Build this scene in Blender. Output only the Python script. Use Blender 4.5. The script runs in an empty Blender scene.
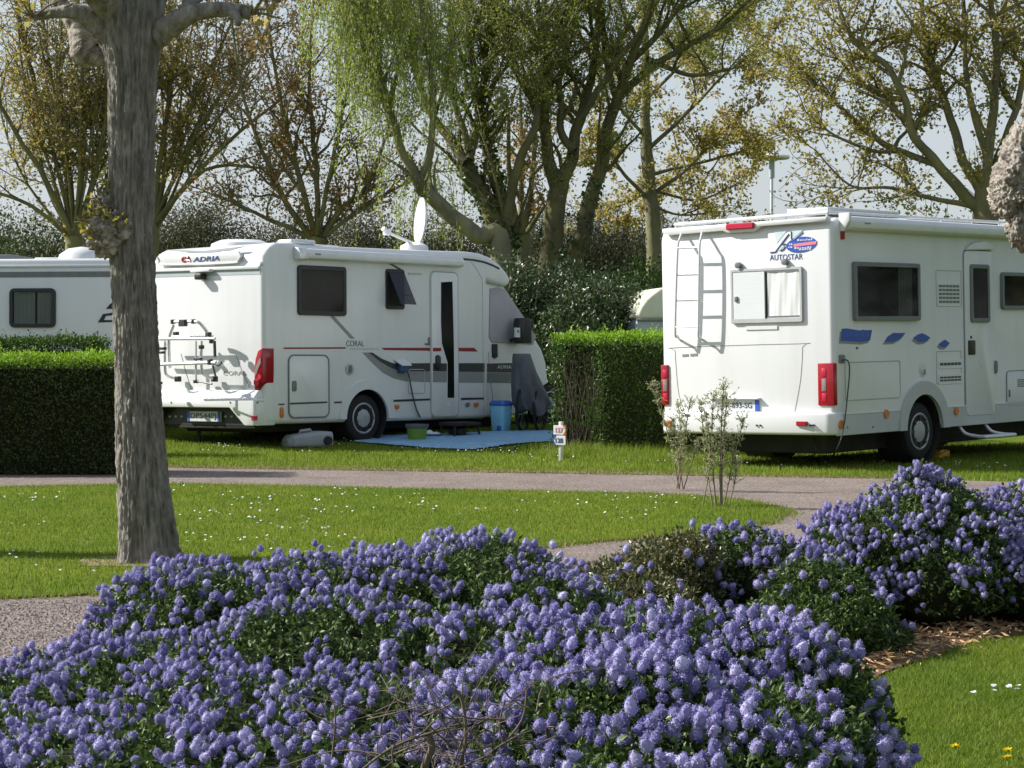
import bpy, bmesh, math
import numpy as np
from mathutils import Vector, Matrix, noise

R = math.radians
S = bpy.context.scene
COL = S.collection
rng = np.random.default_rng(11)

# ------------------------------------------------------------------ camera model (used to place things in the world)
F, HOR, CAMZ = 2100.0, 347.0, 1.36
PIT = math.atan((384 - HOR) / F)
CAM = np.array([0.0, 0.0, CAMZ])

def ray(px, py):
    x, u = (px - 512) / F, (384 - py) / F
    return np.array([x, math.cos(PIT) + u * math.sin(PIT), -math.sin(PIT) + u * math.cos(PIT)])

def at(px, py, Y):
    d = ray(px, py)
    return CAM + d * (Y / d[1])

def sstep(a, b, x):
    t = np.clip((x - a) / (b - a), 0, 1)
    return t * t * (3 - 2 * t)

def gz(x, y):
    x = np.asarray(x, float); y = np.asarray(y, float)
    r = np.clip(y - 26.6, 0, 12)
    r = np.where(r < 1, r * r * .5, r - .5)
    return .045 * r * (1 - sstep(1.2, 4.5, x))

def gnd(px, py):
    """point of the ground seen at a pixel"""
    d = ray(px, py)
    lo, hi = 1.0, 200.0
    for _ in range(60):
        t = (lo + hi) / 2
        p = CAM + d * t
        if p[2] > float(gz(p[0], p[1])): lo = t
        else: hi = t
    return CAM + d * t

# ------------------------------------------------------------------ materials
def newmat(name):
    m = bpy.data.materials.new(name)
    m.use_nodes = True
    nt = m.node_tree
    nt.nodes.clear()
    out = nt.nodes.new('ShaderNodeOutputMaterial')
    return m, nt, out

def nd(nt, t, **kw):
    n = nt.nodes.new(t)
    for k, v in kw.items():
        if k in n.inputs: n.inputs[k].default_value = v
        else: setattr(n, k, v)
    return n

def c4(c): return (c[0], c[1], c[2], 1.0)

def noise_node(nt, scale, detail=4, stretch=None, rough=.6):
    tc = nd(nt, 'ShaderNodeTexCoord')
    n = nd(nt, 'ShaderNodeTexNoise')
    n.inputs['Scale'].default_value = scale
    n.inputs['Detail'].default_value = detail
    n.inputs['Roughness'].default_value = rough
    if stretch:
        mp = nd(nt, 'ShaderNodeMapping')
        mp.inputs['Scale'].default_value = stretch
        nt.links.new(tc.outputs['Object'], mp.inputs['Vector'])
        nt.links.new(mp.outputs[0], n.inputs['Vector'])
    else:
        nt.links.new(tc.outputs['Object'], n.inputs['Vector'])
    return n

def ramp(nt, src, stops):
    r = nd(nt, 'ShaderNodeValToRGB')
    e = r.color_ramp.elements
    while len(e) < len(stops): e.new(.5)
    for i, (p, c) in enumerate(stops):
        e[i].position = p
        e[i].color = c4(c)
    nt.links.new(src, r.inputs[0])
    return r

def mat(name, stops, rough=.5, scale=4, detail=4, stretch=None, bump=None, metal=0.0, spec=.5, coat=0.0, lo=.3, hi=.7):
    """principled surface whose colour varies between the given colours by noise"""
    m, nt, out = newmat(name)
    p = nd(nt, 'ShaderNodeBsdfPrincipled')
    p.inputs['Roughness'].default_value = rough
    p.inputs['Metallic'].default_value = metal
    p.inputs['Specular IOR Level'].default_value = spec
    p.inputs['Coat Weight'].default_value = coat
    p.inputs['Coat Roughness'].default_value = .08
    if isinstance(stops[0], (int, float)): stops = [stops, tuple(v * .9 for v in stops)]
    n = noise_node(nt, scale, detail, stretch)
    k = len(stops)
    st = [(lo + (hi - lo) * i / (k - 1), s) for i, s in enumerate(stops)]
    r = ramp(nt, n.outputs['Fac'], st)
    nt.links.new(r.outputs[0], p.inputs['Base Color'])
    if bump:
        bs, bstr, bst = bump
        bn = noise_node(nt, bs, 6, bst)
        b = nd(nt, 'ShaderNodeBump')
        b.inputs['Strength'].default_value = bstr
        b.inputs['Distance'].default_value = .02
        nt.links.new(bn.outputs['Fac'], b.inputs['Height'])
        nt.links.new(b.outputs[0], p.inputs['Normal'])
    nt.links.new(p.outputs[0], out.inputs[0])
    return m

def leafmat(name, stops, transl=.35, rough=.55, spec=.3):
    """thin leaf: every leaf picks its own colour; some light passes through"""
    m, nt, out = newmat(name)
    g = nd(nt, 'ShaderNodeNewGeometry')
    k = len(stops)
    r = ramp(nt, g.outputs['Random Per Island'], [(i / (k - 1), s) for i, s in enumerate(stops)])
    p = nd(nt, 'ShaderNodeBsdfPrincipled')
    p.inputs['Roughness'].default_value = rough
    p.inputs['Specular IOR Level'].default_value = spec
    nt.links.new(r.outputs[0], p.inputs['Base Color'])
    t = nd(nt, 'ShaderNodeBsdfTranslucent')
    nt.links.new(r.outputs[0], t.inputs['Color'])
    mx = nd(nt, 'ShaderNodeMixShader')
    mx.inputs[0].default_value = transl
    nt.links.new(p.outputs[0], mx.inputs[1]); nt.links.new(t.outputs[0], mx.inputs[2])
    nt.links.new(mx.outputs[0], out.inputs[0])
    return m

def glassmat(name, tint=(.012, .013, .013), see=.6):
    m, nt, out = newmat(name)
    p = nd(nt, 'ShaderNodeBsdfPrincipled')
    p.inputs['Roughness'].default_value = .06
    p.inputs['Specular IOR Level'].default_value = .35
    p.inputs['Base Color'].default_value = c4(tint)
    t = nd(nt, 'ShaderNodeBsdfTransparent')
    t.inputs[0].default_value = (.8, .82, .8, 1)
    mx = nd(nt, 'ShaderNodeMixShader'); mx.inputs[0].default_value = see
    nt.links.new(p.outputs[0], mx.inputs[1]); nt.links.new(t.outputs[0], mx.inputs[2])
    nt.links.new(mx.outputs[0], out.inputs[0])
    return m

M = {}
M['white'] = mat('white_gelcoat', [(.705, .71, .705), (.692, .697, .692), (.658, .662, .65)], .28, 2.2, 6, (2.2, 2.2, .25), None, 0, .5, .25)
M['white2'] = mat('white_plastic', [(.70, .70, .69), (.62, .63, .62)], .4, 5, 5)
M['skirt'] = mat('grey_white_skirt', [(.50, .52, .52), (.44, .46, .45)], .4, 3, 5)
M['alu'] = mat('painted_alu', [(.72, .73, .74), (.62, .63, .64)], .35, 20, 3, None, None, .3)
M['frame_grey'] = mat('grey_frame', [(.17, .185, .185), (.135, .15, .15)], .4, 10)
M['panel_line'] = mat('seam_grey', [(.20, .21, .21), (.28, .29, .29)], .6, 10)
M['outline'] = mat('pale_seam', [(.38, .41, .40), (.46, .48, .47)], .5, 10)
M['black'] = mat('black_plastic', [(.012, .012, .013), (.022, .022, .022)], .45, 12)
M['dark'] = mat('underbody', [(.012, .012, .012), (.03, .028, .025)], .85, 6)
M['tyre'] = mat('tyre_rubber', [(.010, .010, .010), (.018, .017, .017)], .8, 20)
M['hub'] = mat('hubcap_silver', [(.42, .43, .44), (.34, .35, .36)], .4, 12, 4, None, None, .2)
M['glass'] = glassmat('tinted_glass')
M['glass_clear'] = glassmat('clear_pane', (.012, .013, .013), .8)
M['alu_dull'] = mat('dull_aluminium', [(.46, .47, .47), (.40, .41, .41)], .45, 14)
M['glassdark'] = mat('dark_acrylic', [(.007, .008, .008), (.018, .020, .018)], .10, 3, spec=.14)
M['red'] = mat('red_lens', [(.36, .008, .02), (.26, .006, .014)], .2, 25)
M['redpink'] = mat('red_lens_bright', [(.55, .02, .06), (.42, .015, .045)], .25, 25)
M['orange'] = mat('orange_lens', [(.65, .20, .03), (.5, .15, .03)], .3, 25)
M['clear'] = mat('clear_lens', [(.30, .24, .24), (.20, .16, .16)], .15, 40)
M['stripe_red'] = mat('red_stripe', [(.28, .012, .02), (.22, .01, .018)], .4, 10)
M['stripe_dark'] = mat('charcoal_stripe', [(.035, .036, .038), (.045, .045, .046)], .4, 10)
M['stripe_grey'] = mat('taupe_stripe', [(.26, .27, .26), (.22, .23, .22)], .4, 10)
M['blue_decal'] = mat('blue_decal', [(.02, .07, .38), (.03, .09, .42)], .4, 10)
M['pale_decal'] = mat('pale_blue_decal', [(.52, .64, .68), (.58, .68, .70)], .4, 10)
M['navy'] = mat('navy_print', [(.03, .06, .18), (.04, .07, .2)], .5, 10)
M['pink_decal'] = mat('pink_decal', [(.72, .22, .30), (.68, .2, .26)], .4, 10)
M['curtain'] = mat('white_curtain', [(.72, .73, .72), (.64, .65, .64)], .8, 2.5, 3, None, (3.5, .35, None))
M['blind'] = mat('grey_blind', [(.66, .69, .70), (.60, .63, .64)], .6, 6, 3, (.5, .5, 20))
M['plate'] = mat('plate_white', [(.62, .64, .66), (.55, .57, .58)], .4, 20)
M['plate_blue'] = mat('plate_blue', [(.03, .10, .48), (.03, .09, .4)], .4, 20)
M['cover'] = mat('grey_cover_cloth', [(.075, .078, .09), (.12, .125, .138)], .75, 5, 5, None, (8, .4, None))
M['blindcloth'] = mat('lilac_grey_screen_cover', [(.33, .315, .345), (.39, .375, .405)], .7, 4, 5)
M['binblue'] = mat('pale_blue_plastic', [(.24, .55, .78), (.27, .60, .82)], .4, 5)
M['lidblue'] = mat('blue_lid', [(.04, .13, .46), (.05, .15, .5)], .4, 5)
M['mat_blue'] = mat('blue_groundsheet', [(.26, .45, .62), (.20, .38, .55), (.32, .52, .68)], .8, 3, 6, None, (20, .5, None))
M['green_tub'] = mat('green_tub', [(.16, .30, .03), (.13, .26, .03)], .45, 6)
M['tub_grey'] = mat('grey_rim', [(.12, .12, .12), (.16, .16, .16)], .5, 6)
M['tank'] = mat('grey_tank', [(.34, .36, .38), (.28, .30, .32)], .5, 6)
M['yellow'] = mat('yellow_plastic', [(.72, .42, .02), (.62, .36, .02)], .5, 6)
M['cream'] = mat('cream_canvas', [(.70, .70, .52), (.62, .62, .46)], .8, 3, 5, None, (14, .25, None))
M['greypanel'] = mat('pale_grey_panel', [(.42, .46, .48), (.36, .40, .42)], .5, 3)
M['lamp_white'] = mat('lamp_white', [(.72, .73, .74), (.64, .65, .66)], .4, 8)
M['postwhite'] = mat('weathered_white_wood', [(.62, .60, .55), (.46, .44, .38)], .8, 14, 5, (1, 1, .2))
M['cable'] = mat('dark_cable', [(.05, .05, .05), (.09, .09, .09)], .6, 8)
M['bark_near'] = mat('grey_plane_bark', [(.085, .072, .058), (.185, .165, .138), (.265, .242, .208), (.38, .355, .315)], .9, 22, 9, (1, 1, .25), (30, 1.0, (1, 1, .25)), lo=.28, hi=.74)
M['bark_knob'] = mat('pale_knob_bark', [(.12, .098, .075), (.29, .255, .21), (.46, .42, .365)], .95, 16, 8, None, (30, 1.0, None), lo=.32, hi=.66)
M['bark_far'] = mat('mossy_bark', [(.09, .082, .05), (.17, .16, .10), (.24, .22, .09)], .9, 3, 6, (1, 1, .5), (9, .8, (1, 1, .4)))
M['bark_moss'] = mat('yellow_mossed_bark', [(.09, .082, .048), (.17, .155, .08), (.23, .20, .065)], .9, 2.2, 6, (1, 1, .5), (9, .8, (1, 1, .4)))
M['bark_green'] = mat('dark_mossed_bark', [(.05, .046, .026), (.11, .10, .045), (.17, .15, .045)], .9, 2.6, 6, (1, 1, .5), (9, .9, (1, 1, .4)))
M['bark_twig'] = mat('twig_bark', [(.17, .145, .095), (.25, .21, .14)], .9, 6)
M['stem'] = mat('woody_stem', [(.085, .066, .05), (.16, .125, .095)], .9, 20)
M['core'] = mat('inner_shade_core', [(.014, .018, .008), (.03, .028, .014)], 1, 30, 5, None, None, 0, .1)  # near-black: the shade inside bushes and hedges put into the colour
M['chip'] = leafmat('wood_chip', [(.20, .11, .05), (.46, .29, .15), (.62, .44, .26), (.28, .16, .08)], 0, .9, .1)
M['blade'] = leafmat('grass_blade', [(.11, .175, .010), (.17, .26, .014), (.22, .30, .022), (.30, .32, .07)], .4, .6, .2)
def vary(m, scale, lo, hi):
    nt = m.node_tree
    r = [n for n in nt.nodes if n.type == 'VALTORGB'][0]
    n = noise_node(nt, scale, 5); r2 = ramp(nt, n.outputs['Fac'], [(.32, lo), (.68, hi)])
    mx = nd(nt, 'ShaderNodeMix', data_type='RGBA', blend_type='MULTIPLY'); mx.inputs[0].default_value = 1
    tg = [l.to_socket for l in r.outputs[0].links]
    nt.links.new(r.outputs[0], mx.inputs[6]); nt.links.new(r2.outputs[0], mx.inputs[7])
    for t in tg: nt.links.new(mx.outputs[2], t)
def tinted(m):
    nt = m.node_tree
    r = [n for n in nt.nodes if n.type == 'VALTORGB'][0]
    a = nd(nt, 'ShaderNodeAttribute'); a.attribute_name = 'tint'
    r2 = ramp(nt, a.outputs['Fac'], [(0, (.62, .60, .74)), (.35, (.88, .88, .92)), (.7, (1.06, 1.05, 1.02)), (1, (1.18, 1.19, 1.12))])
    mx = nd(nt, 'ShaderNodeMix', data_type='RGBA', blend_type='MULTIPLY'); mx.inputs[0].default_value = 1
    tg = [l.to_socket for l in r.outputs[0].links]
    nt.links.new(r.outputs[0], mx.inputs[6]); nt.links.new(r2.outputs[0], mx.inputs[7])
    for t in tg: nt.links.new(mx.outputs[2], t)

vary(M['blade'], .9, (.78, .86, 1.1), (1.22, 1.10, 1.5))
M['blade_dry'] = leafmat('dry_grass', [(.28, .22, .11), (.38, .31, .17), (.20, .19, .07)], .3, .8, .1)
M['daisy'] = leafmat('daisy_petals', [(.80, .80, .78), (.74, .74, .72)], .2, .6, .2)
M['dandelion'] = leafmat('dandelion_yellow', [(.80, .62, .01), (.88, .74, .03)], .2, .7, .2)
M['blossom'] = leafmat('ceanothus_blossom', [(.19, .168, .38), (.285, .258, .50), (.40, .37, .61), (.58, .55, .77)], .30, .75, .15)
M['cean_leaf'] = leafmat('ceanothus_leaf', [(.03, .06, .015), (.05, .09, .02), (.075, .13, .025), (.15, .21, .04)], .2, .48, .35)
M['cean_leaf2'] = leafmat('ceanothus_leaf_bronze', [(.06, .09, .025), (.11, .13, .035), (.16, .155, .05), (.17, .11, .055)], .2, .4, .5)
M['privet'] = leafmat('privet_leaf', [(.03, .065, .010), (.05, .105, .012), (.085, .17, .014)], .3, .5, .35)
M['privet_top'] = leafmat('privet_sunlit_new_leaf', [(.14, .27, .012), (.22, .38, .02), (.32, .48, .04)], .4, .5, .35)  # new growth, with the sunlit look of the hedge top in its colour
M['hedge_dark'] = leafmat('dark_hedge_leaf', [(.036, .058, .018), (.062, .098, .024), (.09, .13, .034)], .2, .55, .3)
M['laurel'] = leafmat('laurel_leaf', [(.025, .05, .015), (.045, .08, .022), (.07, .11, .035), (.11, .12, .055)], .15, .38, .5)
M['plane_leaf'] = leafmat('plane_leaf_olive', [(.29, .28, .065), (.37, .33, .09), (.42, .33, .09), (.44, .27, .075), (.32, .32, .07), (.25, .25, .06)], .62, .6, .3)
M['plane_rust'] = leafmat('plane_leaf_rust', [(.38, .27, .11), (.44, .26, .11), (.42, .20, .09), (.36, .32, .11), (.30, .26, .09)], .62, .6, .3)
M['plane_yel'] = leafmat('plane_leaf_yellow', [(.31, .28, .05), (.38, .32, .06), (.27, .27, .05), (.36, .26, .06)], .62, .6, .3)
M['willow'] = leafmat('willow_leaf', [(.27, .34, .05), (.34, .42, .07), (.40, .47, .12)], .55, .6, .3)
M['ash_leaf'] = leafmat('fine_green_leaf', [(.20, .24, .045), (.27, .30, .06), (.32, .34, .075)], .55, .6, .3)
M['olive_leaf'] = leafmat('grey_green_leaf', [(.075, .085, .04), (.10, .105, .05), (.12, .12, .06), (.105, .085, .045)], .25, .6, .3)
M['ivy'] = leafmat('ivy_leaf', [(.025, .055, .01), (.05, .10, .015), (.09, .15, .03)], .25, .4, .5)
M['sapling'] = leafmat('sapling_leaf', [(.36, .40, .18), (.46, .49, .26), (.30, .34, .14)], .4, .6, .3)

tinted(M['blossom'])

# ------------------------------------------------------------------ objects
def tag(o, label=None, cat=None, group=None, kind=None):
    if label: o['label'] = label
    if cat: o['category'] = cat
    if group: o['group'] = group
    if kind: o['kind'] = kind
    return o

def empty(name, loc=(0, 0, 0), rot=None, rz=0.0):
    e = bpy.data.objects.new(name, None)
    COL.objects.link(e)
    e.empty_display_size = .2
    if rot is not None:
        m = Matrix([list(rot[0]) + [loc[0]], list(rot[1]) + [loc[1]], list(rot[2]) + [loc[2]], [0, 0, 0, 1]])
        e.matrix_world = m
    else:
        e.location = loc
        e.rotation_euler = (0, 0, rz)
    return e

def link(name, me, parent=None):
    o = bpy.data.objects.new(name, me)
    COL.objects.link(o)
    if parent is not None: o.parent = parent
    return o

def raw_mesh(name, V, Fc, mats, parent=None, smooth=False, midx=None):
    """mesh from arrays: V (n,3), Fc (m,k) faces all of k corners, or a list of such arrays"""
    V = np.asarray(V, np.float32)
    fl = Fc if isinstance(Fc, list) else [Fc]
    fl = [np.asarray(f, np.int32) for f in fl if len(f)]
    me = bpy.data.meshes.new(name)
    me.vertices.add(len(V)); me.vertices.foreach_set('co', V.ravel())
    nl = sum(f.size for f in fl); nf = sum(len(f) for f in fl)
    me.loops.add(nl); me.polygons.add(nf)
    me.loops.foreach_set('vertex_index', np.concatenate([f.ravel() for f in fl]))
    tot = np.concatenate([np.full(len(f), f.shape[1], np.int32) for f in fl])
    st = np.concatenate([[0], np.cumsum(tot)[:-1]]).astype(np.int32)
    me.polygons.foreach_set('loop_start', st)
    me.polygons.foreach_set('use_smooth', np.full(nf, smooth, bool))
    if midx is not None: me.polygons.foreach_set('material_index', np.asarray(midx, np.int32))
    for m in (mats if isinstance(mats, (list, tuple)) else [mats]): me.materials.append(m)
    me.update(calc_edges=True)
    return link(name, me, parent)

class MB:
    def __init__(s): s.v = []; s.f = []; s.m = []
    def add(s, V, Fc, mi=0):
        b = len(s.v)
        s.v += [tuple(map(float, p)) for p in V]
        s.f += [tuple(i + b for i in f) for f in Fc]
        s.m += [mi] * len(Fc)
        return s
    def box(s, a, b, mi=0):
        x0, y0, z0 = a; x1, y1, z1 = b
        V = [(x0, y0, z0), (x1, y0, z0), (x1, y1, z0), (x0, y1, z0), (x0, y0, z1), (x1, y0, z1), (x1, y1, z1), (x0, y1, z1)]
        return s.add(V, [(0, 3, 2, 1), (4, 5, 6, 7), (0, 1, 5, 4), (1, 2, 6, 5), (2, 3, 7, 6), (3, 0, 4, 7)], mi)
    def prism(s, poly, axis, lo, hi, mi=0):
        def P(u, v, w):
            return {'x': (w, u, v), 'y': (u, w, v), 'z': (u, v, w)}[axis]
        n = len(poly)
        V = [P(u, v, lo) for u, v in poly] + [P(u, v, hi) for u, v in poly]
        Fc = [tuple(range(n)), tuple(range(2 * n - 1, n - 1, -1))]
        Fc += [(i, (i + 1) % n, n + (i + 1) % n, n + i) for i in range(n)]
        return s.add(V, Fc, mi)
    def ring(s, outer, inner, axis, lo, hi, mi=0):
        """frame between two outlines of equal length"""
        def P(u, v, w):
            return {'x': (w, u, v), 'y': (u, w, v), 'z': (u, v, w)}[axis]
        n = len(outer)
        V = [P(*p, lo) for p in outer] + [P(*p, lo) for p in inner] + [P(*p, hi) for p in outer] + [P(*p, hi) for p in inner]
        Fc = []
        for i in range(n):
            j = (i + 1) % n
            Fc += [(i, j, n + j, n + i), (2 * n + i, 3 * n + i, 3 * n + j, 2 * n + j), (i, 2 * n + i, 2 * n + j, j), (n + i, n + j, 3 * n + j, 3 * n + i)]
        return s.add(V, Fc, mi)
    def tube(s, pts, r, n=8, mi=0, closed=False):
        pts = np.asarray(pts, float)
        k = len(pts)
        r = np.full(k, r) if np.isscalar(r) else np.asarray(r, float)
        V, Fc = tube_arrays(pts, r, n, closed)
        s.add(V, Fc, mi)
        if not closed:
            b = len(s.v) - k * n
            s.f += [tuple(range(b + n - 1, b - 1, -1)), tuple(range(b + (k - 1) * n, b + k * n))]
            s.m += [mi, mi]
        return s
    def lathe(s, prof, c, axis='z', n=24, mi=0):
        V, Fc = [], []
        for r, h in prof:
            for i in range(n):
                a = 2 * math.pi * i / n
                u, v = r * math.cos(a), r * math.sin(a)
                p = {'z': (u, v, h), 'y': (u, h, v), 'x': (h, u, v)}[axis]
                V.append((c[0] + p[0], c[1] + p[1], c[2] + p[2]))
        for j in range(len(prof) - 1):
            for i in range(n):
                k = (i + 1) % n
                Fc.append((j * n + i, j * n + k, (j + 1) * n + k, (j + 1) * n + i))
        Fc.append(tuple(range(n))); Fc.append(tuple(range((len(prof) - 1) * n, len(prof) * n)))
        return s.add(V, Fc, mi)
    def build(s, name, mats, parent=None, bevel=0.0, seg=2, angle=35, smooth=True):
        bm = bmesh.new()
        vs = [bm.verts.new(p) for p in s.v]
        mats = mats if isinstance(mats, (list, tuple)) else [mats]
        for f, mi in zip(s.f, s.m):
            try:
                fc = bm.faces.new([vs[i] for i in f]); fc.material_index = mi
            except ValueError: pass
        bmesh.ops.recalc_face_normals(bm, faces=bm.faces)
        if bevel:
            ed = [e for e in bm.edges if len(e.link_faces) == 2 and e.calc_face_angle(0) > .5]
            bmesh.ops.bevel(bm, geom=ed, offset=bevel, segments=seg, affect='EDGES', clamp_overlap=True, profile=.5)
        me = bpy.data.meshes.new(name)
        bm.to_mesh(me); bm.free()
        for m in mats: me.materials.append(m)
        if smooth:
            me.polygons.foreach_set('use_smooth', [True] * len(me.polygons))
            me.set_sharp_from_angle(angle=R(angle))
        return link(name, me, parent)

def tube_arrays(pts, r, n=6, closed=False):
    pts = np.asarray(pts, float); k = len(pts)
    r = np.full(k, r) if np.isscalar(r) else np.asarray(r, float)
    if closed: t = np.roll(pts, -1, 0) - np.roll(pts, 1, 0)
    else: t = np.gradient(pts, axis=0)
    t /= np.linalg.norm(t, axis=1)[:, None] + 1e-9
    mt = np.abs(t).mean(0)
    ref = np.eye(3)[int(np.argmin(mt))]
    u = np.cross(t, ref); u /= np.linalg.norm(u, axis=1)[:, None] + 1e-9
    v = np.cross(t, u)
    a = np.arange(n) * 2 * np.pi / n
    V = pts[:, None] + (u[:, None] * np.cos(a)[None, :, None] + v[:, None] * np.sin(a)[None, :, None]) * np.asarray(r)[:, None, None]
    i = np.arange(n); j = (i + 1) % n
    Fs = []
    for q in range(k if closed else k - 1):
        w = (q + 1) % k
        Fs.append(np.stack([q * n + i, q * n + j, w * n + j, w * n + i], 1))
    return V.reshape(-1, 3), np.concatenate(Fs)

class Tubes:
    def __init__(s): s.V = []; s.F = []; s.n = 0
    def add(s, pts, r, n=6):
        V, Fc = tube_arrays(pts, r, n)
        s.V.append(V); s.F.append(Fc + s.n); s.n += len(V)
    def build(s, name, m, parent=None):
        return raw_mesh(name, np.concatenate(s.V), np.concatenate(s.F), m, parent, True)

def unit(a): return a / (np.linalg.norm(a, axis=-1, keepdims=True) + 1e-9)

def leaves(P, D, L, Wd, g=rng, fold=.15):
    """diamond leaves: base points P, directions D, lengths L, widths Wd -> V, F (quads)"""
    N = len(P)
    D = unit(D)
    q = unit(np.cross(D, g.normal(size=(N, 3))))
    nrm = np.cross(D, q)
    L = np.broadcast_to(L, N)[:, None]; Wd = np.broadcast_to(Wd, N)[:, None]
    mid = P + D * L * .45
    V = np.stack([P, mid + q * Wd * .5 + nrm * Wd * fold, P + D * L, mid - q * Wd * .5 + nrm * Wd * fold], 1).reshape(-1, 3)
    return V, np.arange(N * 4).reshape(N, 4)

def rdir(N, g=rng): return unit(g.normal(size=(N, 3)))

def vnoise(P, scale, seed=0.0):
    return np.array([noise.noise(Vector((p[0] * scale + seed, p[1] * scale + seed * 1.7, p[2] * scale - seed))) for p in P])

def inpoly(x, y, poly):
    x = np.asarray(x); y = np.asarray(y)
    c = np.zeros(x.shape, bool)
    n = len(poly); j = n - 1
    for i in range(n):
        xi, yi = poly[i][:2]; xj, yj = poly[j][:2]
        hit = ((yi > y) != (yj > y)) & (x < (xj - xi) * (y - yi) / (yj - yi + 1e-12) + xi)
        c ^= hit
        j = i
    return c

def rrect(x0, x1, z0, z1, r, n=4):
    """rounded rectangle outline"""
    P = []
    for cx, cz, a0 in ((x1 - r, z1 - r, 0), (x0 + r, z1 - r, 90), (x0 + r, z0 + r, 180), (x1 - r, z0 + r, 270)):
        for k in range(n + 1):
            a = R(a0 + 90 * k / n)
            P.append((cx + r * math.cos(a), cz + r * math.sin(a)))
    return P

# ------------------------------------------------------------------ frames of the parked vehicles
class Frame:
    def __init__(s, o, th, pi, ro, W):
        s.o = np.array(o); s.h = W / 2
        f = np.array([math.cos(th) * math.cos(pi), math.sin(th) * math.cos(pi), math.sin(pi)])
        l = np.array([-math.sin(th), math.cos(th), 0.0])
        u = np.cross(f, l)
        l2 = l * math.cos(ro) + u * math.sin(ro)
        s.R = np.stack([f, l2, np.cross(f, l2)], 1)
    def _loc(s, px, py): return s.R.T @ (CAM - s.o), s.R.T @ ray(px, py)
    def side(s, px, py, off=0.0):
        c, d = s._loc(px, py)
        t = (-(s.h + off) - c[1]) / d[1]
        p = c + d * t
        return (p[0], p[2])
    def rear(s, px, py, off=0.0):
        c, d = s._loc(px, py)
        t = (-off - c[0]) / d[0]
        p = c + d * t
        return (p[1], p[2])
    def loc(s, P): return s.R.T @ (np.asarray(P) - s.o)
    def wor(s, p): return s.R @ np.asarray(p) + s.o

def cut(o, cyls):
    """boolean-subtract cylinders (c, r, half length, axis y) from a mesh, baked"""
    tmp = []
    for c, r, hl in cyls:
        k = MB().lathe([(r, -hl), (r, hl)], c, 'y', 40).build('cutter', M['dark'], o.parent, smooth=False)
        md = o.modifiers.new('b', 'BOOLEAN'); md.operation = 'DIFFERENCE'; md.object = k; md.solver = 'EXACT'
        tmp.append(k)
    bpy.context.view_layer.update()
    dg = bpy.context.evaluated_depsgraph_get()
    me = bpy.data.meshes.new_from_object(o.evaluated_get(dg))
    o.modifiers.clear()
    o.data = me
    for k in tmp: bpy.data.objects.remove(k)
    me.polygons.foreach_set('use_smooth', [True] * len(me.polygons))
    me.set_sharp_from_angle(angle=R(30))

def text(s_, p0, ex, ez, n, w, h, m, name, parent, th=.003, shear=0.0, bold=.0):
    cu = bpy.data.curves.new('t', 'FONT')
    cu.body = s_; cu.extrude = .5; cu.resolution_u = 3; cu.shear = shear; cu.offset = bold
    ob = bpy.data.objects.new('t', cu); COL.objects.link(ob)
    bpy.context.view_layer.update()
    me = bpy.data.meshes.new_from_object(ob.evaluated_get(bpy.context.evaluated_depsgraph_get()))
    bpy.data.objects.remove(ob)
    V = np.empty(len(me.vertices) * 3); me.vertices.foreach_get('co', V); V = V.reshape(-1, 3)
    a, b = V.min(0), V.max(0)
    q = (V - a) / (b - a + 1e-9)
    p0, ex, ez, n = map(np.asarray, (p0, ex, ez, n))
    Wp = p0 + ex * q[:, :1] * w + ez * q[:, 1:2] * h + n * q[:, 2:] * th
    me.vertices.foreach_set('co', Wp.astype(np.float32).ravel())
    me.materials.clear(); me.materials.append(m)
    me.update()
    return link(name, me, parent)

def wheel(parent, c, r, w, out=-1, slots=8):
    """tyre with hubcap; c = centre, wheel axis along local y, outer side towards out*y"""
    y = c[1]
    t = MB().lathe([(r * .62, -w / 2), (r * .9, -w / 2), (r, -w * .36), (r, w * .36), (r * .9, w / 2), (r * .62, w / 2)], c, 'y', 36).build('wheel', M['tyre'], parent, angle=50)
    o = out * (w / 2)
    prof = [(r * .64, o - out * .03), (r * .645, o + out * .004), (r * .60, o + out * .010), (r * .52, o - out * .012), (r * .30, o + out * .006), (r * .16, o + out * .014), (r * .02, o + out * .016)]
    MB().lathe(prof, c, 'y', 36).build('hubcap', M['hub'], t, angle=40)
    sl = MB()
    for k in range(slots):
        a = 2 * math.pi * k / slots
        ca, sa = math.cos(a), math.sin(a)
        P = []
        for rr, tt in ((.57, -.05), (.57, .05), (.36, .025), (.36, -.025)):
            P.append((c[0] + r * (rr * ca - tt * sa), c[2] + r * (rr * sa + tt * ca)))
        a0, a1 = sorted((c[1] + o - out * .03, c[1] + o + out * .010))
        sl.prism(P, 'y', a0, a1)
    sl.build('vent_slots', M['black'], t, smooth=False)
    return t
# ================================================================== MOTORHOMES
def side_rect(fr, x0, y0, x1, y1, off=0.0):
    a = fr.side(x0, (y0 + y1) / 2, off); b = fr.side(x1, (y0 + y1) / 2, off)
    c = fr.side((x0 + x1) / 2, y0, off); d = fr.side((x0 + x1) / 2, y1, off)
    return a[0], b[0], d[1], c[1]          # x0 x1 z0 z1

def plate_side(fr, poly, m, name, parent, th=.004, base=0.0, bevel=0.0):
    """thin panel lying on the side wall, outline in side coordinates"""
    return MB().prism(poly, 'y', -(fr.h + base + th), -(fr.h + base - .004)).build(name, m, parent, bevel=bevel)

def px_side(fr, pts, off=0.0): return [fr.side(*p, off) for p in pts]
def px_rear(fr, pts, off=0.0): return [fr.rear(*p, off) for p in pts]

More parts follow.
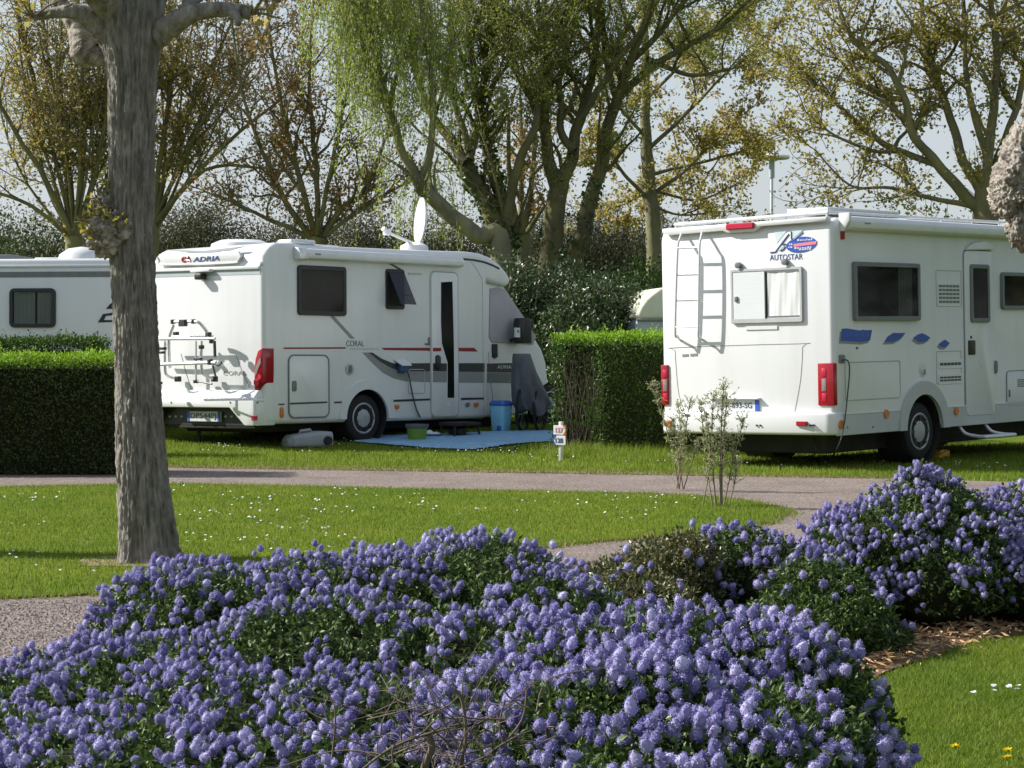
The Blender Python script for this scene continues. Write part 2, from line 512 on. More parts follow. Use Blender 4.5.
def side_window(fr, parent, rect, fw, fmat, pmat, th=.03, r=.04, curtain=None, name='window'):
    x0, x1, z0, z1 = rect
    o = rrect(x0, x1, z0, z1, r); i = rrect(x0 + fw, x1 - fw, z0 + fw, z1 - fw, max(r - fw, .008))
    w = MB().ring(o, i, 'y', -(fr.h + th), -fr.h + .002).build(name, fmat, parent, bevel=.004, seg=1)
    MB().prism(rrect(x0 + fw * .6, x1 - fw * .6, z0 + fw * .6, z1 - fw * .6, r * .5), 'y', -(fr.h + th * .72), -(fr.h + th * .72 - .004)).build('pane', pmat, w)
    if curtain:
        MB().prism(rrect(x0 + fw * .5, x1 - fw * .5, z0 + fw * .5, z1 - fw * .5, r * .4), 'y', -(fr.h + .003), -fr.h + .001).build('interior', M['dark'], w)
        for a, b in curtain:
            n = 26; V = []; Fc = []
            for k in range(n + 1):
                x = x0 + fw + (x1 - x0 - 2 * fw) * (a + (b - a) * k / n)
                y = -(fr.h + .010 + .005 * math.sin(k * 1.9) + .003 * math.sin(k * .7))
                V += [(x, y, z0 + fw), (x, y, z1 - fw)]
                if k: Fc.append((2 * k - 2, 2 * k, 2 * k + 1, 2 * k - 1))
            MB().add(V, Fc).build('curtain', M['curtain'], w)
    return w

def hull_between(secs):
    """loft of equal-length 3-D outlines"""
    n = len(secs[0]); V = [p for s in secs for p in s]; Fc = []
    for a in range(len(secs) - 1):
        for i in range(n):
            j = (i + 1) % n
            Fc.append((a * n + i, a * n + j, (a + 1) * n + j, (a + 1) * n + i))
    Fc.append(tuple(range(n))); Fc.append(tuple(range((len(secs) - 1) * n, len(secs) * n)))
    return V, Fc

def groove_side(fr, parent, pts, m, name, r=.006, closed=True, off=0.0):
    P = [(p[0], -(fr.h + off + .002), p[1]) for p in pts]
    return MB().tube(P, r, 5, closed=closed).build(name, m, parent)

def housing(e, spots, h, r):
    """dark liner inside each wheel arch"""
    for x, s, z in spots:
        a, b = s * (h - .015), s * (h - .42)
        n = 30; V = []; Fc = []
        for k in range(n):
            t = 2 * math.pi * k / n
            V += [(x + r * math.cos(t), a, z + r * math.sin(t)), (x + r * math.cos(t), b, z + r * math.sin(t))]
        for k in range(n):
            j = (k + 1) % n; Fc.append((2 * k, 2 * j, 2 * j + 1, 2 * k + 1))
        Fc.append(tuple(2 * k + 1 for k in range(n)))
        MB().add(V, Fc).build('wheel_housing', M['dark'], e)

# ------------------------------------------------------------------ motorhome with the ladder
FA = Frame([2.64822, 23.66, .00885], .84541, .01268, -.0143, 2.35346)
def build_ladder_motorhome():
    fr = FA; h = fr.h
    e = empty('motorhome', fr.o, fr.R)
    tag(e, 'white motorhome with a grey ladder on its back and blue leaf shapes on its side', 'motorhome', 'motorhomes parked on the pitches')
    Zr, zb = 2.753, .372
    prof = [(0.02, zb + .02), (0.0, .62), (0.0, 2.60), (.03, 2.70), (.16, Zr), (5.35, Zr + .02), (5.95, 2.62), (6.25, 2.25), (6.45, 1.55), (6.78, 1.15), (6.85, .75), (6.80, zb)]
    body = MB().prism(prof, 'y', -h, h).build('body', M['white'], e, bevel=.055, seg=4)
    wx = 1.871
    cut(body, [((wx, s * (h - .1), .36), .405, .42) for s in (-1, 1)] + [((wx + 3.75, s * (h - .1), .36), .405, .42) for s in (-1, 1)])
    # roof lip that overhangs the back wall, and the lower corner mouldings
    lip = [fr.rear(664.5, 229), fr.rear(664.8, 233.5), fr.rear(672, 235.5), fr.rear(725, 231), fr.rear(730, 233), fr.rear(756, 231.5), fr.rear(762, 226.5), fr.rear(812, 222.5), fr.rear(829, 220.5), fr.rear(829, 216.5)]
    MB().prism(lip, 'x', -.055, .05).build('roof_lip', M['white'], e, bevel=.012)
    # skirt with a wheel arch opening
    def arch(cx, r, z0, n=18):
        P = []
        a0 = math.asin((z0 - .36) / r)
        for k in range(n + 1):
            a = math.pi - a0 - (math.pi - 2 * a0) * k / n
            P.append((cx + r * math.cos(a), .36 + r * math.sin(a)))
        return P
    zt = .594
    P = [(0.03, zt), (0.03, zb)] + arch(wx, .425, zb) + arch(wx + 3.75, .425, zb) + [(6.5, zb), (6.5, zt)]
    # split in upper outline so that the arch stays open
    for s in (-1, 1):
        sk = MB()
        for a, b in ((.03, wx - .5), (wx + .5, wx + 3.25), (wx + 4.25, 6.5)):
            sk.prism([(a, zb - .01), (b, zb - .01), (b, zt), (a, zt)], 'y', *sorted((s * (h - .01), s * (h + .012))))
        sk.build('skirt', M['skirt'], e, bevel=.006, seg=1)
        for c in (wx, wx + 3.75):
            o = arch(c, .56, zb - .01, 24); i = arch(c, .405, zb - .01, 24)
            fl = MB()
            y0, y1 = sorted((s * (h - .01), s * (h + .03)))
            for k in range(24):
                fl.prism([o[k], o[k + 1], i[k + 1], i[k]], 'y', y0, y1)
            fl.build('wheel_arch', M['skirt'], e, angle=40)
    for a, b in ((.05, wx - .53), (wx + .53, wx + 3.22), (wx + 4.28, 6.5)):
        MB().box((a, -h - .018, zt - .006), (b, -h, zt + .012)).build('belt_moulding', M['white2'], e, bevel=.004, seg=1)
    housing(e, [(wx, -1, .36), (wx, 1, .36), (wx + 3.75, -1, .36), (wx + 3.75, 1, .36)], h, .402)
    for s in (-1, 1):
        wheel(e, (wx, s * (h - .16), .335), .335, .21, s)
        wheel(e, (wx + 3.75, s * (h - .16), .335), .335, .21, s)
    MB().box((.25, -h + .28, .15), (6.3, h - .28, .42)).build('chassis', M['dark'], e, bevel=.03)
    # rear bumper
    pl = [(.16, -h - .02), (.02, -h - .018), (-.05, -h + .06), (-.10, -h + .4), (-.12, 0), (-.10, h - .4), (-.05, h - .06), (.02, h + .018), (.16, h + .02)]
    bm_ = MB().prism(pl, 'z', zb, .625).build('rear_bumper', M['white'], e, bevel=.035, seg=3)
    def rbox(px0, py0, px1, py1, a, b, m, name, par, bev=.004):
        p = fr.rear(px0, py0); q = fr.rear(px1, py1)
        return MB().box((a, min(p[0], q[0]), min(p[1], q[1])), (b, max(p[0], q[0]), max(p[1], q[1]))).build(name, m, par, bevel=bev, seg=1)
    rbox(802, 421, 812, 425.5, -.122, -.06, M['red'], 'reflector', e)
    rbox(669, 420.5, 676, 426, -.11, -.05, M['orange'], 'reflector', e)
    for px in (763, 766.5, 815, 818):
        p = fr.rear(px, 425)
        MB().lathe([(.011, -.128 if px < 800 else -.112), (.011, -.05)], (0, p[0], p[1]), 'x', 10).build('sensor', M['black'], bm_)
    x0, x1, z0, z1 = side_rect(fr, 831.5, 419.5, 836, 425)
    MB().lathe([(.05, -h - .034), (.05, -h)], (.09, 0, .485), 'y', 16).build('marker_light', M['orange'], e)
    # tail lights
    for s, (a, b) in ((1, (h - .10, h + .006)), (-1, (-h - .008, -h + .20))):
        tl = MB().box((-.022, a, .695), (.055, b, 1.16)).build('tail_light', M['red'], e, bevel=.012)
        c = (a + b) / 2 + (.02 if s < 0 else -.01)
        MB().box((-.028, c - .03, .85), (-.01, c + .03, .99)).build('clear_lens', M['clear'], tl, bevel=.006)
        for za_, zb_ in ((1.01, 1.10), (.74, .83)): MB().box((-.028, c - .03, za_), (-.01, c + .03, zb_)).build('red_lens', M['redpink'], tl, bevel=.006)
    rbox(729.5, 224.2, 757.5, 228.6, -.085, -.03, M['redpink'], 'brake_light', e, .012)
    # ladder
    so = .135
    lad = MB()
    rails = (((682.5, 231), (679.5, 240), (677.6, 251), (675.2, 329), (677.5, 336), (680, 340)), ((703, 229), (700.8, 239), (699.5, 251), (698.5, 329), (699.3, 336), (702, 339.5)))
    offs = (.02, .10, so, so, .09, .0)
    ends = []
    for rl in rails:
        P = []
        for (px, py), o in zip(rl, offs):
            q = fr.rear(px, py, o); P.append((-o, q[0], q[1]))
        # denser, rounded
        lad.tube(smooth_path(P, 4), .014, 8); ends.append(P)
    for py in (248, 275, 300.6, 327):
        a = fr.rear(677.6 - (py - 251) * .031, py, so); b = fr.rear(699.5 - (py - 251) * .012, py - .6, so)
        lad.tube([(-so, a[0], a[1]), (-so, b[0], b[1])], .011, 6)
    lad.build('ladder', M['alu'], e, angle=60)
    # rear window
    p = [fr.rear(*q) for q in ((731.5, 270.8), (803, 265), (803, 322.3), (731.5, 323.5))]
    y0, y1 = p[1][0], p[0][0]; z0, z1 = (p[2][1] + p[3][1]) / 2, (p[0][1] + p[1][1]) / 2
    o = rrect(y0, y1, z0, z1, .025); i = rrect(y0 + .035, y1 - .035, z0 + .055, z1 - .035, .012)
    w = MB().ring(o, i, 'x', -.032, .0).build('rear_window', M['alu_dull'], e, bevel=.005, seg=1)
    MB().box((-.028, y0 + .02, z0 + .035), (-.006, y1 - .02, z0 + .075)).box((-.028, y0 + .025, z1 - .055), (-.006, y1 - .025, z1 - .03)).build('gasket', M['frame_grey'], w)
    ym = fr.rear(767, 295)[0]
    MB().box((-.03, ym, z0 + .05), (-.004, y1 - .04, z1 - .04)).build('pane', M['blind'], w)
    n = 40; V = []; Fc = []
    for k in range(n + 1):
        y = y0 + .04 + (ym - y0 - .06) * k / n
        for j in range(9):
            z = z0 + .05 + (z1 - z0 - .09) * j / 8
            V.append((-.022 + .003 * math.sin(k * .35 + j * .5) + .0012 * math.sin(k * .9 + j * .2), y, z))
        if k:
            for j in range(8):
                a = (k - 1) * 9 + j; Fc.append((a, a + 9, a + 10, a + 1))
    MB().add(V, Fc).build('curtain', M['curtain'], w)
    MB().box((-.036, ym - .009, z0 + .05), (-.004, ym + .009, z1 - .04)).build('divider', M['black'], w)
    MB().box((-.048, fr.rear(738, 297)[0] - .02, (z0 + z1) / 2 - .06), (-.028, fr.rear(738, 297)[0] + .02, (z0 + z1) / 2)).build('latch', M['frame_grey'], w, bevel=.006)
    for px, py in ((740, 265.5), (786.5, 262)):
        q = fr.rear(px, py)
        MB().lathe([(.012, -.06), (.036, -.055), (.036, -.01), (.02, .002)], (0, q[0], q[1]), 'x', 14).build('spot_light', M['frame_grey'], e)
    rbox(746, 326.5, 778, 329.5, -.012, .002, M['white2'], 'window_stay', e)
    # hatch outline in the back wall
    hp = [fr.rear(*q) for q in ((684, 411), (679, 395), (676.5, 372), (675.3, 351), (678, 347.6), (800, 343.7), (802.5, 347), (800.5, 380), (794.5, 413))]
    MB().tube([(.001, a, b) for a, b in smooth_path(hp, 3)], .005, 5).build('hatch_seam', M['panel_line'], e)
    # number plate
    q0, q1 = fr.rear(713, 411), fr.rear(759.5, 399.5)
    pl = MB().box((-.016, q1[0], q0[1]), (-.002, q0[0], q1[1])).build('number_plate', M['plate'], e, bevel=.004, seg=1)
    MB().box((-.019, q1[0], q0[1]), (-.004, q1[0] + .05, q1[1])).build('plate_band', M['plate_blue'], pl)
    wd = q0[0] - q1[0]
    text('K-893-SG', (-.017, q1[0] + wd * .70, q0[1] + .035), (0, -1, 0), (0, 0, 1), (-1, 0, 0), wd * .56, (q1[1] - q0[1]) - .07, M['black'], 'lettering', pl)
    rbox(712, 397.6, 761, 399.3, -.06, 0, M['white2'], 'plate_lip', e)
    for k, wdt in enumerate((.05, .03, .05, .045)):
        q = fr.rear(682.5 + k * 4, 356.8 - k * .25)
        MB().box((-.004, q[0] - wdt, q[1]), (.001, q[0], q[1] + .03)).build('small_badge', M['stripe_grey'], e)
    # maker's mark and round sticker
    lg = MB()
    for poly in (((774.5, 232.3), (786.5, 231.2), (777.2, 243)), ((791.5, 231), (803, 230.2), (792, 239.5)), ((779.5, 244.5), (786, 244), (780, 250.5), (777, 251.2))):
        lg.prism([fr.rear(*q) for q in poly], 'x', -.003, .002)
    lo = lg.build('logo_mark', M['pale_decal'], e)
    ls = MB()
    for pth in (((770.5, 252.6), (775.5, 252), (789, 234)), ((791.5, 231.5), (791.7, 239.5)), ((803, 232), (794, 240)), ((782, 244.6), (786, 244.2)), ((780.5, 251), (783.5, 249.5), (785.5, 246.5))):
        ls.tube([(-.004, *fr.rear(*q)) for q in pth], .007, 5)
    ls.build('logo_lines', M['navy'], lo)
    p0 = fr.rear(770, 260.4); p1 = fr.rear(802.8, 258.2); p2 = fr.rear(770, 256)
    text('AUTOSTAR', (-.001, p0[0], p0[1]), (0, -1, -.012), (0, 0, 1), (-1, 0, 0), p0[0] - p1[0], .062, M['navy'], 'lettering', lo)
    oc = fr.rear(801.5, 244.6); el = []
    for k in range(28):
        a = 2 * math.pi * k / 28
        u, v = .20 * math.cos(a), .085 * math.sin(a)
        el.append((oc[0] - u, oc[1] + v + u * .06))
    st = MB().prism(el, 'x', -.006, .002).build('round_sticker', M['blue_decal'], e)
    MB().prism([(oc[0] + .10, oc[1] + .012), (oc[0] - .20, oc[1] + .03), (oc[0] - .195, oc[1] - .004), (oc[0] + .10, oc[1] - .022)], 'x', -.008, .002).build('red_band', M['pink_decal'], st)
    wl = MB(); g = np.random.default_rng(5)
    for zz, a, b in ((.042, .05, -.15), (-.045, .09, -.12), (-.062, .03, -.10), (.0, .16, .11), (-.03, .17, .12)):
        y = a
        while y > b:
            wv = g.uniform(.012, .03)
            wl.box((-.008, oc[0] + y - wv, oc[1] + zz), (.001, oc[0] + y, oc[1] + zz + g.uniform(.012, .022)))
            y -= wv + .01
    wl.build('small_print', M['plate'], st, smooth=False)
    # ---------------- side wall
    z0 = fr.side(849.5, 230, .1)[1]; xs = fr.side(849.5, 230, .1)[0]
    cs = [(-h, z0 + .02), (-h - .06, z0), (-h - .115, z0 + .03), (-h - .12, z0 + .10), (-h - .08, z0 + .15), (-h, z0 + .165)]
    aw = MB().prism(cs, 'x', xs, 4.6).build('awning', M['white2'], e, bevel=.006, seg=1)
    MB().prism([(-h + .01, z0 + .19), (-h - .13, z0 + .19), (-h - .128, z0 + .10), (-h - .05, z0 - .012), (-h + .01, z0 - .005)], 'x', xs - .045, xs - .002).build('end_cap', M['white'], aw, bevel=.008)
    MB().box((xs + .28, -h - .1235, z0 + .075), (xs + .40, -h - .11, z0 + .09)).build('maker_plate', M['stripe_grey'], aw)
    x0, x1, zz0, zz1 = side_rect(fr, 840.3, 228.5, 843.8, 239.5)
    MB().box((x0, -h - .02, zz0), (x1, -h + .03, zz1)).build('marker_light', M['red'], e, bevel=.01)
    side_window(fr, e, side_rect(fr, 852, 262.8, 917.5, 320.8), .05, M['frame_grey'], M['glass'], .045, .03, [(.70, .94)])
    side_window(fr, e, side_rect(fr, 1000, 272.8, 1042, 309.5), .045, M['frame_grey'], M['glass'], .04, .05, [(.62, .72)])
    # ventilation grilles
    for (x0, y0, x1, y1), n in (((938, 284.2, 959, 303.8), 5), ((939.2, 361.8, 960.6, 366), 1), ((939.2, 375.8, 960.8, 381.5), 2)):
        a, b, c, d = side_rect(fr, x0, y0, x1, y1)
        gr = MB().prism(rrect(a - .02, b + .02, c - .03, d + .03, .02), 'y', -(h + .008), -h + .002).build('vent_grille', M['white'], e, bevel=.003, seg=1)
        sl = MB()
        for k in range(n):
            z = c + (d - c) * (k + .5) / n; t = (d - c) / n * .32
            for q in range(6):
                u0 = a + (b - a) * q / 6 + .006; sl.box((u0, -(h + .011), z - t), (u0 + (b - a) / 6 - .014, -(h + .004), z + t))
        sl.build('vent_slots', M['stripe_dark'] if n != 5 else M['frame_grey'], gr, smooth=False)
    for r_ in ((936, 270.5, 961, 306), (936.5, 351, 961, 383.5)):
        groove_side(fr, e, rrect(*side_rect(fr, *r_), .02), M['outline'], 'panel_seam', .005)
    # entrance door
    dr = side_rect(fr, 964.2, 250.9, 992.6, 415.3)
    d = MB().prism(rrect(dr[0], dr[1], dr[2], dr[3], .07), 'y', -(h + .022), -h + .002).build('door', M['white'], e, bevel=.012, seg=2)
    groove_side(fr, d, rrect(dr[0] - .006, dr[1] + .006, dr[2] - .006, dr[3] + .006, .075), M['panel_line'], 'door_seam', .009)
    wr = side_rect(fr, 968.2, 264.5, 987, 322.5)
    o = rrect(wr[0], wr[1], wr[2], wr[3], .04); i = rrect(wr[0] + .05, wr[1] - .05, wr[2] + .05, wr[3] - .05, .02)
    MB().ring(o, i, 'y', -(h + .045), -(h + .015)).build('window_frame', M['frame_grey'], d, bevel=.006)
    MB().prism(rrect(wr[0] + .03, wr[1] - .03, wr[2] + .03, wr[3] - .03, .02), 'y', -(h + .034), -(h + .018)).build('pane', M['glassdark'], d)
    hr = side_rect(fr, 966.4, 340.3, 973, 354.8)
    MB().box((hr[0], -h - .04, hr[2]), (hr[1], -h - .015, hr[3])).build('handle', M['black'], d, bevel=.012)
    q = fr.side(969.2, 337.3); MB().lathe([(.018, -h - .03), (.018, -h - .01)], (q[0], 0, q[1]), 'y', 12).build('lock', M['black'], d)
    q = fr.side(980.6, 362); MB().lathe([(.06, -h - .027), (.06, -h - .02)], (q[0], 0, q[1]), 'y', 14).build('emblem', M['blind'], d)
    lamp = [fr.side(963, 250), fr.side(966, 246), fr.side(972, 242.5), fr.side(983, 241.3), fr.side(988, 244), fr.side(991.5, 249.8)]
    MB().prism(lamp, 'y', -(h + .05), -h).build('door_lamp', M['white2'], e, bevel=.015)
    q = fr.side(994.3, 367); MB().prism(rrect(q[0] - .045, q[0] + .045, q[1] - .08, q[1] + .08, .04), 'y', -h - .03, -h).build('lock_cover', M['frame_grey'], e, bevel=.01)
    q = fr.side(922.8, 369.6); fc = MB().lathe([(.085, -h - .006), (.085, -h)], (q[0], 0, q[1]), 'y', 20).lathe([(.055, -h - .024), (.06, -h)], (q[0], 0, q[1]), 'y', 18).build('filler_cap', M['white2'], e)
    MB().box((q[0] - .02, -h - .03, q[1] - .05), (q[0] + .01, -h - .02, q[1] + .0)).build('lock', M['frame_grey'], fc)
    # storage hatch, lower flap
    groove_side(fr, e, rrect(*side_rect(fr, 845, 361.5, 900, 399), .03), M['outline'], 'flap_seam', .006)
    hr = side_rect(fr, 1006.5, 370.7, 1047, 404.5)
    hh = MB().prism(rrect(*hr, .06), 'y', -(h + .018), -h + .002).build('storage_door', M['white'], e, bevel=.008)
    groove_side(fr, hh, rrect(hr[0] - .006, hr[1] + .006, hr[2] - .006, hr[3] + .006, .065), M['panel_line'], 'door_seam', .008)
    a, b, c, d_ = side_rect(fr, 1016, 378, 1032, 386.3)
    sl = MB()
    for k in range(4): sl.box((a, -h - .023, c + (d_ - c) * k / 4), (b, -h - .015, c + (d_ - c) * (k + .45) / 4))
    sl.build('vent_slots', M['stripe_dark'], hh)
    q = fr.side(1007.3, 393); MB().box((q[0], -h - .03, q[1] - .05), (q[0] + .03, -h - .012, q[1] + .04)).build('latch', M['frame_grey'], hh, bevel=.006)
    # blue leaf shapes and the grey offset copy beside each
    shapes = [((841.5, 329), (846, 328.3), (858, 330.3), (871.7, 330), (869.8, 340.5), (862, 342), (850, 341.3), (840.5, 341)),
              ((884, 342), (887.5, 336.5), (893, 332.8), (898, 333), (905.3, 332.8), (901, 338), (894, 341.7)),
              ((912.8, 338), (917.5, 334.5), (922, 333.2), (926.5, 335.2), (930.3, 338), (925, 341.5), (919, 342.2)),
              ((938, 344.3), (942.5, 341), (945, 339.6), (949.6, 343.2), (945.5, 347), (941, 347))]
    for sh in shapes:
        P = px_side(fr, sh)
        dc = plate_side(fr, P, M['blue_decal'], 'blue_decal', e, .005)
        plate_side(fr, [(x - .035, z - .028) for x, z in P], M['stripe_grey'], 'decal_offset', dc, .003)
    q = fr.side(845, 334)
    g2 = MB(); g = np.random.default_rng(3); x = fr.side(846.5, 335)[0]; xe = fr.side(867, 335)[0]; zt_ = fr.side(850, 337)[1]
    while x < xe:
        wv = g.uniform(.02, .045); g2.box((x, -h - .007, zt_), (x + wv, -h - .003, zt_ + g.uniform(.05, .08))); x += wv + .014
    g2.build('decal_print', mat('faded_print', [(.06, .14, .48), (.05, .12, .44)], .5), e, smooth=False)
    for px, py in ((885, 414), (955, 411)):
        q = fr.side(px, py); MB().lathe([(.048, -h - .03), (.05, -h)], (q[0], 0, q[1]), 'y', 16).build('marker_light', M['orange'], e)
    for px, py in ((856.6, 348), (846.5, 427.5), (872, 427)):
        q = fr.side(px, py); MB().lathe([(.014, -h - .016), (.014, -h)], (q[0], 0, q[1]), 'y', 10).build('stud', M['frame_grey'], e)
    # hookup socket
    hr = side_rect(fr, 838.5, 354.8, 844.5, 363.2)
    MB().prism(rrect(*hr, .015), 'y', -h - .012, -h).build('socket', M['frame_grey'], e, bevel=.004)
    # step under the door
    a = fr.side(963, 430)[0]; b = fr.side(992, 432)[0]
    stp = MB()
    stp.tube(smooth_path([(a, -h + .05, .36), (a + .02, -h - .02, .27), (a + .05, -h - .18, .235), (a + .10, -h - .30, .23), (b + .02, -h - .30, .23), (b, -h - .16, .235), (b - .05, -h - .02, .27), (b - .08, -h + .05, .36)], 3), .022, 8)
    stp.box((a + .06, -h - .30, .225), (b - .02, -h - .12, .245))
    stp.build('step', M['alu'], e, angle=50)
    # windscreen and cab windows at the far end
    MB().prism([(6.285, 2.16), (6.44, 1.60), (6.462, 1.606), (6.307, 2.166)], 'y', -h + .12, h - .12).build('windscreen', M['glassdark'], e)
    for s in (-1, 1):
        a, b = sorted((s * (h - .002), s * (h + .012)))
        MB().prism([(5.35, 1.50), (6.30, 1.50), (6.12, 2.18), (5.35, 2.18)], 'y', a, b).build('cab_window', M['glassdark'], e, bevel=.004, seg=1)
        MB().box((6.79, s * .85 - .16, .80), (6.87, s * .85 + .16, .98)).build('headlight', M['blind'], e, bevel=.02)
    # roof furniture
    rl = MB()
    rl.tube(smooth_path([(.14, h - .12, Zr + .035), (.14, -h + .13, Zr + .06)], 2), .022, 8)
    rl.tube([(.14, -h + .13, Zr + .06), (4.6, -h + .16, Zr + .075)], .018, 8)
    rl.tube([(.14, h - .12, Zr + .035), (4.6, h - .14, Zr + .06)], .018, 8)
    for x in (.14, 1.3, 2.6, 4.0):
        for y in (-h + .15, h - .13): rl.tube([(x, y, Zr - .01), (x, y, Zr + .06)], .014, 6)
    rl.build('roof_rail', M['white2'], e, angle=50)
    MB().box((.25, -h + .20, Zr + .05), (1.75, -h + .75, Zr + .13)).build('roof_box', M['alu'], e, bevel=.015)
    MB().box((2.0, -h + .25, Zr - .005), (3.5, -h + 1.0, Zr + .09)).build('solar_panel', M['greypanel'], e, bevel=.012)
    MB().box((2.2, -.3, Zr - .005), (2.8, .4, Zr + .12)).build('roof_vent', M['white2'], e, bevel=.04)
    return e

def smooth_path(P, n=4):
    """Catmull-Rom through the points"""
    P = [np.asarray(p, float) for p in P]
    out = []
    for i in range(len(P) - 1):
        p0 = P[max(i - 1, 0)]; p1 = P[i]; p2 = P[i + 1]; p3 = P[min(i + 2, len(P) - 1)]
        for k in range(n):
            t = k / n
            out.append(.5 * ((2 * p1) + (-p0 + p2) * t + (2 * p0 - 5 * p1 + 4 * p2 - p3) * t * t + (-p0 + 3 * p1 - 3 * p2 + p3) * t ** 3))
    out.append(P[-1])
    return [tuple(p) for p in out]

build_ladder_motorhome()

# ------------------------------------------------------------------ motorhome with the bike rack
FB = Frame([-4.08303, 28.05267, .05036], .84242, -.00728, -.01328, 2.30708)
def build_rack_motorhome():
    fr = FB; h = fr.h
    e = empty('motorhome', fr.o, fr.R)
    tag(e, 'white motorhome with an empty bike rack on its back and dark swoosh stripes', 'motorhome', 'motorhomes parked on the pitches')
    zb = fr.side(283, 424)[1]
    xc = fr.side(488, 350)[0]
    top = [fr.side(*q, -.06) for q in ((300, 244.8), (400, 249.5), (464, 251.6), (478, 253.0), (488, 257), (498, 264.5), (505, 273), (509, 281))]
    nose = fr.side(505, 287.5, -.06); nb = fr.side(489, 279)
    prof = [(.02, zb), (0, zb + .25), (0, 2.28), (.02, 2.48), (.10, 2.60), (.24, 2.665), (.5, 2.675)] + top + [nose, (xc, nb[1] - .02), (xc, zb)]
    body = MB().prism(prof, 'y', -h, h).build('body', M['white'], e, bevel=.07, seg=4)
    wx, wz = 1.865, .36
    cut(body, [((wx, s * (h - .1), wz), .40, .42) for s in (-1, 1)])
    # driver's cab, narrower than the living part, raked windscreen
    hc = h - .10
    wt = fr.side(506, 286, -.1); c1 = fr.side(531, 330, -.1); c2 = fr.side(542.5, 349, -.1); c3 = fr.side(547, 362, -.1)
    cab = [(xc - .3, zb), (xc - .3, nb[1] + .0), (wt[0] - .05, wt[1] + .02), c1, c2, c3, (c3[0] + .05, .75), (c3[0] + .03, zb + .05)]
    cb = MB().prism(cab, 'y', -hc, hc).build('cab', M['white'], e, bevel=.06, seg=3)
    cut(cb, [((wx + 4.0, s * (hc - .1), wz + .05), .40, .42) for s in (-1, 1)])
    housing(e, [(wx, -1, wz), (wx, 1, wz)], h, .397)
    housing(e, [(wx + 4.0, -1, wz + .05), (wx + 4.0, 1, wz + .05)], hc, .397)
    cv = px_side(fr, [(489.5, 288.5), (497, 287.5), (504.5, 289.2), (513.5, 303), (526, 321.5), (535.5, 337.5), (532, 344.5), (491.5, 342.5), (488.5, 337)], -.1)
    MB().prism(cv, 'y', -hc - .02, -hc + .02).build('screen_cover', M['blindcloth'], cb, bevel=.008)
    # the cover goes over the windscreen too
    n1 = np.array([c1[1] - wt[1], -(c1[0] - wt[0])]); n1 = -n1 / np.linalg.norm(n1)
    if n1[0] < 0: n1 = -n1
    ws = [(wt[0] - .02, wt[1]), c1, (c1[0] + n1[0] * .02, c1[1] + n1[1] * .02), (wt[0] + n1[0] * .02, wt[1] + n1[1] * .02)]
    MB().prism(ws, 'y', -hc + .08, hc - .08).build('windscreen_cover', M['blindcloth'], cb)
    hd = px_side(fr, [(491.3, 344), (496, 344), (496.3, 357), (494, 358.5), (491.6, 357)], -.1)
    MB().prism(hd, 'y', -hc - .04, -hc).build('handle', M['black'], cb, bevel=.012)
    cd = px_side(fr, [(488.5, 352), (489.8, 378), (492.5, 396), (493.5, 415)], -.1)
    MB().tube([(a, -hc - .001, b) for a, b in cd], .006, 5).build('door_seam', M['panel_line'], cb)
    mr = fr.side(521.5, 331, .10)
    V, Fc = hull_between([[(mr[0] + sx * w_, -(hc + o_), mr[1] + z_) for sx, z_ in ((-1, -.18), (-1.05, .10), (-.7, .19), (.7, .19), (1.05, .10), (1, -.18))] for w_, o_ in ((.07, .10), (.13, .16), (.13, .26), (.09, .32))])
    mi = MB().add(V, Fc).tube([(mr[0] - .05, -hc + .02, mr[1] - .15), (mr[0], -hc - .15, mr[1] - .1)], .03, 6).build('mirror', M['black'], e, bevel=.035, seg=3)
    q = fr.side(517.3, 332.5, .22)
    MB().box((q[0] - .05, -hc - .335, q[1] - .07), (q[0] + .045, -hc - .30, q[1] + .07)).build('mirror_label', M['plate'], mi)
    MB().lathe([(.024, -hc - .338), (.024, -hc - .332)], (q[0], 0, q[1] + .02), 'y', 10).build('mirror_print', M['frame_grey'], mi)
    for s in (-1, 1):
        wheel(e, (wx, s * (h - .17), .335), .33, .21, s, 9)
        wheel(e, (wx + 4.0, s * (hc - .13), .46), .33, .21, s, 9)
    MB().box((.3, -h + .35, .17), (xc + .8, h - .35, .36)).build('chassis', M['dark'], e, bevel=.03)
    # lower edge trim beside the wheel, arch flare
    ac = (wx, wz)
    o = []; i = []
    for k in range(25):
        a = math.pi * k / 24
        o.append((ac[0] + .53 * math.cos(a), ac[1] - .03 + .53 * math.sin(a))); i.append((ac[0] + .40 * math.cos(a), ac[1] - .03 + .40 * math.sin(a)))
    fl = MB()
    for k in range(24): fl.prism([o[k], o[k + 1], i[k + 1], i[k]], 'y', -h - .025, -h + .01)
    fl.build('wheel_arch', M['white'], e, angle=40)
    # side windows
    side_window(fr, e, side_rect(fr, 297, 266, 345.3, 315.6), .06, M['black'], M['glassdark'], .03, .05)
    r2 = side_rect(fr, 385.3, 269.2, 403.6, 309.3)
    w2 = MB().ring(rrect(*r2, .04), rrect(r2[0] + .045, r2[1] - .045, r2[2] + .045, r2[3] - .045, .02), 'y', -h - .025, -h + .002).build('window', M['black'], e, bevel=.004, seg=1)
    MB().prism(rrect(r2[0] + .03, r2[1] - .03, r2[2] + .03, r2[3] - .03, .02), 'y', -h - .006, -h + .001).build('interior', M['dark'], w2)
    zt, zl = r2[3] - .04, r2[2] + .06; dz = zt - zl
    dy = .24
    V = []
    for t in (0, .012):
        V += [(r2[0] + .03, -h - .03 - t, zt), (r2[1] - .03, -h - .03 - t, zt), (r2[1] - .03, -h - .03 - dy - t, zt - dz), (r2[0] + .03, -h - .03 - dy - t, zt - dz)]
